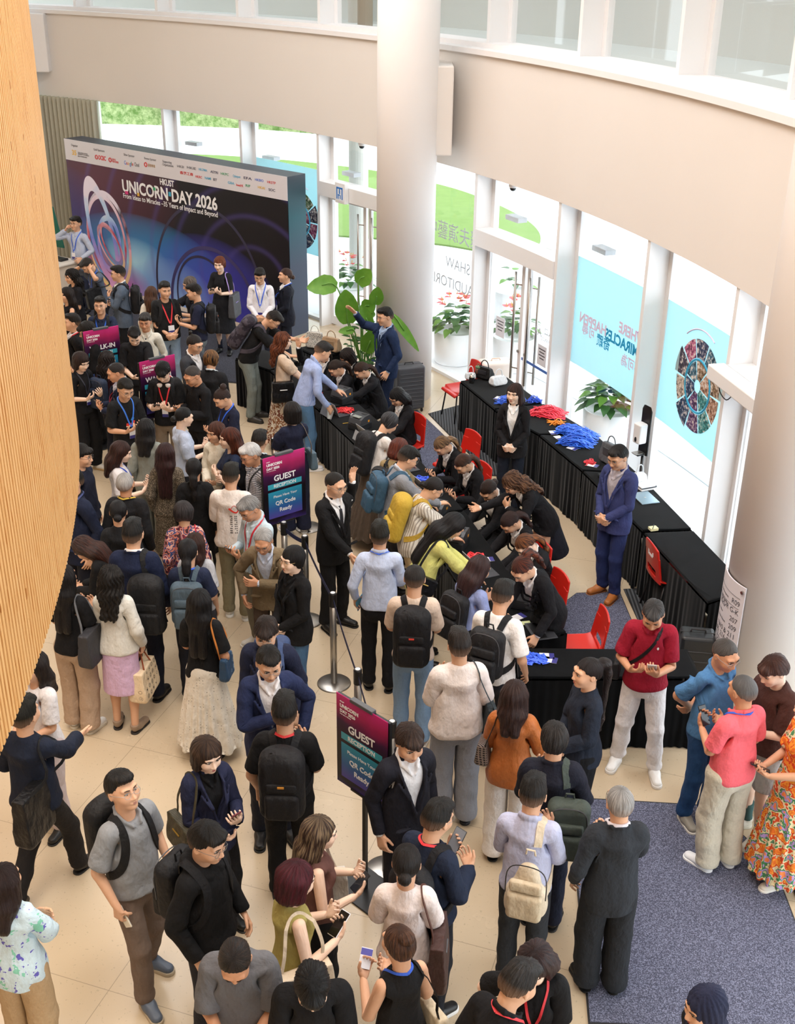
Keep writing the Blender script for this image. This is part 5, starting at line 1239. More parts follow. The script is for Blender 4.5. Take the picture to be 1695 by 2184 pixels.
bfit('35', 154, 325, 163, 327, .13, YELP, .004); bfit('THE HONG KONG', 166, 325, 187, 329, .036, GREY); bfit('UNIVERSITY OF SCIENCE', 166, 328, 190, 333, .036, GREY); bfit('AND TECHNOLOGY', 166, 332, 186, 337, .036, GREY)
bfit('OCBC', 210, 336, 226, 339, .115, REDP, .004); bfit('LION X', 239, 340, 247, 341, .048, REDP, .001); bfit('VENTURES', 239, 344, 253, 347, .048, REDP, .001)
for ch, u0, u1, c in (('G', 265, 269, BLUP), ('o', 269.5, 272.5, REDP), ('o', 273, 276, YELP), ('g', 276.5, 279.5, BLUP), ('l', 280, 281, GRNP), ('e', 281.5, 284.5, REDP), ('Cloud', 287, 297, GREY)): bfit(ch, u0, 347+(u0-265)*.17, u1, 347+(u1-265)*.17, .105, c)
bfit('\u8523\u5fa1\u5c08\u6848', 316, 353, 331, 355, .06, mat('gold_print', '#b08a5a', .5))
for u_, v_ in ((206, 335), (235, 341), (311, 351)):
    x, z = bpt(u_, v_); V, F = tube([(x-BW/2+.036*math.cos(t_), -.006, z-2.6+.036*math.sin(t_)) for t_ in np.linspace(0, 2*math.pi, 20)[:-1]], .010, 5, True); obj('round_logo', V, F, REDP, wb_)
for (s_, m), u0, u1, v in zip((('HKSI', GREY), ('HKIE', GREY), ('HKCPMA', CYNP), ('ASTRI', NAVP), ('HKPC', GRNP), ('Cyberport', CYNP), ('EFA', NAVP), ('HKBIO', BLUP), ('HKSTP', REDP)), (378, 399, 424, 449, 471, 497, 520, 544, 570), (392, 418, 442, 465, 488, 513, 537, 562, 588), (355, 358, 362, 367, 371, 376, 380, 384, 389)): bfit(s_, u0, v-1, u1, v+2, .060, m, .0006)
for (s_, m), u0, u1, v in zip((('\u9999\u6e2f\u5de5\u5546', REDP), ('HKIRC', REDP), ('NAMI', CYNP), ('IET', NAVP), ('GBA', CYNP), ('InvestHK', REDP), ('RIF', GRNP), ('HKAI', YELP), ('SOC', NAVP)), (384, 417, 437, 455, 486, 504, 524, 550, 573), (412, 431, 450, 463, 500, 519, 534, 565, 587), (371, 378, 381, 384, 391, 396, 397, 401, 406)): bfit(s_, u0, v-2, u1, v+1, .060, m, .0008)
# the printed glass rings
def ringm(name, c1, c2, c3): return grad(name, [(0, c1), (.45, c2), (.75, c3), (1, '#f2e8fa')], 2, 1/1.7, -.12, (2.6, .8))
RM = [ringm('ring_print', '#e6a8dc', '#7f8fe6', '#bcd8fa'), ringm('ring_print_warm', '#f6d490', '#f0b0c8', '#3a2a40'), ringm('ring_print_red', '#5fa8ea', '#d0455a', '#f0c8d8')]
def ring(cx, cz, rx, rz, rot, w, m, dy=0.):
    V = []; F = []; n = 72
    for i in range(n):
        t_ = 2*math.pi*i/n
        for k in (1, 1-w):
            x, z = rx*k*math.cos(t_), rz*k*math.sin(t_); V.append((cx-BW/2+x*math.cos(rot)-z*math.sin(rot), 0, cz+x*math.sin(rot)+z*math.cos(rot)))
    V += [(x, -.0012, z) for x, y, z in V]; 
    for i in range(n):
        a, b, c, d = 2*i, 2*i+1, 2*((i+1) % n)+1, 2*((i+1) % n); F += [(a+2*n, b+2*n, c+2*n, d+2*n), (a, d, d+2*n, a+2*n), (b, b+2*n, c+2*n, c)]
    q = obj('printed_ring', V, F, m, o); q.location = (0, -.0035-dy, -1.2)
ring(1.12, .93, .68, 1.0, .10, .11, RM[1], .0); ring(1.06, .97, .60, .88, .10, .10, RM[2], .0012); ring(.93, 1.07, .40, 1.12, .26, .26, RM[0], .0024); ring(1.14, .88, .38, .58, -.05, .20, RM[0], .0036); ring(1.18, .83, .52, .28, -.85, .14, RM[1], .0048); ring(1.2, .9, .24, .46, .6, .18, RM[2], .006)
ring(4.0, .3, 1.5, 1.75, .1, .035, mat('faint_ring', '#2a2446', .5), .0); ring(4.1, .1, 1.2, 1.2, .1, .06, mat('faint_ring_b', '#3a3268', .5), .0012); ring(3.9, .2, .8, .9, .3, .05, mat('faint_ring', '#2a2446', .5), .0024)
# ---- window posters and lettering on the glass
def film(a0, a1, z0, z1, label, nm='window_poster', c='#d2f5fc'):
    t = NT('poster_film', .4, .3); cc = srgb(c); b = t.b; tr = t.n('ShaderNodeBsdfTranslucent'); tr.inputs[0].default_value = cc; mx = t.n('ShaderNodeMixShader'); mx.inputs[0].default_value = .5; n = t.noise(t.coord(rest=False), .8, 2).outputs[0]; t.col(t.mix(n, cc, tuple(min(1, x*1.15) for x in cc[:3])+(1,)))
    t.l(b.outputs[0], mx.inputs[1]); t.l(tr.outputs[0], mx.inputs[2]); t.l(mx.outputs[0], t.t.nodes['Material Output'].inputs[0])
    V, F = arc(21.385, 21.388, z0, z1, a0, a1, 6); c0 = pol(21.386, (a0+a1)/2, (z0+z1)/2); r = obj(nm, np.array(V)-c0, F, t.m, label=label, cat='poster'); r.location = c0; return r
PC = film(17.2, 22.85, 1.27, 2.71, 'pale cyan window poster with mirrored lettering reading WHERE MIRACLES HAPPEN'); PD = film(11.65, 16.85, 1.29, 2.73, 'pale cyan window poster with a wheel of photographs'); PB = film(41.15, 46.8, 1.17, 2.72, 'cyan window poster half hidden behind the end of the backdrop')
def gt(s, a, z, size, m, par=None, al='CENTER', bold=0.): text(s, size, pol(21.380, a, z), et(a), (0, 0, 1), m, par, 'lettering', bold, al)
PALEP = mat('pale_print', '#e8d4ea', .5); CY2 = mat('cyan_deep', '#159fd0', .5)
gt('WHERE', 18.75, 2.08, .19, PALEP, PC, bold=.006); gt('MIRACLES', 19.35, 1.90, .19, CY2, PC, bold=.006); gt('HAPPEN', 21.35, 1.93, .19, PALEP, PC, bold=.005); gt('\u5947\u8e5f', 20.55, 1.76, .17, CY2, PC, bold=.002); gt('\u53ef\u5c0b', 21.6, 1.80, .17, PALEP, PC, bold=.002); gt('\u4e8b\u53ef\u70ba', 18.6, 1.70, .17, PALEP, PC, bold=.002)
for k_, (c1, m) in enumerate((('a', PALEP), ('b', mat('lilac_print', '#dba8ea', .5)))):
    for rr_ in (.62, .70): V, F = tube([np.array([0, 0, 0])+(et(20)*(-.35+rr_*math.cos(t_)*-1)+np.array([0, 0, .72-rr_*math.sin(t_)]))*1.0-er(20)*.012 for t_ in np.linspace(.25+.12*k_, 1.0+.15*k_, 12)], .007, 5); obj('printed_arc', V, F, m, PC)
GRT = mat('grey_glass_print', '#b9bec6', .5); LAWR = empty('glass_lettering', tuple(pol(21.38, 32, 1.9)), 0, 'grey mirrored lettering reading LAW AUDITORIUM on the glass beside the pillar', 'lettering')
gt('SHAW', 31.2, 1.84, .24, GRT, LAWR); gt('AUDITORIUM', 32.0, 1.52, .24, GRT, LAWR); gt('\u902b\u592b\u6f14\u85dd\u4e2d\u5fc3', 32.0, 2.30, .30, GRT, LAWR)
A3R = empty('glass_lettering', tuple(pol(21.30, 24.6, 1.45)), 0, 'small mirrored ENTRANCE A3 lettering on the right-hand door leaf', 'lettering')
text('A3', .17, pol(21.335, 24.9, 1.45), et(24.9), (0, 0, 1), GRT, A3R); text('\u5165\u53e3', .11, pol(21.335, 24.15, 1.50), et(24), (0, 0, 1), GRT, A3R); text('ENTRANCE', .07, pol(21.335, 24.15, 1.38), et(24), (0, 0, 1), GRT, A3R)
for a, z, l in ((24.55, 1.13, 'white notice sheet stuck on the right-hand door leaf'), (27.7, 1.22, 'white notice sheet stuck on the left-hand door leaf')):
    V, F = boxat((0, 0, 0), (.12, .002, .15), a); q = obj('notice_sheet', V, F, mat('paper', '#e6e8f0', .6), label=l, cat='notice'); q.location = pol(21.345, a, z)
    for i, hw in enumerate((.09, .07, .085, .06)): V, F = boxat((0, 0, .09-i*.045)-er(a)*.003, (hw, .0006, .008), a); obj('print_line', V, F, GREY, q)
V, F = boxat((0, 0, 0), (.5, .002, .02), 24.7); q = obj('door_band', V, F, mat('blue_band', '#4a74c4', .5), label='thin blue band across the right-hand glass door', cat='sticker'); q.location = pol(21.345, 24.7, .92)
# wheel of photographs: segments in a ring, each a print of its own colour
def wheel(par, a_c, z_c, hue):
    c0 = pol(21.386, a_c, z_c)-np.array(par.location)-er(a_c)*.006; cols = ['#3c2f4c', '#b98a6a', '#7a4e5c', '#2d6b86', '#274a78', '#c05a8a', '#3aa0a0', '#5b7a4c', '#9a7c5a', '#c8b8a8', '#30406c', '#6a3a7c']
    n = 10
    for ringi, (r0, r1, m_) in enumerate(((.30, .50, n), (.07, .265, 6))):
        for i in range(m_):
            a0 = 2*math.pi*(i+.04)/m_+.2*ringi; a1 = 2*math.pi*(i+.96)/m_+.2*ringi; rr1 = r1*(1+(.10 if (i*3+ringi) % 4 == 0 else 0)); V = []
            for t_ in np.linspace(a0, a1, 7): V += [c0+et(a_c)*r0*math.cos(t_)+np.array([0, 0, r0*math.sin(t_)*1.06]), c0+et(a_c)*rr1*math.cos(t_)+np.array([0, 0, rr1*math.sin(t_)*1.06])]
            k0 = len(V); V += [v-er(a_c)*.001 for v in V]; F = [(k0+2*j, k0+2*j+1, k0+2*j+3, k0+2*j+2) for j in range(6)]+[(2*j, 2*j+2, 2*j+3, 2*j+1) for j in range(6)]
            c1 = cols[(i*5+ringi*3+hue) % len(cols)]; tn = NT('wheel_photo', .5); nz = tn.noise(tn.coord(rest=False), 17+i, 3, .7).outputs[0]; rp = tn.n('ShaderNodeValToRGB'); e = rp.color_ramp.elements; e.new(.5); 
            for q_, (p_, cc) in enumerate(((.36, '#16161e'), (.5, c1), (.64, '#e8e0d8'))): e[q_].position = p_; e[q_].color = srgb(cc)
            tn.l(nz, rp.inputs[0]); tn.col(rp.outputs[0]); obj('photo_segment', V, F, tn.m, par)
    V, F = tube([c0+et(a_c)*.283*math.cos(t_)+np.array([0, 0, .283*math.sin(t_)*1.06]) for t_ in np.linspace(0, 2*math.pi, 40)[:-1]], .012, 5, True); obj('white_ring', V, F, CYNP, par)
    V, F = tube([c0+et(a_c)*.60*math.cos(t_)+np.array([0, 0, .60*math.sin(t_)*1.06]) for t_ in np.linspace(.9, 2.0, 16)], .008, 5); obj('printed_arc', V, F, PALEP, par)
wheel(PD, 14.35, 1.98, 0); wheel(PB, 43.4, 1.75, 4)
# ---- fittings on the glass wall
for a, z, l in ((22.2, 2.82, 'grey floodlight bracket outside above the lettered cyan poster'), (28.2, 2.78, 'grey floodlight bracket outside the door top window'), (40.3, 2.72, 'grey floodlight bracket outside the far door'), (52.3, 2.72, 'grey floodlight bracket outside the far left window'), (46.4, 2.70, 'grey floodlight bracket outside above the backdrop')):
    V, F = boxat((0, 0, 0), (.17, .08, .035), a, .005); q = obj('floodlight', V, F, mat('light_grey_metal', '#b5b8bc', .4), label=l, cat='lamp'); q.location = pol(21.62, a-.1, z)
for a, l in ((37.9, 'small dome security camera under the fascia left of the pillar'), (26.7, 'small dome security camera under the fascia over the glass doors')):
    r = empty('security_camera', tuple(pol(21.2, a, 3.36)), 0, l, 'camera', 'dome security cameras'); V, F = lathe([(.06, .04), (.06, 0), (.05, -.02)], n=20); obj('housing', V, F, FRAME, r, smooth=True); V, F = uvs((0, 0, -.03), (.045, .045, .04), 14, 8); obj('dome', V, F, mat('smoked_dome', '#17171a', .15), r, smooth=True)
r = empty('exit_sign', tuple(pol(21.05, 38.9, 2.50)), math.radians(38.9+90), 'small white and blue running-man exit sign on the transom', 'exit sign'); V, F = rbox((0, .05, .03), (.14, .05, .17), .01); obj('housing', V, F, FRAME, r)
V, F = rbox((0, .0, 0), (.1, .001, .13), 0); 
r.rotation_euler = (0, 0, math.radians(38.9-90+180)); X_ = -et(38.9); 
V, F = boxat(pol(21.02, 38.9, 2.53)-pol(21.05, 38.9, 2.50), (.1, .002, .12), 38.9)
def unrot(V, ang): c, s_ = math.cos(-ang), math.sin(-ang); return [(v[0]*c-v[1]*s_, v[0]*s_+v[1]*c, v[2]) for v in V]
ra_ = math.radians(38.9+90); r.rotation_euler = (0, 0, 0)
for ch in list(r.children): bpy.data.objects.remove(ch)
V, F = boxat((0, 0, .03), (.14, .045, .17), 38.9, .01); obj('housing', V, F, FRAME, r); V, F = boxat(-er(38.9)*.047+np.array([0, 0, .03]), (.105, .002, .13), 38.9); pl_ = obj('lit_panel', V, F, mat('sign_white', '#f2f6fc', .4), r)
BLU2 = mat('sign_blue', '#2f7fd8', .4)
for c_, h_ in (((-.075, .03), (.014, .10)), ((.075, .03), (.014, .10)), ((0, .115), (.085, .014)), ((.0, .05), (.016, .03)), ((-.02, .0), (.028, .010)), ((.025, -.03), (.010, .032)), ((-.03, -.04), (.010, .03)), ((.0, .09), (.013, .013))):
    V, F = boxat(-er(38.9)*.050-et(38.9)*c_[0]+np.array([0, 0, c_[1]]), (h_[0], .001, h_[1]), 38.9); obj('pictogram', V, F, BLU2, pl_)
r = empty('door_operator', tuple(pol(21.1, 11.2, 2.55)), 0, 'white automatic door operator box on the transom by the right pillar', 'door closer')
V, F = boxat((0, 0, 0)-et(11)*.5-er(11)*.10, (.62, .09, .075), 11, .012); obj('housing', V, F, FRAME, r)
V, F = tube([(0, 0, -.03)-er(11)*.1-et(11)*.2, (0, 0, -.16)+er(11)*.02+et(11)*.42], .016, 8); obj('arm', V, F, FRAME, r); V, F = tube([(0, 0, -.08)-er(11)*.1-et(11)*.3, (0, 0, -.2)+er(11)*.02+et(11)*.42], .012, 8); obj('arm', V, F, FRAME, r)
V, F = tube(dense([(0, 0, -.06)-er(11)*.1+et(11)*.02, (0, 0, -.17)-er(11)*.1-et(11)*.04, (0, 0, -.20)-er(11)*.1-et(11)*.2, (0, 0, -.10)-er(11)*.1-et(11)*.32]), .006, 6); obj('cable', V, F, BLACKM, r)
# ================================================================ THE PEOPLE
BK, SUITB = '#15151a', '#131316'
J = lambda c: ('jacket', c)
def staff(u, v, face, label, hair, L='type', R='type', lean=22, nod=26, h=1.62, legs='sit', at=None, **k):
    return person(u, v, h, face, label, J('#17171b'), ('pants', '#151518'), hair, '#eceaea', fem=1, L=L, R=R, lean=lean, nod=nod, legs=legs, at=at, group='reception staff in black suits', shoe=('dress', '#0f0f10'), **k)
# --- by the backdrop
person(160, 461, 1.76, 245, 'man in pale grey-blue shirt on the phone at the far left end of the backdrop', ('shirt', '#b9c2d6'), ('pants', '#23283a'), ('side', '#15120f'), glass='#333', lany='#2c5fd6', R='ear', L=((.16, .16, -.38), (.6, -.6, -.6), None, None, 50))
p = person(183, 551, 1.70, 222, 'man in slate polo shirt scratching his bowed head by the backdrop', ('polo', '#5c6678'), ('pants', '#23242a'), ('short', '#2a2522'), lany='#2c5fd6', lean=10, nod=35, R='scratch', L='scratch')
shoulderbag(p, 'L', '#1a1b1e', 'black bag hanging on the forearm of the man scratching his head', (.15, .07, .17), z=1.12, y=-.2, x=.2)
person(150, 573, 1.64, 218, 'woman with wavy black hair and black top beside the bamboo drum', ('tee', BK), ('pants', BK), ('wavy', '#120e0d'), fem=1, nod=12, L='low', R='low')
p = person(250, 566, 1.74, 192, 'young man in grey-blue blazer over a white t-shirt, looking left', J('#566273'), ('pants', '#17171b'), ('short', '#14110f'), '#eceaea', glass='#555', nod=6, L='chest', R='fold'); phone(p, 'R', 'phone held by the young man in the grey-blue blazer'); backpack(p, '#1a1a1d', 'black backpack on the young man in the grey-blue blazer')
p = person(212, 632, 1.75, 272, 'man in navy polo with folded arms behind the WALK-IN sign', ('polo', '#232c44'), ('pants', '#20222a'), ('short', '#171412'), glass='#888', lany='#2c6ae0', L='fold', R='fold'); backpack(p, '#1c1d20', 'black backpack straps on the man with folded arms')
person(140, 612, 1.62, 218, 'woman in sleeveless black top partly hidden by the bamboo drum', ('sless', BK), ('pants', BK), ('long', '#1a1210'), fem=1, L='fold', R='fold')
person(152, 668, 1.72, 200, 'man in black suit with red lanyard, half behind the bamboo drum', J(SUITB), ('pants', SUITB), ('short', '#171412'), '#e8e8ee', lany='#d02a30')
person(182, 686, 1.74, 197, 'young man in black suit and glasses with a white collar, looking down left', J('#141417'), ('pants', SUITB), ('mop', '#14110f'), '#eceaf0', tie='#5a1c28', glass='#333', nod=22, L='low', R='low')
person(322, 610, 1.56, 88, 'woman with long brown hair and cream cardigan seen from behind at the backdrop', ('sweater', '#e3ddd0'), ('pants', '#4a4238'), ('long', '#3a241a', '#6a4630'), fem=1, nod=10)
p = person(350, 600, 1.76, 300, 'broad man in black t-shirt with red lanyard and pale jeans', ('tee', '#161617'), ('pants', '#8aa0b8'), ('short', '#171412'), fat=.9, lany='#e0303a', nod=8, L='clasp', R='clasp', shoe=('sneaker', '#ddd', '#eee')); backpack(p, '#1a1a1c', 'black backpack on the broad man with the red lanyard')
person(402, 590, 1.64, 205, 'woman with grey-brown hair behind the man in the navy t-shirt', ('tee', '#1a1a20'), ('pants', BK), ('shortf', '#3a302c', '#8a8078'), fem=1, nod=18, R='reach', L='phone')
p = person(412, 605, 1.72, 188, 'man in navy t-shirt with black backpack holding a small white card', ('tee', '#20243a'), ('pants', '#6d7880'), ('short', '#14110f'), nod=12, L='phone', R='phone2'); card(p, 'R', 'white card held out by the man in the navy t-shirt'); backpack(p, '#1b1b1e', 'black backpack with orange tag on the man in the navy t-shirt', logo='#d06030')
p = person(467, 547, 1.66, 258, 'woman in black shirt dress with short auburn hair holding a phone before the backdrop', ('tee', '#1d1e22'), ('dress', '#1d1e22'), ('shortf', '#5a2c1a', '#8a4a2a'), fem=1, nod=12, L='phone', R='phone2', skin=3, sock='#262a3a'); phone(p, 'R', 'dark phone held by the woman in the black shirt dress'); shoulderbag(p, 'L', '#55565a', 'grey tote with lilac pockets on the woman in the black shirt dress', (.19, .07, .21), '#b49ae0', .90, 'tote', metal='#b49ae0')
p = person(553, 572, 1.72, 268, 'man in white shirt with blue lanyard standing at the backdrop with clasped hands', ('shirt', '#eeecf2'), ('pants', '#2b3040'), ('side', '#14110f'), glass='#555', lany='#3a66e0', nod=18, L='clasp', R='clasp')
person(608, 571, 1.66, 193, 'woman in navy-black blazer with sunglasses on her head at the end of the backdrop', J('#171a26'), ('pants', '#171a26'), ('lowbun', '#38221a'), '#f0f0f0', fem=1, lany='#2c5fd6', L='clasp', R='clasp')
# --- guests at the far desk
p = person(585, 664, 1.78, 352, 'man in black t-shirt and grey trousers leaning over the far desk', ('tee', '#141416'), ('pants', '#7c8582'), ('short', '#1b1715'), glass='#222', lean=34, nod=20, L='reach', R='type', shoe=('sneaker', '#3a3735', '#2a2826'), fat=.25); backpack(p, '#4a444e', 'camouflage-patterned backpack on the man leaning over the far desk', 'tall', ('camo', '#2d2832'))
p = person(604, 708, 1.66, 15, 'woman with long wavy auburn hair, beige top and floral skirt at the desk', ('puff', '#dcc3ab'), ('longskirt', '#cbb8a0', ('floral', '#8a5a3c', '#d8cdbb', '#7a4a3a', '#c9b79f')), ('wavy', '#4a2416', '#8a4c2c'), fem=1, skin=3, nod=12, L='table', R='table'); shoulderbag(p, 'R', '#161516', 'shiny black leather shoulder bag on the woman with auburn hair', (.17, .08, .15), None, .96, sheen=.2, metal='#c0c0c0')
p = person(690, 729, 1.78, 25, 'man in light blue shirt and blue jeans leaning at the desk with a water bottle', ('shirt', '#a9b8de', ('fine', '#93a5d4')), ('pants', '#54789c'), ('short', '#1b1715'), lean=22, nod=18, L='table', R='relax', shoe=('sneaker', '#e8e8ea', '#f2f2f2'))
hb = handpt(p, 'R', [hp(.085, 0, .035)])[0]
V1, F1 = lathe([(.001, 0), (.032, 0), (.033, .13), (.015, .165), (.015, .18)], tuple(hb-[0, 0, .10]), 20); V2, F2 = lathe([(.017, .178), (.017, .20), (.001, .20)], tuple(hb-[0, 0, .10]), 16)
own(None, [(V1, F1, mat('clear_plastic', '#cfdbe2', .1, .6), 'bottle', None), (V2, F2, mat('bottle_cap', '#4a90c8', .4), 'cap', None)], 'water_bottle', 'small water bottle in the hand of the man in blue jeans', 'bottle')
p = person(622, 857, 1.64, 118, 'woman with black bob in navy jumpsuit with white sleeves, from behind', ('puff', '#20243a'), ('wide', '#20243a'), ('bob', '#15100f'), fem=1, skin=3, nod=5, R='fwd', L='fold', shoe=('sneaker', '#e8e8ea', '#f2f2f2')); shoulderbag(p, 'R', '#5f7482', 'grey-blue shoulder bag on the woman in the navy jumpsuit', (.13, .05, .12), '#8a8078', 1.0)
person(553, 917, 1.64, 72, 'man with dark curly hair in black jacket just above the far guest sign', ('jacket', '#1c1d21'), ('pants', '#1c1d21'), ('short', '#1a1715'), '#dfe8f0', nod=8)
# --- reception staff
staff(652, 698, 238, 'seated receptionist with a ponytail raising her hand to wave', ('lowpony', '#1f1613'), R='wave', L='type', lean=4, nod=6, at=(-1.05, 15.9))
staff(706, 724, 208, 'seated receptionist mostly hidden behind the man in the light blue shirt', ('lowpony', '#2a1c16'), lean=18, at=(-.70, 15.45))
staff(738, 744, 212, 'seated receptionist with a dark bob and glasses reaching over the desk', ('bob', '#1c1412'), glass='#777', R='reach', L='type', lean=24, nod=10)
staff(768, 773, 203, 'seated receptionist with a fringe and ponytail handing out a badge', ('lowpony', '#2c1d17', '#4a3024'), L='reach', R='phone', lean=26, nod=16)
staff(845, 828, 222, 'seated receptionist with long straight black hair typing by the far red chair', ('vlong', '#120f0f'), glass='#777', lean=12, nod=24)
staff(940, 932, 214, 'seated receptionist with a dark-blonde ponytail sorting lanyards', ('lowpony', '#4a3426', '#b08a60'), lean=22, nod=30, L='phone', R='phone2')
staff(985, 970, 214, 'seated receptionist with a brown ponytail holding a white card', ('lowpony', '#38221a', '#5a3a2a'), lean=20, nod=28, L='phone', R='phone2')
staff(1040, 1026, 226, 'seated receptionist with tied-up hair looking down beside the leaning colleague', ('lowbun', '#2c1d17'), lean=20, nod=30)
staff(1085, 1094, 213, 'seated receptionist with a yellow hair tie working at the table', ('lowpony', '#2c1b18'), lean=26, nod=28, L='type', R='type')
staff(1117, 1141, 207, 'seated receptionist with a curly copper ponytail', ('lowpony', '#38221a', '#a8683a'), lean=26, nod=24, L='type', R='type', skin=3)
p = person(1090, 1009, 1.62, 200, 'standing receptionist with long wavy hair leaning across the table with a tablet', J('#17171b'), ('skirt', '#20222c'), ('wavy', '#3a251c', '#8a6448'), '#eceaea', fem=1, lean=46, nod=2, R='reach', L='chest', group='reception staff in black suits')
p2 = person(1112, 1189, 1.68, 218, 'standing receptionist with a long reddish ponytail leaning on the near table', J('#17171b'), ('pants', '#151518'), ('pony', '#2c1814', '#7a3a24'), '#eceaea', fem=1, lean=38, nod=8, R='table', L='relax', group='reception staff in black suits')
person(1098, 818, 1.66, 255, 'woman in black suit and white blouse standing with clasped hands by the lanyards', J('#1a191c'), ('pants', '#1b2230'), ('long', '#241614', '#4a2a20'), '#f2f2f2', fem=1, skin=3, nod=4, turn=-14, L='clasp', R='clasp', fat=.35, group='reception staff in black suits')
person(1319, 950, 1.78, 222, 'man in slim navy suit and tan shoes standing by the window tables', J('#3a4272'), ('pants', '#2c3868'), ('short', '#1b1715'), '#b9b4be', glass='#888', nod=22, L='clasp', R='clasp', shoe=('dress', '#a8642c', '#8a5226'))
person(821, 655, 1.80, 207, 'man in navy suit and striped tie raising his arm by the big plant', J('#1c2c4c'), ('pants', '#18243e'), ('short', '#14110f'), '#a9c2e6', tie='#1c2a44', glass='#666', nod=10, R='up', L='relax')
# --- guests at the desk, near part
p = person(833, 881, 1.62, 35, 'guest with short greying black hair, white top and black backpack at the desk', ('tee', '#e9e2dd'), ('longskirt', '#5e5248'), ('shortf', '#1d1c1e', '#55555a'), fem=1, lean=16, nod=28, L='table', R='table'); backpack(p, '#222225', 'big black backpack on the guest in the white top', 'tall')
p = person(853, 936, 1.60, 55, 'guest with auburn bob in a mustard-brown top between two others', ('tee', '#9a8560'), ('pants', '#4a4238'), ('bob', '#4a1f16', '#7a3a28'), fem=1, lean=14, nod=22, L='table', R='table'); backpack(p, '#1f1f22', 'black backpack on the guest with the auburn bob')
p = person(872, 953, 1.70, 18, 'guest in grey blazer with slate-blue backpack and swept black hair', J('#8f9299'), ('pants', '#2a2a2e'), ('side', '#15120f'), '#c8d0dc', glass='#888', lean=12, nod=18, L='table', R='type'); backpack(p, '#3b5a72', 'slate-blue backpack on the guest in the grey blazer')
p = person(928, 1019, 1.62, 15, 'guest in striped shirt with tied black hair and mustard backpack', ('blouse', '#ddd6cc', ('stripe', '#a49a90')), ('pants', '#c8b28c'), ('lowbun', '#15100f'), fem=1, lean=18, nod=26, glass='#888', L='table', R='table'); backpack(p, '#c3a23c', 'mustard yellow backpack with a flask in its side pocket', 'tall', strapc='#b8963a')
p = person(972, 1096, 1.68, 12, 'woman with very long black hair and pale yellow cardigan leaning over the table', ('sweater', '#dedb83'), ('wide', '#cdb592'), ('vlong', '#100e10'), fem=1, lean=28, nod=20, L='table', R='table', fat=.25); shoulderbag(p, 'R', '#17171a', 'black shoulder bag on the woman in the yellow cardigan', (.15, .06, .09), None, 1.02, sheen=.3, metal='#c8a860')
p = person(1025, 1186, 1.63, 42, 'woman with long dark brown hair, blue shirt and black backpack', ('shirt', '#93a0d0'), ('pants', '#1b1b20'), ('long', '#2a1818', '#3e2626'), fem=1, lean=8, nod=22, L='phone', R='phone2'); backpack(p, '#1d1d20', 'black backpack on the woman in the blue shirt')
p = person(1075, 1238, 1.76, 62, 'man in white t-shirt with a plain black backpack at the desk corner', ('tee', '#f1efee'), ('pants', '#23252e'), ('short', '#171412'), lean=4, nod=16, L='phone', R='relax'); backpack(p, '#202124', 'plain smooth black backpack on the man in the white t-shirt')
# --- aisle
person(716, 1008, 1.74, 318, 'man in black suit and glasses directing guests, one hand raised and one pointing down', J('#151517'), ('pants', '#151517'), ('thin', '#1d1916'), '#f0f0f2', tie='#2a2a30', glass='#777', nod=16, fat=.3, L='lift', R=((.12, .36, -.40), (.6, -.5, -.6), (.1, .7, -.7), (-.8, .2, .2), 10), group=None)
p = person(810, 1113, 1.74, 88, 'man in pale blue shirt with blue lanyard and black trousers, seen from behind', ('shirt', '#c3d0ec'), ('pants', '#151518'), ('short', '#17150f'), L='relax', R='phone', lany='#2c5fd6'); card(p, 'L', 'light blue leaflet in the hand of the man in the pale blue shirt', '#4ab0dc', 'leaflet', 'leaflet', (.06, .09))
p = person(885, 1203, 1.76, 86, 'man in beige t-shirt and light jeans with black backpack carrying a red label', ('tee', '#d8c3b2'), ('pants', '#7b96b4'), ('thin', '#1b1715'), L='phone', R='phone', nod=8, shoe=('sneaker', '#8a6a50', '#e0d8cc')); backpack(p, '#19191c', 'black backpack with small red label on the man in light jeans', 'tall', logo='#c83a2c')
p = person(980, 1343, 1.76, 98, 'heavy man in off-white sweatshirt and grey trousers seen from behind', ('loose', '#e6dcd8'), ('wide', '#8d9099'), ('short', '#231d1a'), fat=.5, L='phone', R='phone2', nod=6, shoe=('sneaker', '#23252e', '#23252e')); shoulderbag(p, 'R', '#2c363c', 'dark leather shoulder bag on the man in the off-white sweatshirt', (.14, .06, .13), '#36444c', 1.02)
p = person(1100, 1451, 1.64, 75, 'woman in rust-coloured satin shirt with white trousers', ('blouse', '#b56a38', None, .38), ('wide', '#ece6e2'), ('long', '#2a1a18', '#44302a'), fem=1, L='phone', R='cup'); shoulderbag(p, 'L', '#2e2a2c', 'small dark patterned bag on the woman in the rust satin shirt', (.10, .06, .10), '#1c1a1c', 1.10, pat=('check', '#8a7a70'))
p = person(1255, 1404, 1.68, 196, 'woman in dark navy jacket with a waist-length black ponytail', ('blouse', '#232a38'), ('wide', '#15161a'), ('vpony', '#1c1312'), fem=1, turn=0, nod=2, L='clasp', R='clasp', skin=1)
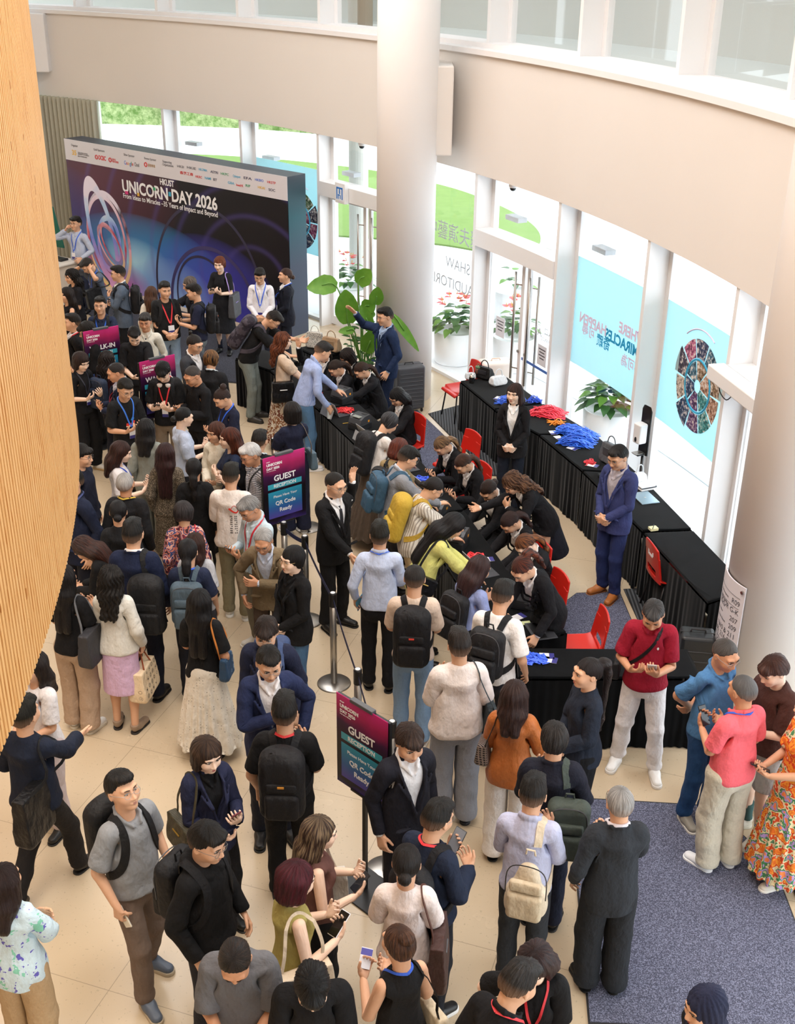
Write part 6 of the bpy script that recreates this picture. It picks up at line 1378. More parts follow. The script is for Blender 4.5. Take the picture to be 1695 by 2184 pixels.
p = person(1396, 1283, 1.74, 255, 'man in maroon polo and white trousers reading his phone', ('polo', '#96182f'), ('pants', '#eeebee'), ('short', '#2c2b2c', '#5c5a5a'), nod=36, L='phone', R='phone2', skin=2, fat=.25, legs='wide', shoe=('sneaker', '#f2f2f2', '#e8e6e4')); ribbon(p, [(.075, -.15, 1.315), (.085, -.15, 1.33), (.095, -.15, 1.315), (.085, -.15, 1.30), (.078, -.15, 1.312)], .006, .002, WHT, 'chest_emblem', 'polo', off=.004, k=2); phone(p, 'L', 'phone held flat by the man in the maroon polo', '#d8d0cc', '#3a3050'); shoulderbag(p, 'R', '#1b1b1e', 'small black cross-body bag of the man in the maroon polo', (.10, .04, .08), None, 1.0, cross=True)
person(1553, 1367, 1.72, 300, 'man in blue polo with cropped grey hair, hands behind his back', ('polo', '#4f7fb0'), ('pants', '#274a78'), ('crop', '#4a4542'), glass='#aaa', skin=2, nod=20, fat=.35, L='back', R='back', shoe=('sneaker', '#8f8a80', '#d8d4cc'))
p = person(1588, 1440, 1.72, 118, 'man in coral pink polo and cream trousers seen from behind on the mat', ('polo', '#f46d78'), ('wide', '#cfc8b6'), ('crop', '#5c5a5a'), skin=2, nod=8, L='phone', R='phone2', fat=.5, lany='#2c5fd6', shoe=('sneaker', '#eef0f4', '#ffffff'))
phone(p, 'L', 'phone in the hands of the man in the coral polo')
p = person(1652, 1400, 1.70, 205, 'young person with brown bowl-cut hair in brown knit shirt and grey shorts', ('loose', '#4a2f2a'), ('shorts', '#b4b2b0'), ('mop', '#3a221c', '#5a3a30'), skin=3, nod=26, L='phone', R='phone2', sock='#4a6a68', shoe=('sneaker', '#e2ddd0', '#d8d2c2'))
p = person(1735, 1475, 1.68, 185, 'person in a flowery orange skirt at the right edge of the picture', ('tee', '#e8772e', ('floral', '#f4a03c', '#d8502c', '#e6d8b0', '#4f8a5c')), ('longskirt', '#e8772e', ('floral', '#f4a03c', '#d8502c', '#e6d8b0', '#4f8a5c', '#b59ad8', '#f08a50')), ('long', '#1d1513'), fem=1, L='low', R='low', shoe=('sneaker', '#ece6da', '#f2eee6')); phone(p, 'L', 'phone held by the person in the flowery skirt')
person(1325, 1677, 1.68, 94, 'elderly grey-haired man in charcoal suit standing with his back to us on the mat', J('#2c3036'), ('wide', '#24272c'), ('thin', '#8a8886', '#c0bebc'), '#e4e0ea', skin=1, nod=6, L='relax', R='chest', glass='#555')
p = person(1140, 1656, 1.72, 72, 'man in pale lavender shirt and charcoal trousers with a cream sling backpack', ('shirt', '#bcc0dc'), ('pants', '#303338'), ('short', '#14110f'), L='phone', R='phone', nod=14); backpack(p, '#d9cab2', 'cream sling backpack with black trim worn on one shoulder', 'sling', '#cdbda2', onesh=-1, drop=.10, shiftx=-.05)
p = person(1185, 1543, 1.72, 82, 'man in navy-black jacket with an olive backpack on one shoulder', J('#1b1d2a'), ('pants', '#1c2030'), ('mop', '#1d1a19', '#3c3836'), L='phone', R='cup', nod=8); backpack(p, '#454e48', 'olive green backpack hanging from one shoulder', 'std', onesh=-1, drop=.10, shiftx=-.13)
person(875, 1550, 1.74, 298, 'young man in dark suit with white open collar and tousled hair behind the sign', J('#1d1e28'), ('pants', '#191a22'), ('mop', '#2a1f1b', '#4a3830'), '#eef0f6', nod=18, turn=-8)
p = person(935, 1710, 1.70, 48, 'man in navy sweater with red lanyard looking at his phone', ('sweater', '#1f283c'), ('pants', '#1d2028'), ('short', '#15120f'), glass='#999', nod=20, L='phone', R='phone2', lany='#e0303a', shoe=('sneaker', '#1c1d20', '#f0f0f0')); phone(p, 'L', 'large phone with grey screen held by the man in the navy sweater', '#1b1b1e', '#80868e', 1.15); backpack(p, '#1c1c1f', 'slouchy black backpack on the man in the navy sweater', 'tall', onesh=-1, drop=.06, shiftx=-.04)
p = person(868, 1803, 1.67, 84, 'woman in white t-shirt with a low hair knot and brown bag', ('tee', '#eee2df'), ('slim', '#b8a89c'), ('lowbun', '#171210'), fem=1, L='phone', R='phone', nod=10); shoulderbag(p, 'R', '#4a3532', 'large brown bag with grey flap on the woman in the white t-shirt', (.19, .07, .19), '#5a3c34', .98, metal='#9a9ca0')
p = person(850, 1976, 1.64, 122, 'woman in black sleeveless top with a messy brown bun holding badges', ('sless', '#19191b'), ('pants', '#19191b'), ('bun', '#3a251c', '#6a4630'), fem=1, skin=1, nod=8, L='phone', R='phone2', lany='#2c5fd6'); card(p, 'L', 'conference badge card held up by the woman with the messy bun'); shoulderbag(p, 'R', '#d8c8ac', 'cream canvas bag on black cord of the woman with the messy bun', (.14, .06, .14), '#19191b', .92)
p = person(632, 1841, 1.66, 28, 'woman with maroon bob and olive sleeveless top holding a phone', ('sless', '#a89c5c'), ('wide', '#1c1b1d'), ('bob', '#3a1018', '#5a1c28'), fem=1, skin=3, nod=14, L='phone', R='phone2'); phone(p, 'R', 'black-screened phone held by the woman with maroon hair', '#e8e8ee', '#0c0c0e', 1.1); shoulderbag(p, 'R', '#dccab2', 'large cream leather tote on the woman with maroon hair', (.21, .07, .15), '#dccab2', .98, 'tote', metal='#c8a860', sheen=.35)
p = person(682, 1743, 1.61, 12, 'woman with long ash-brown hair in brown sleeveless top looking at her phone', ('sless', '#6e4c46'), ('wide', '#19191b'), ('long', '#33221d', '#9a8468'), fem=1, skin=3, nod=10, L='phone', R='phone2'); phone(p, 'R', 'phone held by the woman in the brown sleeveless top'); shoulderbag(p, 'L', '#d6cfc4', 'pale canvas tote hanging from the arm of the woman in brown', (.15, .07, .15), None, .95, 'tote', y=-.1)
person(498, 2018, 1.72, 272, 'man in grey short-sleeved shirt with bowed head and thinning crown', ('loose', '#67676b'), ('pants', '#23242a'), ('thin', '#1d1a19', '#3a2c24'), nod=44, lean=6, L='clasp', R='low', skin=2)
person(665, 2070, 1.74, 276, 'young man in black t-shirt with centre-parted black hair at the bottom edge', ('tee', '#141416'), ('pants', '#141416'), ('mop', '#0f0e0f'), nod=38, lean=6, L='low', R='low', skin=3)
p = person(440, 1760, 1.76, 332, 'man in black hooded sweatshirt and glasses with a black backpack', ('hoodie', '#131315'), ('pants', '#23242c'), ('side', '#14110f'), glass='#777', nod=14, L='relax', R='relax'); backpack(p, '#18181b', 'square black backpack on the man in the hooded sweatshirt')
p = person(440, 1578, 1.64, 306, 'woman with brown bob in navy blazer over a black top, phone in hand', J('#262a44'), ('wide', '#151518'), ('bob', '#2c1f1a', '#5a4434'), '#151518', fem=1, skin=3, nod=12, L='phone', R='low'); phone(p, 'L', 'dark red phone held by the woman in the navy blazer', '#7a2c38', '#2a1a20'); shoulderbag(p, 'R', '#3c382c', 'olive-brown woven shoulder bag with gold chain on the woman in the navy blazer', (.17, .06, .13), '#4a4636', .98, pat=('check', '#4c4838'), metal='#d0a850')
p = person(255, 1648, 1.76, 322, 'man in grey polo shirt looking up to the right with brown trousers', ('polo', '#8e9094'), ('pants', '#76655a'), ('short', '#14110f'), glass='#aaa', nod=-12, fat=.3, L='relax', R='carry', legs='stepr', shoe=('sneaker', '#566070', '#b8a890')); phone(p, 'R', 'white phone in the right hand of the man in the grey polo', '#e4dccc', '#d8d4cc'); phone(p, 'L', 'pale phone in the left hand of the man in the grey polo', '#c8c8cc', '#d8d4cc'); backpack(p, '#1b1b1d', 'black backpack with hanging strap on the man in the grey polo', 'tall')
p = person(48, 1490, 1.74, 74, 'man in dark navy jacket walking away with a black tote on his back', ('sweater', '#1b2233'), ('pants', '#211f20'), ('short', '#17150f'), legs='walkr', nod=4, L='cup', R='fwd', shoe=('dress', '#191513')); shoulderbag(p, 'R', '#19191b', 'shiny black tote on the back of the walking man', (.17, .08, .20), None, .98, 'tote', x=.10, y=.20, sheen=.35); phone(p, 'L', 'phone in the hand of the walking man')
person(3, 1845, 1.62, 78, 'woman in pale blue flower-sprigged blouse and khaki trousers at the left edge', ('blouse', '#cfe4ee', ('sprig', '#6a66c0', '#8ad0b8')), ('wide', '#b89c78'), ('long', '#241614'), fem=1, L='fold', R='fold')
p = person(606, 1482, 1.78, 88, 'man in black t-shirt with a large black backpack and red lanyard, from behind', ('tee', '#151517'), ('pants', '#151517'), ('short', '#15120f'), L='carry', R='phone', fat=.3, lany='#c82a30', shoe=('dress', '#141414')); backpack(p, '#1d1d20', 'large black backpack on the man carrying an iced drink', 'tall', logo='#c8862c')
hb = handpt(p, 'L', [hp(.085, 0, .03)])[0]; V1, F1 = lathe([(.001, 0), (.030, 0), (.040, .12), (.042, .125)], tuple(hb-[0, 0, .10]), 24); V2, F2 = lathe([(.043, .125), (.043, .132), (.001, .140)], tuple(hb-[0, 0, .10]), 24)
own(None, [(V1, F1, mat('iced_tea', '#c98a3c', .2, .6), 'cup', None), (V2, F2, mat('cup_lid', '#e8e8e8', .3), 'lid', None)], 'drink_cup', 'amber iced drink in a clear cup held by the man in black', 'cup')
person(572, 1382, 1.80, 287, 'man in navy suit and open white collar touching his chest', J('#252e50'), ('pants', '#171a26'), ('short', '#14110f'), '#f4f2f4', glass='#aaa', nod=16, lean=4, L='pocket', R='chest', shoe=('dress', '#101012'))
p = person(566, 1320, 1.74, 268, 'man with centre-parted brown hair in dark blazer behind the man in navy', J('#20253c'), ('pants', '#1a1c26'), ('mop', '#231b18', '#3c2e28'), '#1c1e28', glass='#bbb', nod=20, L='relax', R='low'); backpack(p, '#3c4c70', 'backpack with blue strap on the man behind the navy suit', onesh=1)
# --- left crowd
person(622, 1166, 1.66, 222, 'woman with short black hair and round glasses in black blazer and jeans', J('#18181a'), ('pants', '#4a6a8c'), ('shortf', '#131112'), '#18181a', fem=1, skin=3, glass='#b89a6a', nod=4, L='clasp', R='clasp'); p = None
p = person(560, 1129, 1.66, 262, 'elderly white-haired man in khaki-brown blazer and striped shirt', J('#7c6c54'), ('pants', '#594a40'), ('thin', '#bdbbba', '#8a8886'), '#ccd6ea', glass='#777', nod=16, lean=14, skin=2, L='fold', R='pocket', shoe=('dress', '#3a332c'))
p = person(529, 1060, 1.70, 226, 'grey-haired man in pale blue shirt with red lanyard reading his phone', ('shirt', '#c3d4de'), ('pants', '#8a8474'), ('short', '#7a7876', '#a8a6a4'), glass='#999', skin=2, nod=32, lany='#c8283a', L='phone', R='phone2', shoe=('sneaker', '#d8d4cc', '#e8e6e0')); phone(p, 'R', 'phone held by the grey-haired man with the red lanyard')
person(532, 946, 1.72, 214, 'white-haired man with glasses in a checked shirt with camera strap', ('shirt', '#e6e6ea', ('check', '#4a4c5c')), ('pants', '#4a4a50'), ('short', '#c9c7c6', '#e8e6e4'), glass='#8a6a6a', skin=2, nod=24, lany='#1c1c20')
p = person(492, 988, 1.72, 82, 'man in white t-shirt with a red print on the back and olive trousers', ('loose', '#e8dfd8'), ('pants', '#8c8368'), ('short', '#17140f'), L='phone', R='phone', nod=10, shoe=('sneaker', '#e4e0da', '#eeeeea'))
RDP = mat('red_shirt_print', '#d8382c', .6); ribbon(p, [(-.115, .16, 1.33), (-.10, .17, 1.295), (-.06, .17, 1.300), (-.005, .16, 1.345)], .016, .003, RDP, 'printed_mark', 'loose', taper=(.6, 1.2), off=.004); ribbon(p, [(-.10, .16, 1.34), (-.065, .16, 1.385), (-.03, .16, 1.345)], .004, .003, RDP, 'printed_mark', 'loose', off=.004)
for i in range(9):
    for j, xx in enumerate((-.095, -.075, -.035, -.020)):
        if (i*j) % 4 != 3: ribbon(p, [(xx, .17, 1.25-i*.022), (xx+.012, .17, 1.25-i*.022)], .009, .002, mat('dark_print', '#2a2a2c', .6), 'printed_dot', 'loose', off=.003, k=1)
person(392, 868, 1.62, 28, 'woman in pale blue puff-sleeved blouse with black hair holding up a phone', ('puff', '#bcc8e0'), ('pants', '#22232a'), ('lowbun', '#131112'), fem=1, nod=16, L='phone', R='phone2', skin=3); 
person(470, 829, 1.64, 216, 'woman with pinned-up brown hair, navy top and blue lanyard looking down', ('tee', '#1f2338'), ('pants', '#1c1c22'), ('bun', '#2c1c17'), fem=1, nod=30, lean=4, L='phone', R='phone2', lany='#2c66e0', fat=.2)
PR = [q for q in COLL.objects if q.name.startswith('person') and q.parent is None]
def again(i):
    pass
p = person(458, 900, 1.60, 255, 'smiling woman in cream jacket with brown hair beside the auburn-haired woman', ('sweater', '#e3dccb'), ('pants', '#4a4238'), ('long', '#3a2018', '#6a4030'), fem=1, turn=-25, nod=8, L='low', R='low')
person(487, 912, 1.64, 200, 'woman with long auburn hair in navy short-sleeved dress, arms folded', ('tee', '#28334e'), ('dress', '#28334e'), ('vlong', '#3a1c14', '#6e3622'), fem=1, skin=3, L='fold', R='fold', nod=6)
p = person(407, 781, 1.72, 224, 'older man with cropped hair in black jacket with red-trimmed collar, typing on a phone', ('sweater', '#17171a'), ('pants', '#18181b'), ('crop', '#3c3633'), glass='#444', nod=30, skin=2, L='phone', R='phone2'); phone(p, 'R', 'phone in the hands of the older man in the red-trimmed jacket')
p = person(345, 773, 1.74, 268, 'young man with white headphones round his neck and a red lanyard', ('tee', '#161618'), ('pants', '#8a7a68'), ('mop', '#0f0e0f'), nod=40, lany='#d8303a', L='phone', R='phone2', skin=3); phone(p, 'R', 'phone held by the young man with headphones'); backpack(p, '#1a1a1d', 'black backpack straps on the young man with headphones')
V = []; 
hpm = lambda P: toworld(p, posed(p, P)); arcp = [(.085*math.cos(t_), .02-.075*math.sin(t_)*-1, 1.475) for t_ in np.linspace(-.3, math.pi+.3, 14)]; V, F = tube(arcp, .010, 8); hc_ = mat('headphone_white', '#e4e0dc', .4)
V1, F1 = uvs((.052, -.095, 1.435), (.034, .022, .036), 14, 8); V2, F2 = uvs((-.052, -.095, 1.435), (.034, .022, .036), 14, 8)
own(None, [(hpm(V), F, hc_, 'band', None), (hpm(V1), F1, hc_, 'ear_cup', None), (hpm(V2), F2, hc_, 'ear_cup', None)], 'headphones', 'white headphones around the neck of the young man in black', 'headphones')
p = person(266, 808, 1.74, 308, 'young man in black t-shirt with a red shoe print and blue lanyard', ('tee', '#17181a'), ('pants', '#2a2624'), ('short', '#15120f'), glass='#555', nod=26, lany='#3a78e0', L='phone', R='phone2', fat=.2); phone(p, 'L', 'dark phone held by the young man with the shoe print')
ribbon(p, [(-.06, -.15, 1.20), (-.02, -.16, 1.195), (.03, -.16, 1.20), (.05, -.15, 1.235)], .035, .003, mat('red_shirt_print', '#d8382c', .6), 'printed_shoe', 'tee', off=.005); ribbon(p, [(-.065, -.15, 1.175), (.055, -.15, 1.18)], .012, .003, mat('cream_print', '#e8dcc0', .6), 'printed_shoe_sole', 'tee', off=.005); ribbon(p, [(.02, -.15, 1.24), (.045, -.15, 1.275)], .03, .003, mat('blue_print', '#3d8fd0', .5), 'printed_accent', 'tee', off=.005)
p = person(243, 773, 1.70, 204, 'balding man in navy suit with a red lanyard holding his phone', J('#20263c'), ('pants', '#191a20'), ('thin', '#211c1a'), '#ccd0e2', skin=2, nod=22, lany='#d03038', L='phone', R='phone2'); phone(p, 'R', 'phone held by the balding man in the navy suit')
person(172, 752, 1.64, 322, 'woman with straight shoulder-length dark hair and black top passing a card', ('tee', '#17171a'), ('wide', '#17171a'), ('bob', '#241816', '#3c2a24'), fem=1, skin=3, nod=22, L='phone', R='phone2', lany='#2c3040', shoe=('sneaker', '#d8d4cc', '#b89a70'))
p = person(228, 748, 1.58, 60, 'woman with wavy dark hair and maroon top seen from behind', ('sweater', '#3c1a20'), ('pants', '#2a2c38'), ('wavy', '#1a1312'), fem=1, nod=6); backpack(p, '#2a3448', 'dark denim backpack on the woman in the maroon top')
person(285, 697, 1.74, 282, 'young man in black t-shirt bowing his head behind the WALK-IN sign', ('tee', '#17171a'), ('pants', '#1c1c20'), ('short', '#100e0e'), nod=40, L='type', R='low', skin=3)
person(308, 668, 1.70, 272, 'security guard in cream uniform shirt with dark shoulder patch and round glasses', ('shirt', '#d6d2c6'), ('pants', '#23262c'), ('side', '#1d1b1a', '#4a4644'), glass='#8a4a3a', skin=2, nod=8, tie='#20242c')
person(415, 714, 1.74, 330, 'man with a small topknot and glasses in charcoal blazer over a white t-shirt', J('#3a3c42'), ('pants', '#2a2b30'), ('topknot', '#231d1b'), '#eceaea', glass='#444', nod=20, L='low', R='low')
person(450, 746, 1.68, 78, 'person with black hair streaked blond in black blazer seen from behind', J('#1c1c1f'), ('pants', '#1c1c1f'), ('shortf', '#15110f', '#b07a44'), '#dfe8ea', nod=12, L='low', R='low')
person(310, 892, 1.64, 82, 'woman with long straight black hair in a grey-green pleated top, from behind', ('blouse', '#8d9088'), ('wide', '#7a7d78'), ('long', '#131112'), fem=1)
p = person(258, 941, 1.62, 12, 'woman with straight brown hair and white top looking at her phone', ('tee', '#e8e4e6'), ('pants', '#5a5a50'), ('long', '#2c1a17', '#4a2c24'), fem=1, skin=3, nod=20, L='phone', R='phone2', lany='#2c4cc0'); phone(p, 'L', 'phone held by the woman in the white top')
person(352, 944, 1.62, 84, 'woman with long dark brown hair in a speckled brown dress, from behind', ('sweater', '#4a4238', ('fleck', '#9a8c78')), ('dress', '#4a4238', ('fleck', '#9a8c78')), ('vlong', '#2a1817', '#44282a'), fem=1)
person(412, 976, 1.64, 94, 'woman in black suit with a low wavy black ponytail, from behind', J('#151517'), ('pants', '#151517'), ('lowpony', '#121012'), fem=1)
person(265, 1006, 1.68, 82, 'elderly man with white hair and bald crown in black suit, from behind', J('#1b1b1e'), ('pants', '#1b1b1e'), ('thin', '#b8b4b0', '#8a8480'), lany='#c8a83a', skin=2)
person(172, 948, 1.70, 350, 'man with glasses and dark hair in navy jacket emerging from behind the bamboo drum', ('sweater', '#1b1f30'), ('pants', '#1b1f30'), ('mop', '#15110f'), glass='#444', nod=8)
person(150, 1000, 1.76, 228, 'man in navy suit jacket with a badge, his head behind the bamboo drum', J('#1b2238'), ('pants', '#181b28'), ('short', '#17140f'), '#1a1c24', lany='#2c3a70', fat=.3)
person(250, 1066, 1.62, 98, 'woman in black with glossy black hair in a white clip, from behind', ('sweater', '#1b1c1f'), ('pants', '#1b1c1f'), ('lowbun', '#0f0e11'), fem=1, nod=10)
p = person(281, 1108, 1.82, 86, 'man in navy suit with white collar seen from behind', J('#18203a'), ('pants', '#161a28'), ('short', '#12100f'), '#f0f0f4', nod=4, L='phone', R='relax'); backpack(p, '#1a1a1c', 'black bag slung from the right shoulder of the man in the navy suit', 'tall', onesh=-1, drop=.12, shiftx=-.14)
p = person(390, 1068, 1.60, 96, 'woman with curly dark grey hair in a patterned shirt with red tote handles', ('blouse', '#4a3038', ('floral', '#c87868', '#3a4a78', '#e0a898', '#7a3040', '#2a3050')), ('pants', '#2a2a30'), ('shortf', '#221d1e', '#4a4446'), fem=1); shoulderbag(p, 'R', '#ddd4c0', 'cream tote bag with red handles on the woman in the patterned shirt', (.17, .06, .18), '#d8283a', .95, 'tote')
person(415, 1136, 1.54, 80, 'woman with brown hair in light grey t-shirt in front of the patterned shirt', ('tee', '#b8b8bc'), ('pants', '#3c3c44'), ('long', '#2c1a16', '#4a2e26'), fem=1)
p = person(399, 1148, 1.68, 90, 'woman in navy t-shirt with a low black ponytail and grey-blue backpack', ('tee', '#232a42'), ('pants', '#1c1e28'), ('lowpony', '#131114'), fem=1, L='phone', R='phone', lany='#2c5fd6'); backpack(p, '#4c5c68', 'grey-blue backpack on the woman in the navy t-shirt')
person(172, 1146, 1.58, 170, 'woman with long brown hair bending down beside the bamboo drum', ('sweater', '#151517'), ('pants', '#151517'), ('vlong', '#24120f', '#4a281e'), fem=1, lean=38, nod=20, L='low', R='low')
p = person(135, 1205, 1.64, 76, 'woman with long black hair, black top and khaki trousers, grey tote at her side', ('tee', '#17171a'), ('wide', '#b39a84'), ('vlong', '#121012'), fem=1, L='phone', R='phone', shoe=('sneaker', '#eeece8', '#e0d8c8')); shoulderbag(p, 'R', '#3c3c40', 'angular grey tote on the woman in khaki trousers', (.18, .08, .17), '#77777a', 1.0, 'tote')
p = person(235, 1206, 1.64, 82, 'woman in pale grey cardigan and pink skirt with long wavy black hair', ('sweater', '#d8d5cd'), ('skirt', '#d7b6d6'), ('wavy', '#15110f'), fem=1, skin=1, L='phone', R='carry', shoe=('dress', '#9a8470', '#2c2622')); shoulderbag(p, 'R', '#e6cfae', 'cream and black patterned tote carried by the woman in the pink skirt', (.19, .09, .15), '#8a4628', kind='tote', hand=True, pat=('ring', '#2a2018'))
p = person(425, 1256, 1.62, 80, 'woman with long black hair, black top and dotted white long skirt', ('tee', '#141416'), ('longskirt', '#e4dccf', ('dots', '#4a4440')), ('vlong', '#100e10'), fem=1, L='phone', R='relax', skin=2); shoulderbag(p, 'R', '#2f4a68', 'blue patterned bag with tan strap on the woman in the dotted skirt', (.11, .05, .12), '#c87a38', 1.02, pat=('ring', '#9ab0c0'))
person(66, 1392, 1.62, 235, 'woman in white top and pale trousers mostly behind the bamboo drum', ('tee', '#e6e2e4'), ('wide', '#cfc0c0'), ('long', '#1d1513'), fem=1, L='low', R='low')
# --- bottom edge
p = person(1112, 2056, 1.74, 38, 'man in black polo with red lanyard leaning in at the bottom edge', ('polo', '#17171a'), ('pants', '#1b1b20'), ('short', '#1a1715', '#3c3836'), nod=20, lean=10, lany='#d8303a')
p = person(1142, 2022, 1.64, 262, 'woman with long brown hair and red lanyard, hand on hip, at the bottom edge', ('tee', '#151517'), ('pants', '#151517'), ('vlong', '#24171a', '#44302c'), fem=1, skin=3, nod=24, turn=-20, lany='#d8303a', R='hip', L='low')
person(1507, 2112, 1.60, 200, 'person in a navy headscarf at the bottom right', ('sweater', '#17181c'), ('wide', '#17181c'), ('hijab', '#23273e'), fem=1, skin=1, nod=10)
# ================================================================ CHAIRS, THINGS ON THE TABLES, LUGGAGE, PLANTS
chair(0.91, 16.36, 205, 'red chair at the far end of the window tables, empty, beside the pillar')
chair(0.05, 14.15, 215, 'red chair behind the receptionist with long straight black hair')
chair(0.73, 13.58, 212, 'red chair beside the blonde-ponytailed receptionist, tall back in view')
chair(0.8, 12.6, 212, 'red chair mostly hidden behind the receptionist holding a white card')
chair(1.28, 10.6, 212, 'red chair behind the receptionist with the curly copper ponytail')
chair(1.38, 9.98, 200, 'red chair standing turned away next to the near reddish-ponytailed receptionist')
chair(1.68, 9.32, 185, 'empty red chair right behind the wide front table, its seat in view')
chair(2.88, 10.77, 10, 'red chair tucked against the long window table, white tape on its back')
c7 = [o for o in COLL.objects if o.get('label', '').startswith('red chair tucked')][0]
for x, z, h in ((-.06, .77, .045), (.05, .77, .045), (0, .72, .012)): V, F = rbox((x, .262, z), (.014 if h > .02 else .06, .002, h), 0); obj('tape_strip', V, F, WHT, c7)
def thingp(name, loc, rz, label, cat, parts, group=None):
    r = empty(name, loc, rz, label, cat, group); L = []
    for nm, (V, F), m, *sm_ in parts:
        par = r
        if isinstance(nm, tuple): par = L[nm[1]]; nm = nm[0]
        L.append(obj(nm, V, F, m, par, smooth=bool(sm_ and sm_[0])))
    return r
PRB = mat('printer_grey', '#3a3d42', .45); PRD = mat('printer_dark', '#222428', .5); ORG = mat('orange_badge', '#f0a020', .4); SILV = mat('silver_shell', '#b9bcc0', .3, .5, .4); KEYS = mat('key_grey', '#3c3e44', .5); SCRN = mat('screen_dark', '#15181e', .1); WIN = mat('label_window', '#8a908c', .3)
def printer(x, y, rz, label):
    V = []; prof = [(-.11, 0), (-.11, .10), (-.085, .155), (-.02, .185), (.09, .19), (.115, .17), (.12, .02), (.115, 0)]
    for sx in (-.10, .10): V += [(sx, py, pz) for py, pz in prof]
    n = len(prof); F = [tuple(range(n))[::-1], tuple(range(n, 2*n))]+[(i, (i+1) % n, n+(i+1) % n, n+i) for i in range(n)]
    F = [f[::-1] for f in F]
    thingp('label_printer', (x, y, .752), math.radians(rz), label, 'printer', [('housing', (V, F), PRB), ('base_shell', rbox((0, .004, .045), (.104, .122, .045), .012), PRD), ('lid_window', rbox((0, -.048, .178), (.06, .035, .006), .003, 1, None), WIN), ('brand_badge', rbox((.101, .06, .11), (.002, .016, .014), .002, 1), ORG), ('control_panel', rbox((.035, .055, .190), (.035, .02, .004), .002, 1), PRD), ('paper_slot', rbox((0, -.112, .085), (.06, .004, .006), 0), BLACKM)], 'label printers on the reception desk')
printer(-.50, 14.02, -38, 'grey label printer on the far desk by the two tablets'); printer(-.78, 15.0, -38, 'grey label printer partly hidden behind the receptionist handing out a badge'); printer(.42, 11.45, -25, 'grey label printer in front of the receptionist with the white card'); printer(.62, 10.80, -22, 'grey label printer behind the hair of the woman in yellow'); printer(1.18, 9.62, -20, 'grey label printer beside the standing reddish-ponytailed receptionist')
def tablet(x, y, rz, label, z=.752):
    tl = math.radians(22); c, s_ = math.cos(tl), math.sin(tl); ax = np.array([[1, 0, 0], [0, c, s_], [0, -s_, c]])
    thingp('tablet_computer', (x, y, z), math.radians(rz), label, 'laptop', [('screen_shell', rbox((0, .04, .10), (.145, .004, .10), .003, 1, np.array([[1, 0, 0], [0, c, -s_], [0, s_, c]])), SILV), (('display', 0), rbox((0, .0345, .10), (.138, .001, .093), 0, 1, np.array([[1, 0, 0], [0, c, -s_], [0, s_, c]])), SCRN), ('kickstand', rbox((0, .105, .055), (.14, .002, .062), 0, 1, np.array([[1, 0, 0], [0, c, s_], [0, -s_, c]])), SILV), ('keyboard', rbox((0, -.10, .004), (.145, .10, .004), .003, 1), KEYS), (('touchpad', 3), rbox((0, -.155, .0085), (.05, .03, .0006), 0), PRB)], 'tablet computers on the reception desk')
tablet(-.86, 14.50, 125, 'tablet with kickstand beside the bottle man, on the far desk'); tablet(-.40, 13.62, 120, 'tablet typed on by the receptionist with long straight hair'); tablet(.28, 12.1, 118, 'tablet beside the guest in the grey blazer'); tablet(.78, 10.22, 115, 'tablet between the woman in yellow and the curly-haired receptionist'); tablet(.02, 12.75, 118, 'tablet in front of the blonde-ponytailed receptionist')
V, F = rbox((0, 0, 0), (.15, .11, .006), .004, 1); thingp('laptop', (1.32, 9.14, .758), math.radians(105), 'open grey laptop keyboard on the near table corner', 'laptop', [('keyboard_deck', (V, F), KEYS), (('touchpad', 0), rbox((0, -.06, .0065), (.05, .032, .0006), 0), PRB), (('key_rows', 0), rbox((0, .035, .0068), (.13, .05, .0008), 0), BLACKM)])
def pile(x, y, a, b, h, n, color, label, z=.755, rz=0, seed=1):
    """heap of loose ribbons: nobody could count them, so one object"""
    R_ = np.random.RandomState(seed); L = []
    for i in range(n):
        t0 = R_.uniform(-1, 1); r0 = R_.uniform(-.75, .75); hh = h*(1-.75*t0*t0)*(1-r0*r0*.6)*R_.uniform(.25, 1)
        P = []
        for q in np.linspace(-1, 1, 7): P.append((a*(t0*.35+q*.62)+R_.uniform(-.02, .02), b*r0+R_.uniform(-.035, .035)+.03*math.sin(q*3+i), max(.003, hh*(1-q*q*.8)+R_.uniform(-.004, .006))))
        V, F = tube(dense(P, 2), 0, flat=(.016, .0022, (0, .25*math.sin(i), 1))); L.append((V, F, int(R_.rand() < .3)))
    V, F, MI = merge(L); c1 = srgb(color); o = obj('lanyard_pile', V, F, [mat('lanyard_ribbon', color, .55), mat('lanyard_light', tuple(min(1, q*1.3+.05) for q in c1[:3]), .5)], MI=MI, label=label, cat='lanyards', kind='stuff'); o.location = (x, y, z); o.rotation_euler = (0, 0, math.radians(rz)); return o
pile(2.28, 13.72, .24, .34, .13, 200, '#2f6be0', 'big heap of blue lanyards on the window tables', rz=-22, seed=3); pile(2.20, 14.0, .20, .16, .09, 70, '#2f6be0', 'far end of the blue lanyard heap by the orange strips', rz=-20, seed=4)
pile(1.98, 14.62, .26, .20, .10, 110, '#e8354a', 'heap of red lanyards on the window tables', rz=-20, seed=5); pile(1.52, 15.05, .20, .22, .07, 80, '#2f5fd0', 'blue lanyards beside the badge cards at the far table', rz=-25, seed=6); pile(1.86, 15.1, .10, .09, .08, 30, '#2a52c8', 'small bunch of blue lanyards behind the standing receptionist', seed=7)
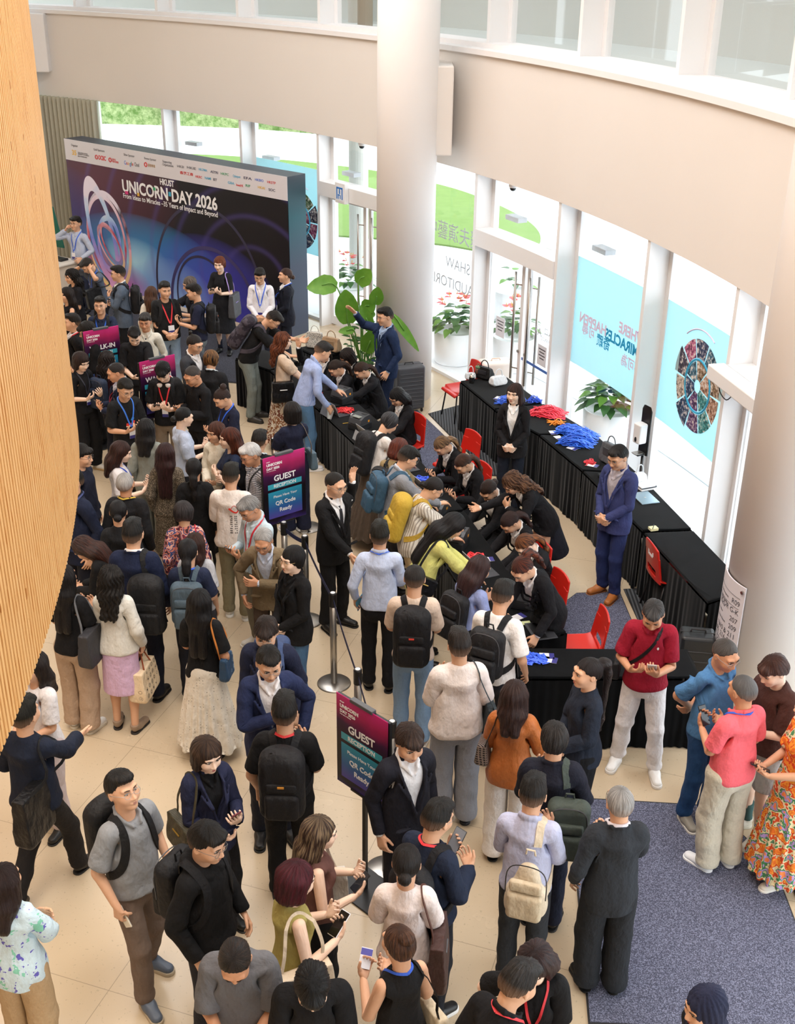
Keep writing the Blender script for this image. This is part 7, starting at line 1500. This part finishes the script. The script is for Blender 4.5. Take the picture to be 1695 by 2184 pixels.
pile(-1.30, 15.45, .13, .10, .06, 30, '#2450c8', 'blue lanyards on the desk beside the floral skirt', seed=8); pile(-1.18, 15.22, .13, .10, .05, 30, '#d82428', 'red lanyards on the desk beside the floral skirt', seed=9); pile(-.72, 14.62, .12, .10, .05, 30, '#d82428', 'red lanyards beside the water bottle', seed=10)
pile(.80, 10.52, .11, .08, .05, 30, '#d8242c', 'red lanyards by the woman in the yellow cardigan', seed=11); pile(.28, 12.42, .12, .10, .04, 26, '#2450d8', 'blue lanyards in front of the guest in the grey blazer', seed=12); pile(1.22, 8.66, .11, .07, .04, 30, '#2f5fe0', 'blue lanyards on the near front table', rz=0, seed=13)
pile(2.32, 13.0, .07, .05, .03, 14, '#d82430', 'small red lanyard loops beside the grey tote on the table', seed=14); pile(2.06, 14.28, .12, .07, .05, 16, '#e88a20', 'few orange lanyard strips between the red and blue heaps', seed=15)
CARDN = 0
def badge(x, y, rz, label, z=.757, tilt=0):
    r = empty('name_badge', (x, y, z), math.radians(rz), label, 'badge', None); V, F = rbox((0, 0, .001), (.045, .065, .0012), 0); a = obj('card', V, F, mat('badge_card', '#eeeef2', .4), r); V, F = rbox((0, -.043, .0026), (.045, .022, .0004), 0); obj('printed_band', V, F, mat('badge_print', '#3b3a86', .4), a)
    r['group'] = 'badge cards on the tables'
for i, (x, y) in enumerate(((1.36, 15.18), (1.44, 14.92), (1.52, 14.72), (1.98, 13.95), (2.03, 13.78), (2.08, 13.60), (2.16, 13.44), (2.34, 12.92), (1.35, 8.66), (1.33, 8.72), (.92, 10.50), (-.58, 14.5), (1.14, 9.38))):
    badge(x, y, -30+i*13, ['white badge card farthest left at the far table', 'second white badge card at the far table', 'white badge card at the front edge before the blue bunch', 'badge card at the upper left of the big blue heap', 'second badge card down along the big blue heap', 'third badge card down along the big blue heap', 'lowest badge card below the big blue heap', 'badge card leaning by the grey tote', 'front badge card beside the blue lanyards on the near table', 'rear badge card beside the blue lanyards on the near table', 'badge card beside the red lanyards near the woman in yellow', 'badge card behind the far tablet', 'badge card beside the leaning receptionist'][i])
def handb(x, y, rz, label, color, sz, pat=None, z=.752, cat='bag', flap=None):
    w, d, h = sz; v = Vol(axis((-w-.03, w+.03, .009)), axis((-d-.03, d+.03, .008)), axis((-.01, 2*h+.04, .009)), False); v.box((0, 0, h), (w, d, h), d*.7); v.clip(lambda X, Y, Z: (np.abs(Y)-d*(1-.65*Z/(2*h)))*.8); v.clip(lambda X, Y, Z: (np.abs(X)-w*(1-.15*Z/(2*h)))*.9)
    P, Q = v.mesh(); P = P+vnormals(P, Q)*(.005*noise3(P, 16))[:, None]; m = cloth(color, pat, .45); r = empty('handbag', (x, y, z), math.radians(rz), label, cat); link('bag_body', new_mesh('bag_body', P, Q, [m], rest=P), r)
    V, F = tube(dense([(-w*.5, 0, 2*h*.95), (-w*.35, 0, 2*h+.07), (0, 0, 2*h+.10), (w*.35, 0, 2*h+.07), (w*.5, 0, 2*h*.95)]), .007, 6); obj('handle', V, F, m, r, smooth=True)
    if flap: V, F = rbox((0, -d*.75, h*1.3), (w*.5, .006, h*.35), .004); obj('flap', V, F, mat('bag_flap', flap, .45), r)
handb(-1.04, 17.15, -30, 'beige leather handbag on the small table by the plant', '#b79a7c', (.16, .09, .11), flap='#a88a6c'); handb(-1.30, 17.28, -20, 'black and white patterned bag on the small table by the plant', '#d8d4cc', (.14, .08, .13), ('fleck', '#1c1c1e'))
handb(2.55, 12.98, -60, 'grey nylon tote standing on the window tables', '#5c5f64', (.15, .08, .13), flap='#44474c'); handb(1.22, 15.98, -40, 'shiny black camera bag at the far end of the window tables', '#151517', (.14, .09, .09), flap='#26262a')
handb(1.40, 15.72, 30, 'crumpled white plastic bag beside the camera bag', '#e4e8ec', (.13, .09, .07)); handb(1.02, 15.95, 10, 'small clear-white plastic bag with cup at the table corner', '#dfe3e8', (.08, .06, .05))
handb(2.80, 12.42, 20, 'crinkled clear plastic bag behind the man in the navy suit', '#dde2e6', (.09, .08, .07))
thingp('steel_cup', (1.03, 15.80, .752), 0, 'steel tumbler with black print at the far table corner', 'cup', [('body', lathe([(.001, 0), (.033, 0), (.038, .13), (.036, .13), (.03, .01)]), STEEL, True), ('print', lathe([(.0385, .03), (.0392, .09)], n=12), BLACKM)])
thingp('drink_can', (1.13, 16.02, .752), 0, 'tall green and brown lidded tumbler behind the steel cup', 'cup', [('body', lathe([(.001, 0), (.036, 0), (.04, .10), (.04, .15)]), mat('brown_drink', '#6a4434', .3), True), ('lid', lathe([(.041, .15), (.041, .175), (.02, .18), (.001, .18)]), mat('green_lid', '#5c7a54', .4), True), ('ring', tube([(.018*math.cos(t_), 0, .195+.018*math.sin(t_)) for t_ in np.linspace(0, 6.28, 13)[:-1]], .004, 6, True), mat('green_lid', '#5c7a54', .4), True)])
thingp('laptop_case', (2.52, 12.48, .752), math.radians(-70), 'black zipped laptop case on the window tables', 'case', [('case_body', rbox((0, 0, .022), (.18, .125, .022), .015), mat('black_case', '#1d1f22', .5)), ('zip', tube([(-.17, -.12, .022), (.17, -.12, .022), (.175, .12, .022), (-.175, .12, .022)], .004, 6, True), GREY), ('sheet', rbox((.10, -.02, .046), (.06, .04, .001), 0), WHT)])
thingp('tablet', (2.80, 12.02, .752), math.radians(-75), 'silver-blue tablet lying flat on the window tables', 'laptop', [('lid', rbox((0, 0, .006), (.155, .11, .006), .005), mat('silver_blue', '#9db4c2', .25, .5, .5)), ('emblem', lathe([(.001, .0121), (.014, .0125), (.001, .013)], n=16), SILV)])
thingp('book_stack', (2.86, 12.30, .752), .4, 'stack of white booklets behind the tablet on the window tables', 'books', [('booklet', rbox((0, 0, .008), (.10, .07, .008), .002), WHT), ('booklet', rbox((.01, .01, .026), (.10, .07, .008), .002), mat('grey_cover', '#4a4e54', .5)), ('booklet', rbox((-.01, 0, .043), (.095, .068, .007), .002), WHT)])
thingp('note_block', (2.74, 11.22, .757), .3, 'pale yellow note block with a pen at the joint of two window tables', 'note block', [('paper_block', rbox((0, 0, .015), (.045, .035, .015), .002), mat('pale_yellow', '#ece6b4', .6)), ('pen', tube([(-.03, -.04, .034), (.03, .045, .034)], .004, 8), BLACKM)])
thingp('yellow_pen', (-.66, 14.18, .758), .4, 'thin yellow pencil on the black cloth next to the printer', 'pencil', [('shaft', tube([(-.07, 0, .004), (.07, 0, .004)], .004, 6), YELP)])
thingp('sticky_notes', (1.20, 9.27, .756), .2, 'pale green sticky notes by the laptop on the near corner', 'sticky notes', [('pad', rbox((0, 0, .003), (.04, .03, .003), 0), mat('pale_green', '#dfe8b0', .6))])
thingp('white_mouse', (.70, 10.0, .753), .5, 'white computer mouse on the desk below the yellow cardigan', 'mouse', [('shell', uvs((0, 0, .014), (.035, .055, .018), 16, 8), WHT, True)])
# luggage
def suitcase(x, y, rz, label, c, sz, ribs=9, cat='suitcase', lug='#2a2a2c'):
    w, d, h = sz; m = mat('suitcase_shell', c, .35); P_ = [('shell', rbox((0, 0, h+.05), (w, d, h), .035, 4), m, False)]
    for i in range(ribs): z = .05+h*.25+i*(2*h*.8)/ribs; P_.append(('rib', rbox((0, -d-.001, z), (w*.82, .005, .008), .003, 1), m)); P_.append(('rib', rbox((w+.001, 0, z), (.005, d*.7, .008), .003, 1), m))
    P_.append(('zip_seam', rbox((0, .0, h+.05), (w+.003, .006, h+.003), .02, 2), mat('suitcase_seam', lug, .5))); P_.append(('handle', tube([(-.07, 0, 2*h+.05), (-.06, 0, 2*h+.08), (.06, 0, 2*h+.08), (.07, 0, 2*h+.05)], .009, 8), mat('suitcase_seam', lug, .5)))
    for sx in (1, -1):
        for sy in (1, -1): P_.append(('wheel', tube([(sx*(w-.04)-.012, sy*(d-.03), .028), (sx*(w-.04)+.012, sy*(d-.03), .028)], .026, 14), BLACKM))
    return thingp('suitcase', (x, y, 0), math.radians(rz), label, cat, P_)
suitcase(.14, 16.64, 20, 'ribbed dark grey suitcase behind the man in the navy suit by the pillar', '#55575c', (.22, .13, .34)); suitcase(1.46, 17.0, 15, 'glossy cream-white suitcase behind the far red chair', '#e9dfd6', (.24, .15, .32), 0, lug='#d8b8a4'); suitcase(2.84, 9.42, -8, 'black hard equipment case standing by the directory pillar', '#26282b', (.16, .12, .27), 4)
# hand sanitiser on a stand
v = Vol(axis((.003, .13, .007)), axis((-.1, .1, .007)), axis((.80, 1.50, .009))); v.box((0, .02, 1.17), (.085, .012, .29), .011); v.cone((0, .02, 1.42), (0, .02, 1.44), .085, .085, .0, (1, .14, 1)); v.box((0, -.05, .90), (.06, .065, .008), .007, .02); P, Q = v.mesh()
thingp('sanitiser_stand', (2.92, 12.98, 0), math.radians(-62), 'hand sanitiser dispenser on a black stand behind the window tables', 'sanitiser stand', [('back_board', (P, Q), BLACKM, True), ('dispenser', rbox((0, -.055, 1.17), (.065, .06, .125), .02, 3), FRAME), ('push_lever', uvs((0, -.118, 1.10), (.018, .010, .032), 12, 8), BLACKM, True), ('pole', tube([(0, .02, 0), (0, .02, .9)], .018, 12), BLACKM, True), ('base_plate', lathe([(.001, 0), (.17, 0), (.17, .01), (.001, .012)]), BLACKM, True), ('drip_tray', rbox((0, -.07, .915), (.05, .05, .004), .003, 1), STEEL)])
# curved directory board on the near pillar
PC2 = np.array([3.51, 9.28, 0]); V = []; F = []
for i, a in enumerate(np.linspace(-146, -200, 28)):
    for r_, z in ((.515, .12), (.527, .12), (.527, 1.31), (.515, 1.31)): V.append((r_*math.cos(math.radians(a)), r_*math.sin(math.radians(a)), z))
for i in range(27):
    for k in range(4): F.append((i*4+k, i*4+(k+1) % 4, (i+1)*4+(k+1) % 4, (i+1)*4+k))
F = [f for f in F]+[(3, 2, 1, 0), tuple(27*4+k for k in range(4))]
DR_ = tag(empty('directory_sign', tuple(PC2)), 'curved white directory board on the pillar listing doors and rooms', 'sign'); bo = obj('board', V, F, mat('directory_board', '#e2dfe6', .45), DR_)
for a in (-149, ):
    for z in (1.26,): V, F = tube([(.527*math.cos(math.radians(a)), .527*math.sin(math.radians(a)), z), (.545*math.cos(math.radians(a)), .545*math.sin(math.radians(a)), z)], .016, 12); obj('fixing_bolt', V, F, STEEL, DR_)
def bend(s_, size, a_end, z, m, al='RIGHT', bold=0):
    o = text(s_, size, (0, 0, 0), (1, 0, 0), (0, 1, 0), m, None, 'lettering', bold, al); me = o.data; n = len(me.vertices); C = np.empty(n*3); me.vertices.foreach_get('co', C); C = C.reshape(-1, 3); A = math.radians(a_end)+C[:, 0]/.527; R_ = .5285+C[:, 2]*.3
    me.vertices.foreach_set('co', np.stack([R_*np.cos(A), R_*np.sin(A), z+C[:, 1]], 1).ravel()); me.update(); o.parent = bo
for s_, z in (('R09', 1.12), ('DOOR G-K', 1.03), ('207', .94), ('209', .86), ('210 & 211', .78), ('201-205, 216-218', .71), ('DOOR C-F', .61), ('DOOR A-B', .52)): bend(s_, .072, -150, z, GREY)
for s_, z in (('Performance', 1.12), ('Stalls Circle', 1.06), ('Rehearsal', 1.0), ('Studios', .93), ('Green Room', .86), ('Practice', .78), ('Balcony', .66), ('Toilets', .58)): bend(s_, .034, -188, z, GREY, 'LEFT')
for z in (1.18, 1.075, .655):
    V, F = tube([(.5285*math.cos(math.radians(a)), .5285*math.sin(math.radians(a)), z) for a in np.linspace(-151, -192, 16)], .0022, 4); obj('rule_line', V, F, GREY, bo)
# ---- plants
LEAFM = {}
def leafmat(c, c2):
    if (c, c2) not in LEAFM:
        t = NT('leaf', .4, .4); n_ = t.noise(t.coord(rest=False), 12, 3).outputs[0]; t.col(t.mix(n_, srgb(c), srgb(c2))); tr = t.n('ShaderNodeBsdfTranslucent'); tr.inputs[0].default_value = srgb(c2); mx = t.n('ShaderNodeMixShader'); mx.inputs[0].default_value = .3; t.l(t.b.outputs[0], mx.inputs[1]); t.l(tr.outputs[0], mx.inputs[2]); t.l(mx.outputs[0], t.t.nodes['Material Output'].inputs[0]); LEAFM[(c, c2)] = t.m
    return LEAFM[(c, c2)]
def leafblade(base, tip, w, droop, nrm, n=10, fold=.18, heart=False):
    base, tip = np.array(base, float), np.array(tip, float); d = tip-base; s_ = unit(np.cross(d, nrm)); nn = unit(np.cross(s_, d)); V = []; F = []
    for i in range(n+1):
        t_ = i/n; c = base+d*t_+np.array([0, 0, -droop*t_*t_]); wd = w*(math.sin(math.pi*min(1, (t_*.93+.06)))**(.6 if not heart else .5))*(1-.25*t_ if not heart else (1.25-t_))
        for q in (-1, -.5, 0, .5, 1): V.append(c+s_*q*wd/2+nn*(abs(q)*fold*wd*.5)+np.array([0, 0, .01*math.sin(i*2.1+q*3)*wd*2]))
    k = len(V); V += [v-nn*.003 for v in V]
    for i in range(n):
        for q in range(4): a = i*5+q; F.append((a, a+1, a+6, a+5)); F.append((a+k, a+5+k, a+6+k, a+1+k))
    return V, F
GL = leafmat('#4c8a2a', '#86b848'); GD = leafmat('#2c5a2c', '#5a8a4c'); POT = mat('white_pot', '#eef0f2', .3); SOIL = mat('potting_soil', '#3a2c22', .9)
px, py = -.55, 16.85
r = empty('potted_bird_of_paradise', (px, py, 0), 0, 'tall bird-of-paradise plant with huge green leaves in a white pot', 'plant')
obj('pot', *lathe([(.001, 0), (.24, 0), (.29, .02), (.31, .42), (.29, .42), (.28, .36)], n=40), POT, r, smooth=True); obj('soil', *lathe([(.001, .36), (.28, .36), (.28, .30)], n=24), SOIL, r)
def pxp(u, v, yy):      # survey: point of the sight line at plan distance yy, relative to the pot
    d = _fw+_rt*(u-847.5)/F_PX-_up*(v-1092)/F_PX; return (CAM+d*(yy/d[1]))-np.array([px, py, 0])
for (bu, bv), (tu, tv), yy, w_, dr in (((718, 612), (654, 595), 17.0, .34, .12), ((764, 606), (790, 572), 17.2, .30, .02), ((742, 690), (736, 618), 17.0, .40, .0), ((800, 650), (806, 612), 17.1, .24, 0), ((790, 705), (770, 650), 17.0, .22, .0), ((830, 668), (893, 735), 16.75, .16, .10), ((780, 752), (800, 700), 16.9, .30, .0), ((755, 705), (722, 703), 16.85, .14, .03), ((775, 660), (800, 640), 17.3, .26, .05), ((770, 668), (800, 655), 17.3, .26, .1)):
    b, t_ = pxp(bu, bv, yy-.35), pxp(tu, tv, yy-.40); V, F = leafblade(b, t_, w_, dr, (0.1, -1, .55)); lf = obj('leaf', V, F, GL, r, smooth=True); V, F = tube(dense([(.08*math.sin(bu), .08*math.cos(bv), .38), (b[0]*.45, b[1]*.4, .38+(b[2]-.38)*.55), tuple(b), tuple(b+(t_-b)*.5+np.array([0, -.004, -dr*.25]))]), .010, 6); obj('stalk', V, F, leafmat('#5c9a3c', '#8ab85c'), lf, smooth=True)
R_ = np.random.RandomState(5); L = []
for i in range(90):
    a = R_.uniform(0, 6.28); b = np.array([math.cos(a)*R_.uniform(.05, .28), math.sin(a)*R_.uniform(.05, .28), R_.uniform(.42, 1.35)]); L.append(leafblade(b, b+np.array([math.cos(a+1), math.sin(a+1), .4])*R_.uniform(.06, .14), .05, .02, (0, -.5, 1), 4)+(0,))
for i in range(14): a = R_.uniform(0, 6.28); L.append(tube([(.1*math.cos(a), .1*math.sin(a), .36), (.2*math.cos(a), .2*math.sin(a), R_.uniform(.8, 1.3))], .004, 4)+(0,))
V, F, MI = merge(L); obj('bushy_foliage', V, F, GD, r, kind='stuff', smooth=True)
def planter(x, y, label, seed, rp=.36, hp_=.55, nl=46, nf=11, flower=True, z0=-.02, dark=False):
    r = empty('planter', (x, y, z0), 0, label, 'potted plant'); R_ = np.random.RandomState(seed); obj('pot', *lathe([(.001, 0), (rp*.9, 0), (rp*.94, .02), (rp, hp_), (rp*.93, hp_), (rp*.9, hp_-.06)], n=40), POT, r, smooth=True); obj('soil', *lathe([(.001, hp_-.07), (rp*.92, hp_-.07), (rp*.92, hp_-.12)], n=24), SOIL, r)
    for i in range(nl):
        a = R_.uniform(0, 6.28); q = R_.uniform(.1, 1.0); b = np.array([math.cos(a)*rp*q, math.sin(a)*rp*q, hp_+.05+R_.uniform(.05, .38)*(1.2-q*.7)]); t_ = b+np.array([math.cos(a)*.18, math.sin(a)*.18, -.05+.12*(1-q)]); V, F = leafblade(b, t_, .15, .05, (0, 0, 1), 6, .1, True); lf = obj('leaf', V, F, leafmat('#22402c', '#3c6048') if dark else (GD if i % 3 else GL), r, smooth=True); 
    if flower:
        for i in range(nf):
            a = R_.uniform(0, 6.28); q = R_.uniform(0, .8); b = np.array([math.cos(a)*rp*q, math.sin(a)*rp*q, hp_+.42+R_.uniform(0, .2)]); V, F = leafblade(b, b+np.array([math.cos(a)*.12, math.sin(a)*.12, .03]), .12, .02, (0, 0, 1), 5, .15, True); fl = obj('flower', V, F, leafmat('#d8323c', '#f06a6a'), r, smooth=True); V, F = tube([b, b+np.array([math.cos(a)*.03, math.sin(a)*.03, .06])], .006, 6); obj('spadix', V, F, YELP, fl)
planter(.93, 19.05, 'round white outdoor planter of red anthuriums seen beside the pillar', 1, nl=70, nf=14); planter(2.95, 15.45, 'round white outdoor planter of red anthuriums seen below the lettered cyan poster', 2, nl=90, nf=20); planter(1.90, 18.75, 'round white outdoor planter of anthuriums seen through the glass door leaf', 3); planter(-.95, 21.7, 'round white outdoor planter of red anthuriums behind the big plant', 4); planter(2.1, 21.6, 'empty-looking white outdoor planter seen near the door top', 5, nl=10, nf=0)
planter(3.16, 7.62, 'white indoor pot with dark glossy leaves at the foot of the right pillar', 6, .22, .5, 26, 0, False, 0, True)
# low counter and folded banner at the far left
thingp('info_counter', (-6.55, 21.6, 0), -.6, 'low beige counter half hidden behind the bamboo drum', 'counter', [('counter_body', rbox((0, 0, .48), (.5, .28, .48), .01), plaster('#cdbfae')), ('counter_top', rbox((0, 0, .975), (.54, .31, .015), .006), mat('counter_top', '#ddd6cc', .4)), ('black_tray', rbox((.2, .1, 1.01), (.14, .09, .02), .01), BLACKM)])
thingp('folded_banner', (-6.75, 22.6, 0), -.5, 'dark green and red folded banner at the far left behind the man on the phone', 'banner', [('cloth_panel', ([(-.25, 0, 1.0), (.3, 0, 1.0), (.1, .02, 1.75), (-.25, .02, 1.95), (-.25, .03, 1.0), (.3, .03, 1.0), (.1, .05, 1.75), (-.25, .05, 1.95)], [(0, 1, 2, 3), (7, 6, 5, 4), (0, 4, 5, 1), (1, 5, 6, 2), (2, 6, 7, 3), (3, 7, 4, 0)]), mat('green_cloth', '#1f6a5a', .7)), ('red_stripe', rbox((-.12, -.006, 1.45), (.03, .004, .2), 0), REDP), ('stand', tube([(0, .03, 0), (0, .03, 1.1)], .015, 8), BLACKM)])
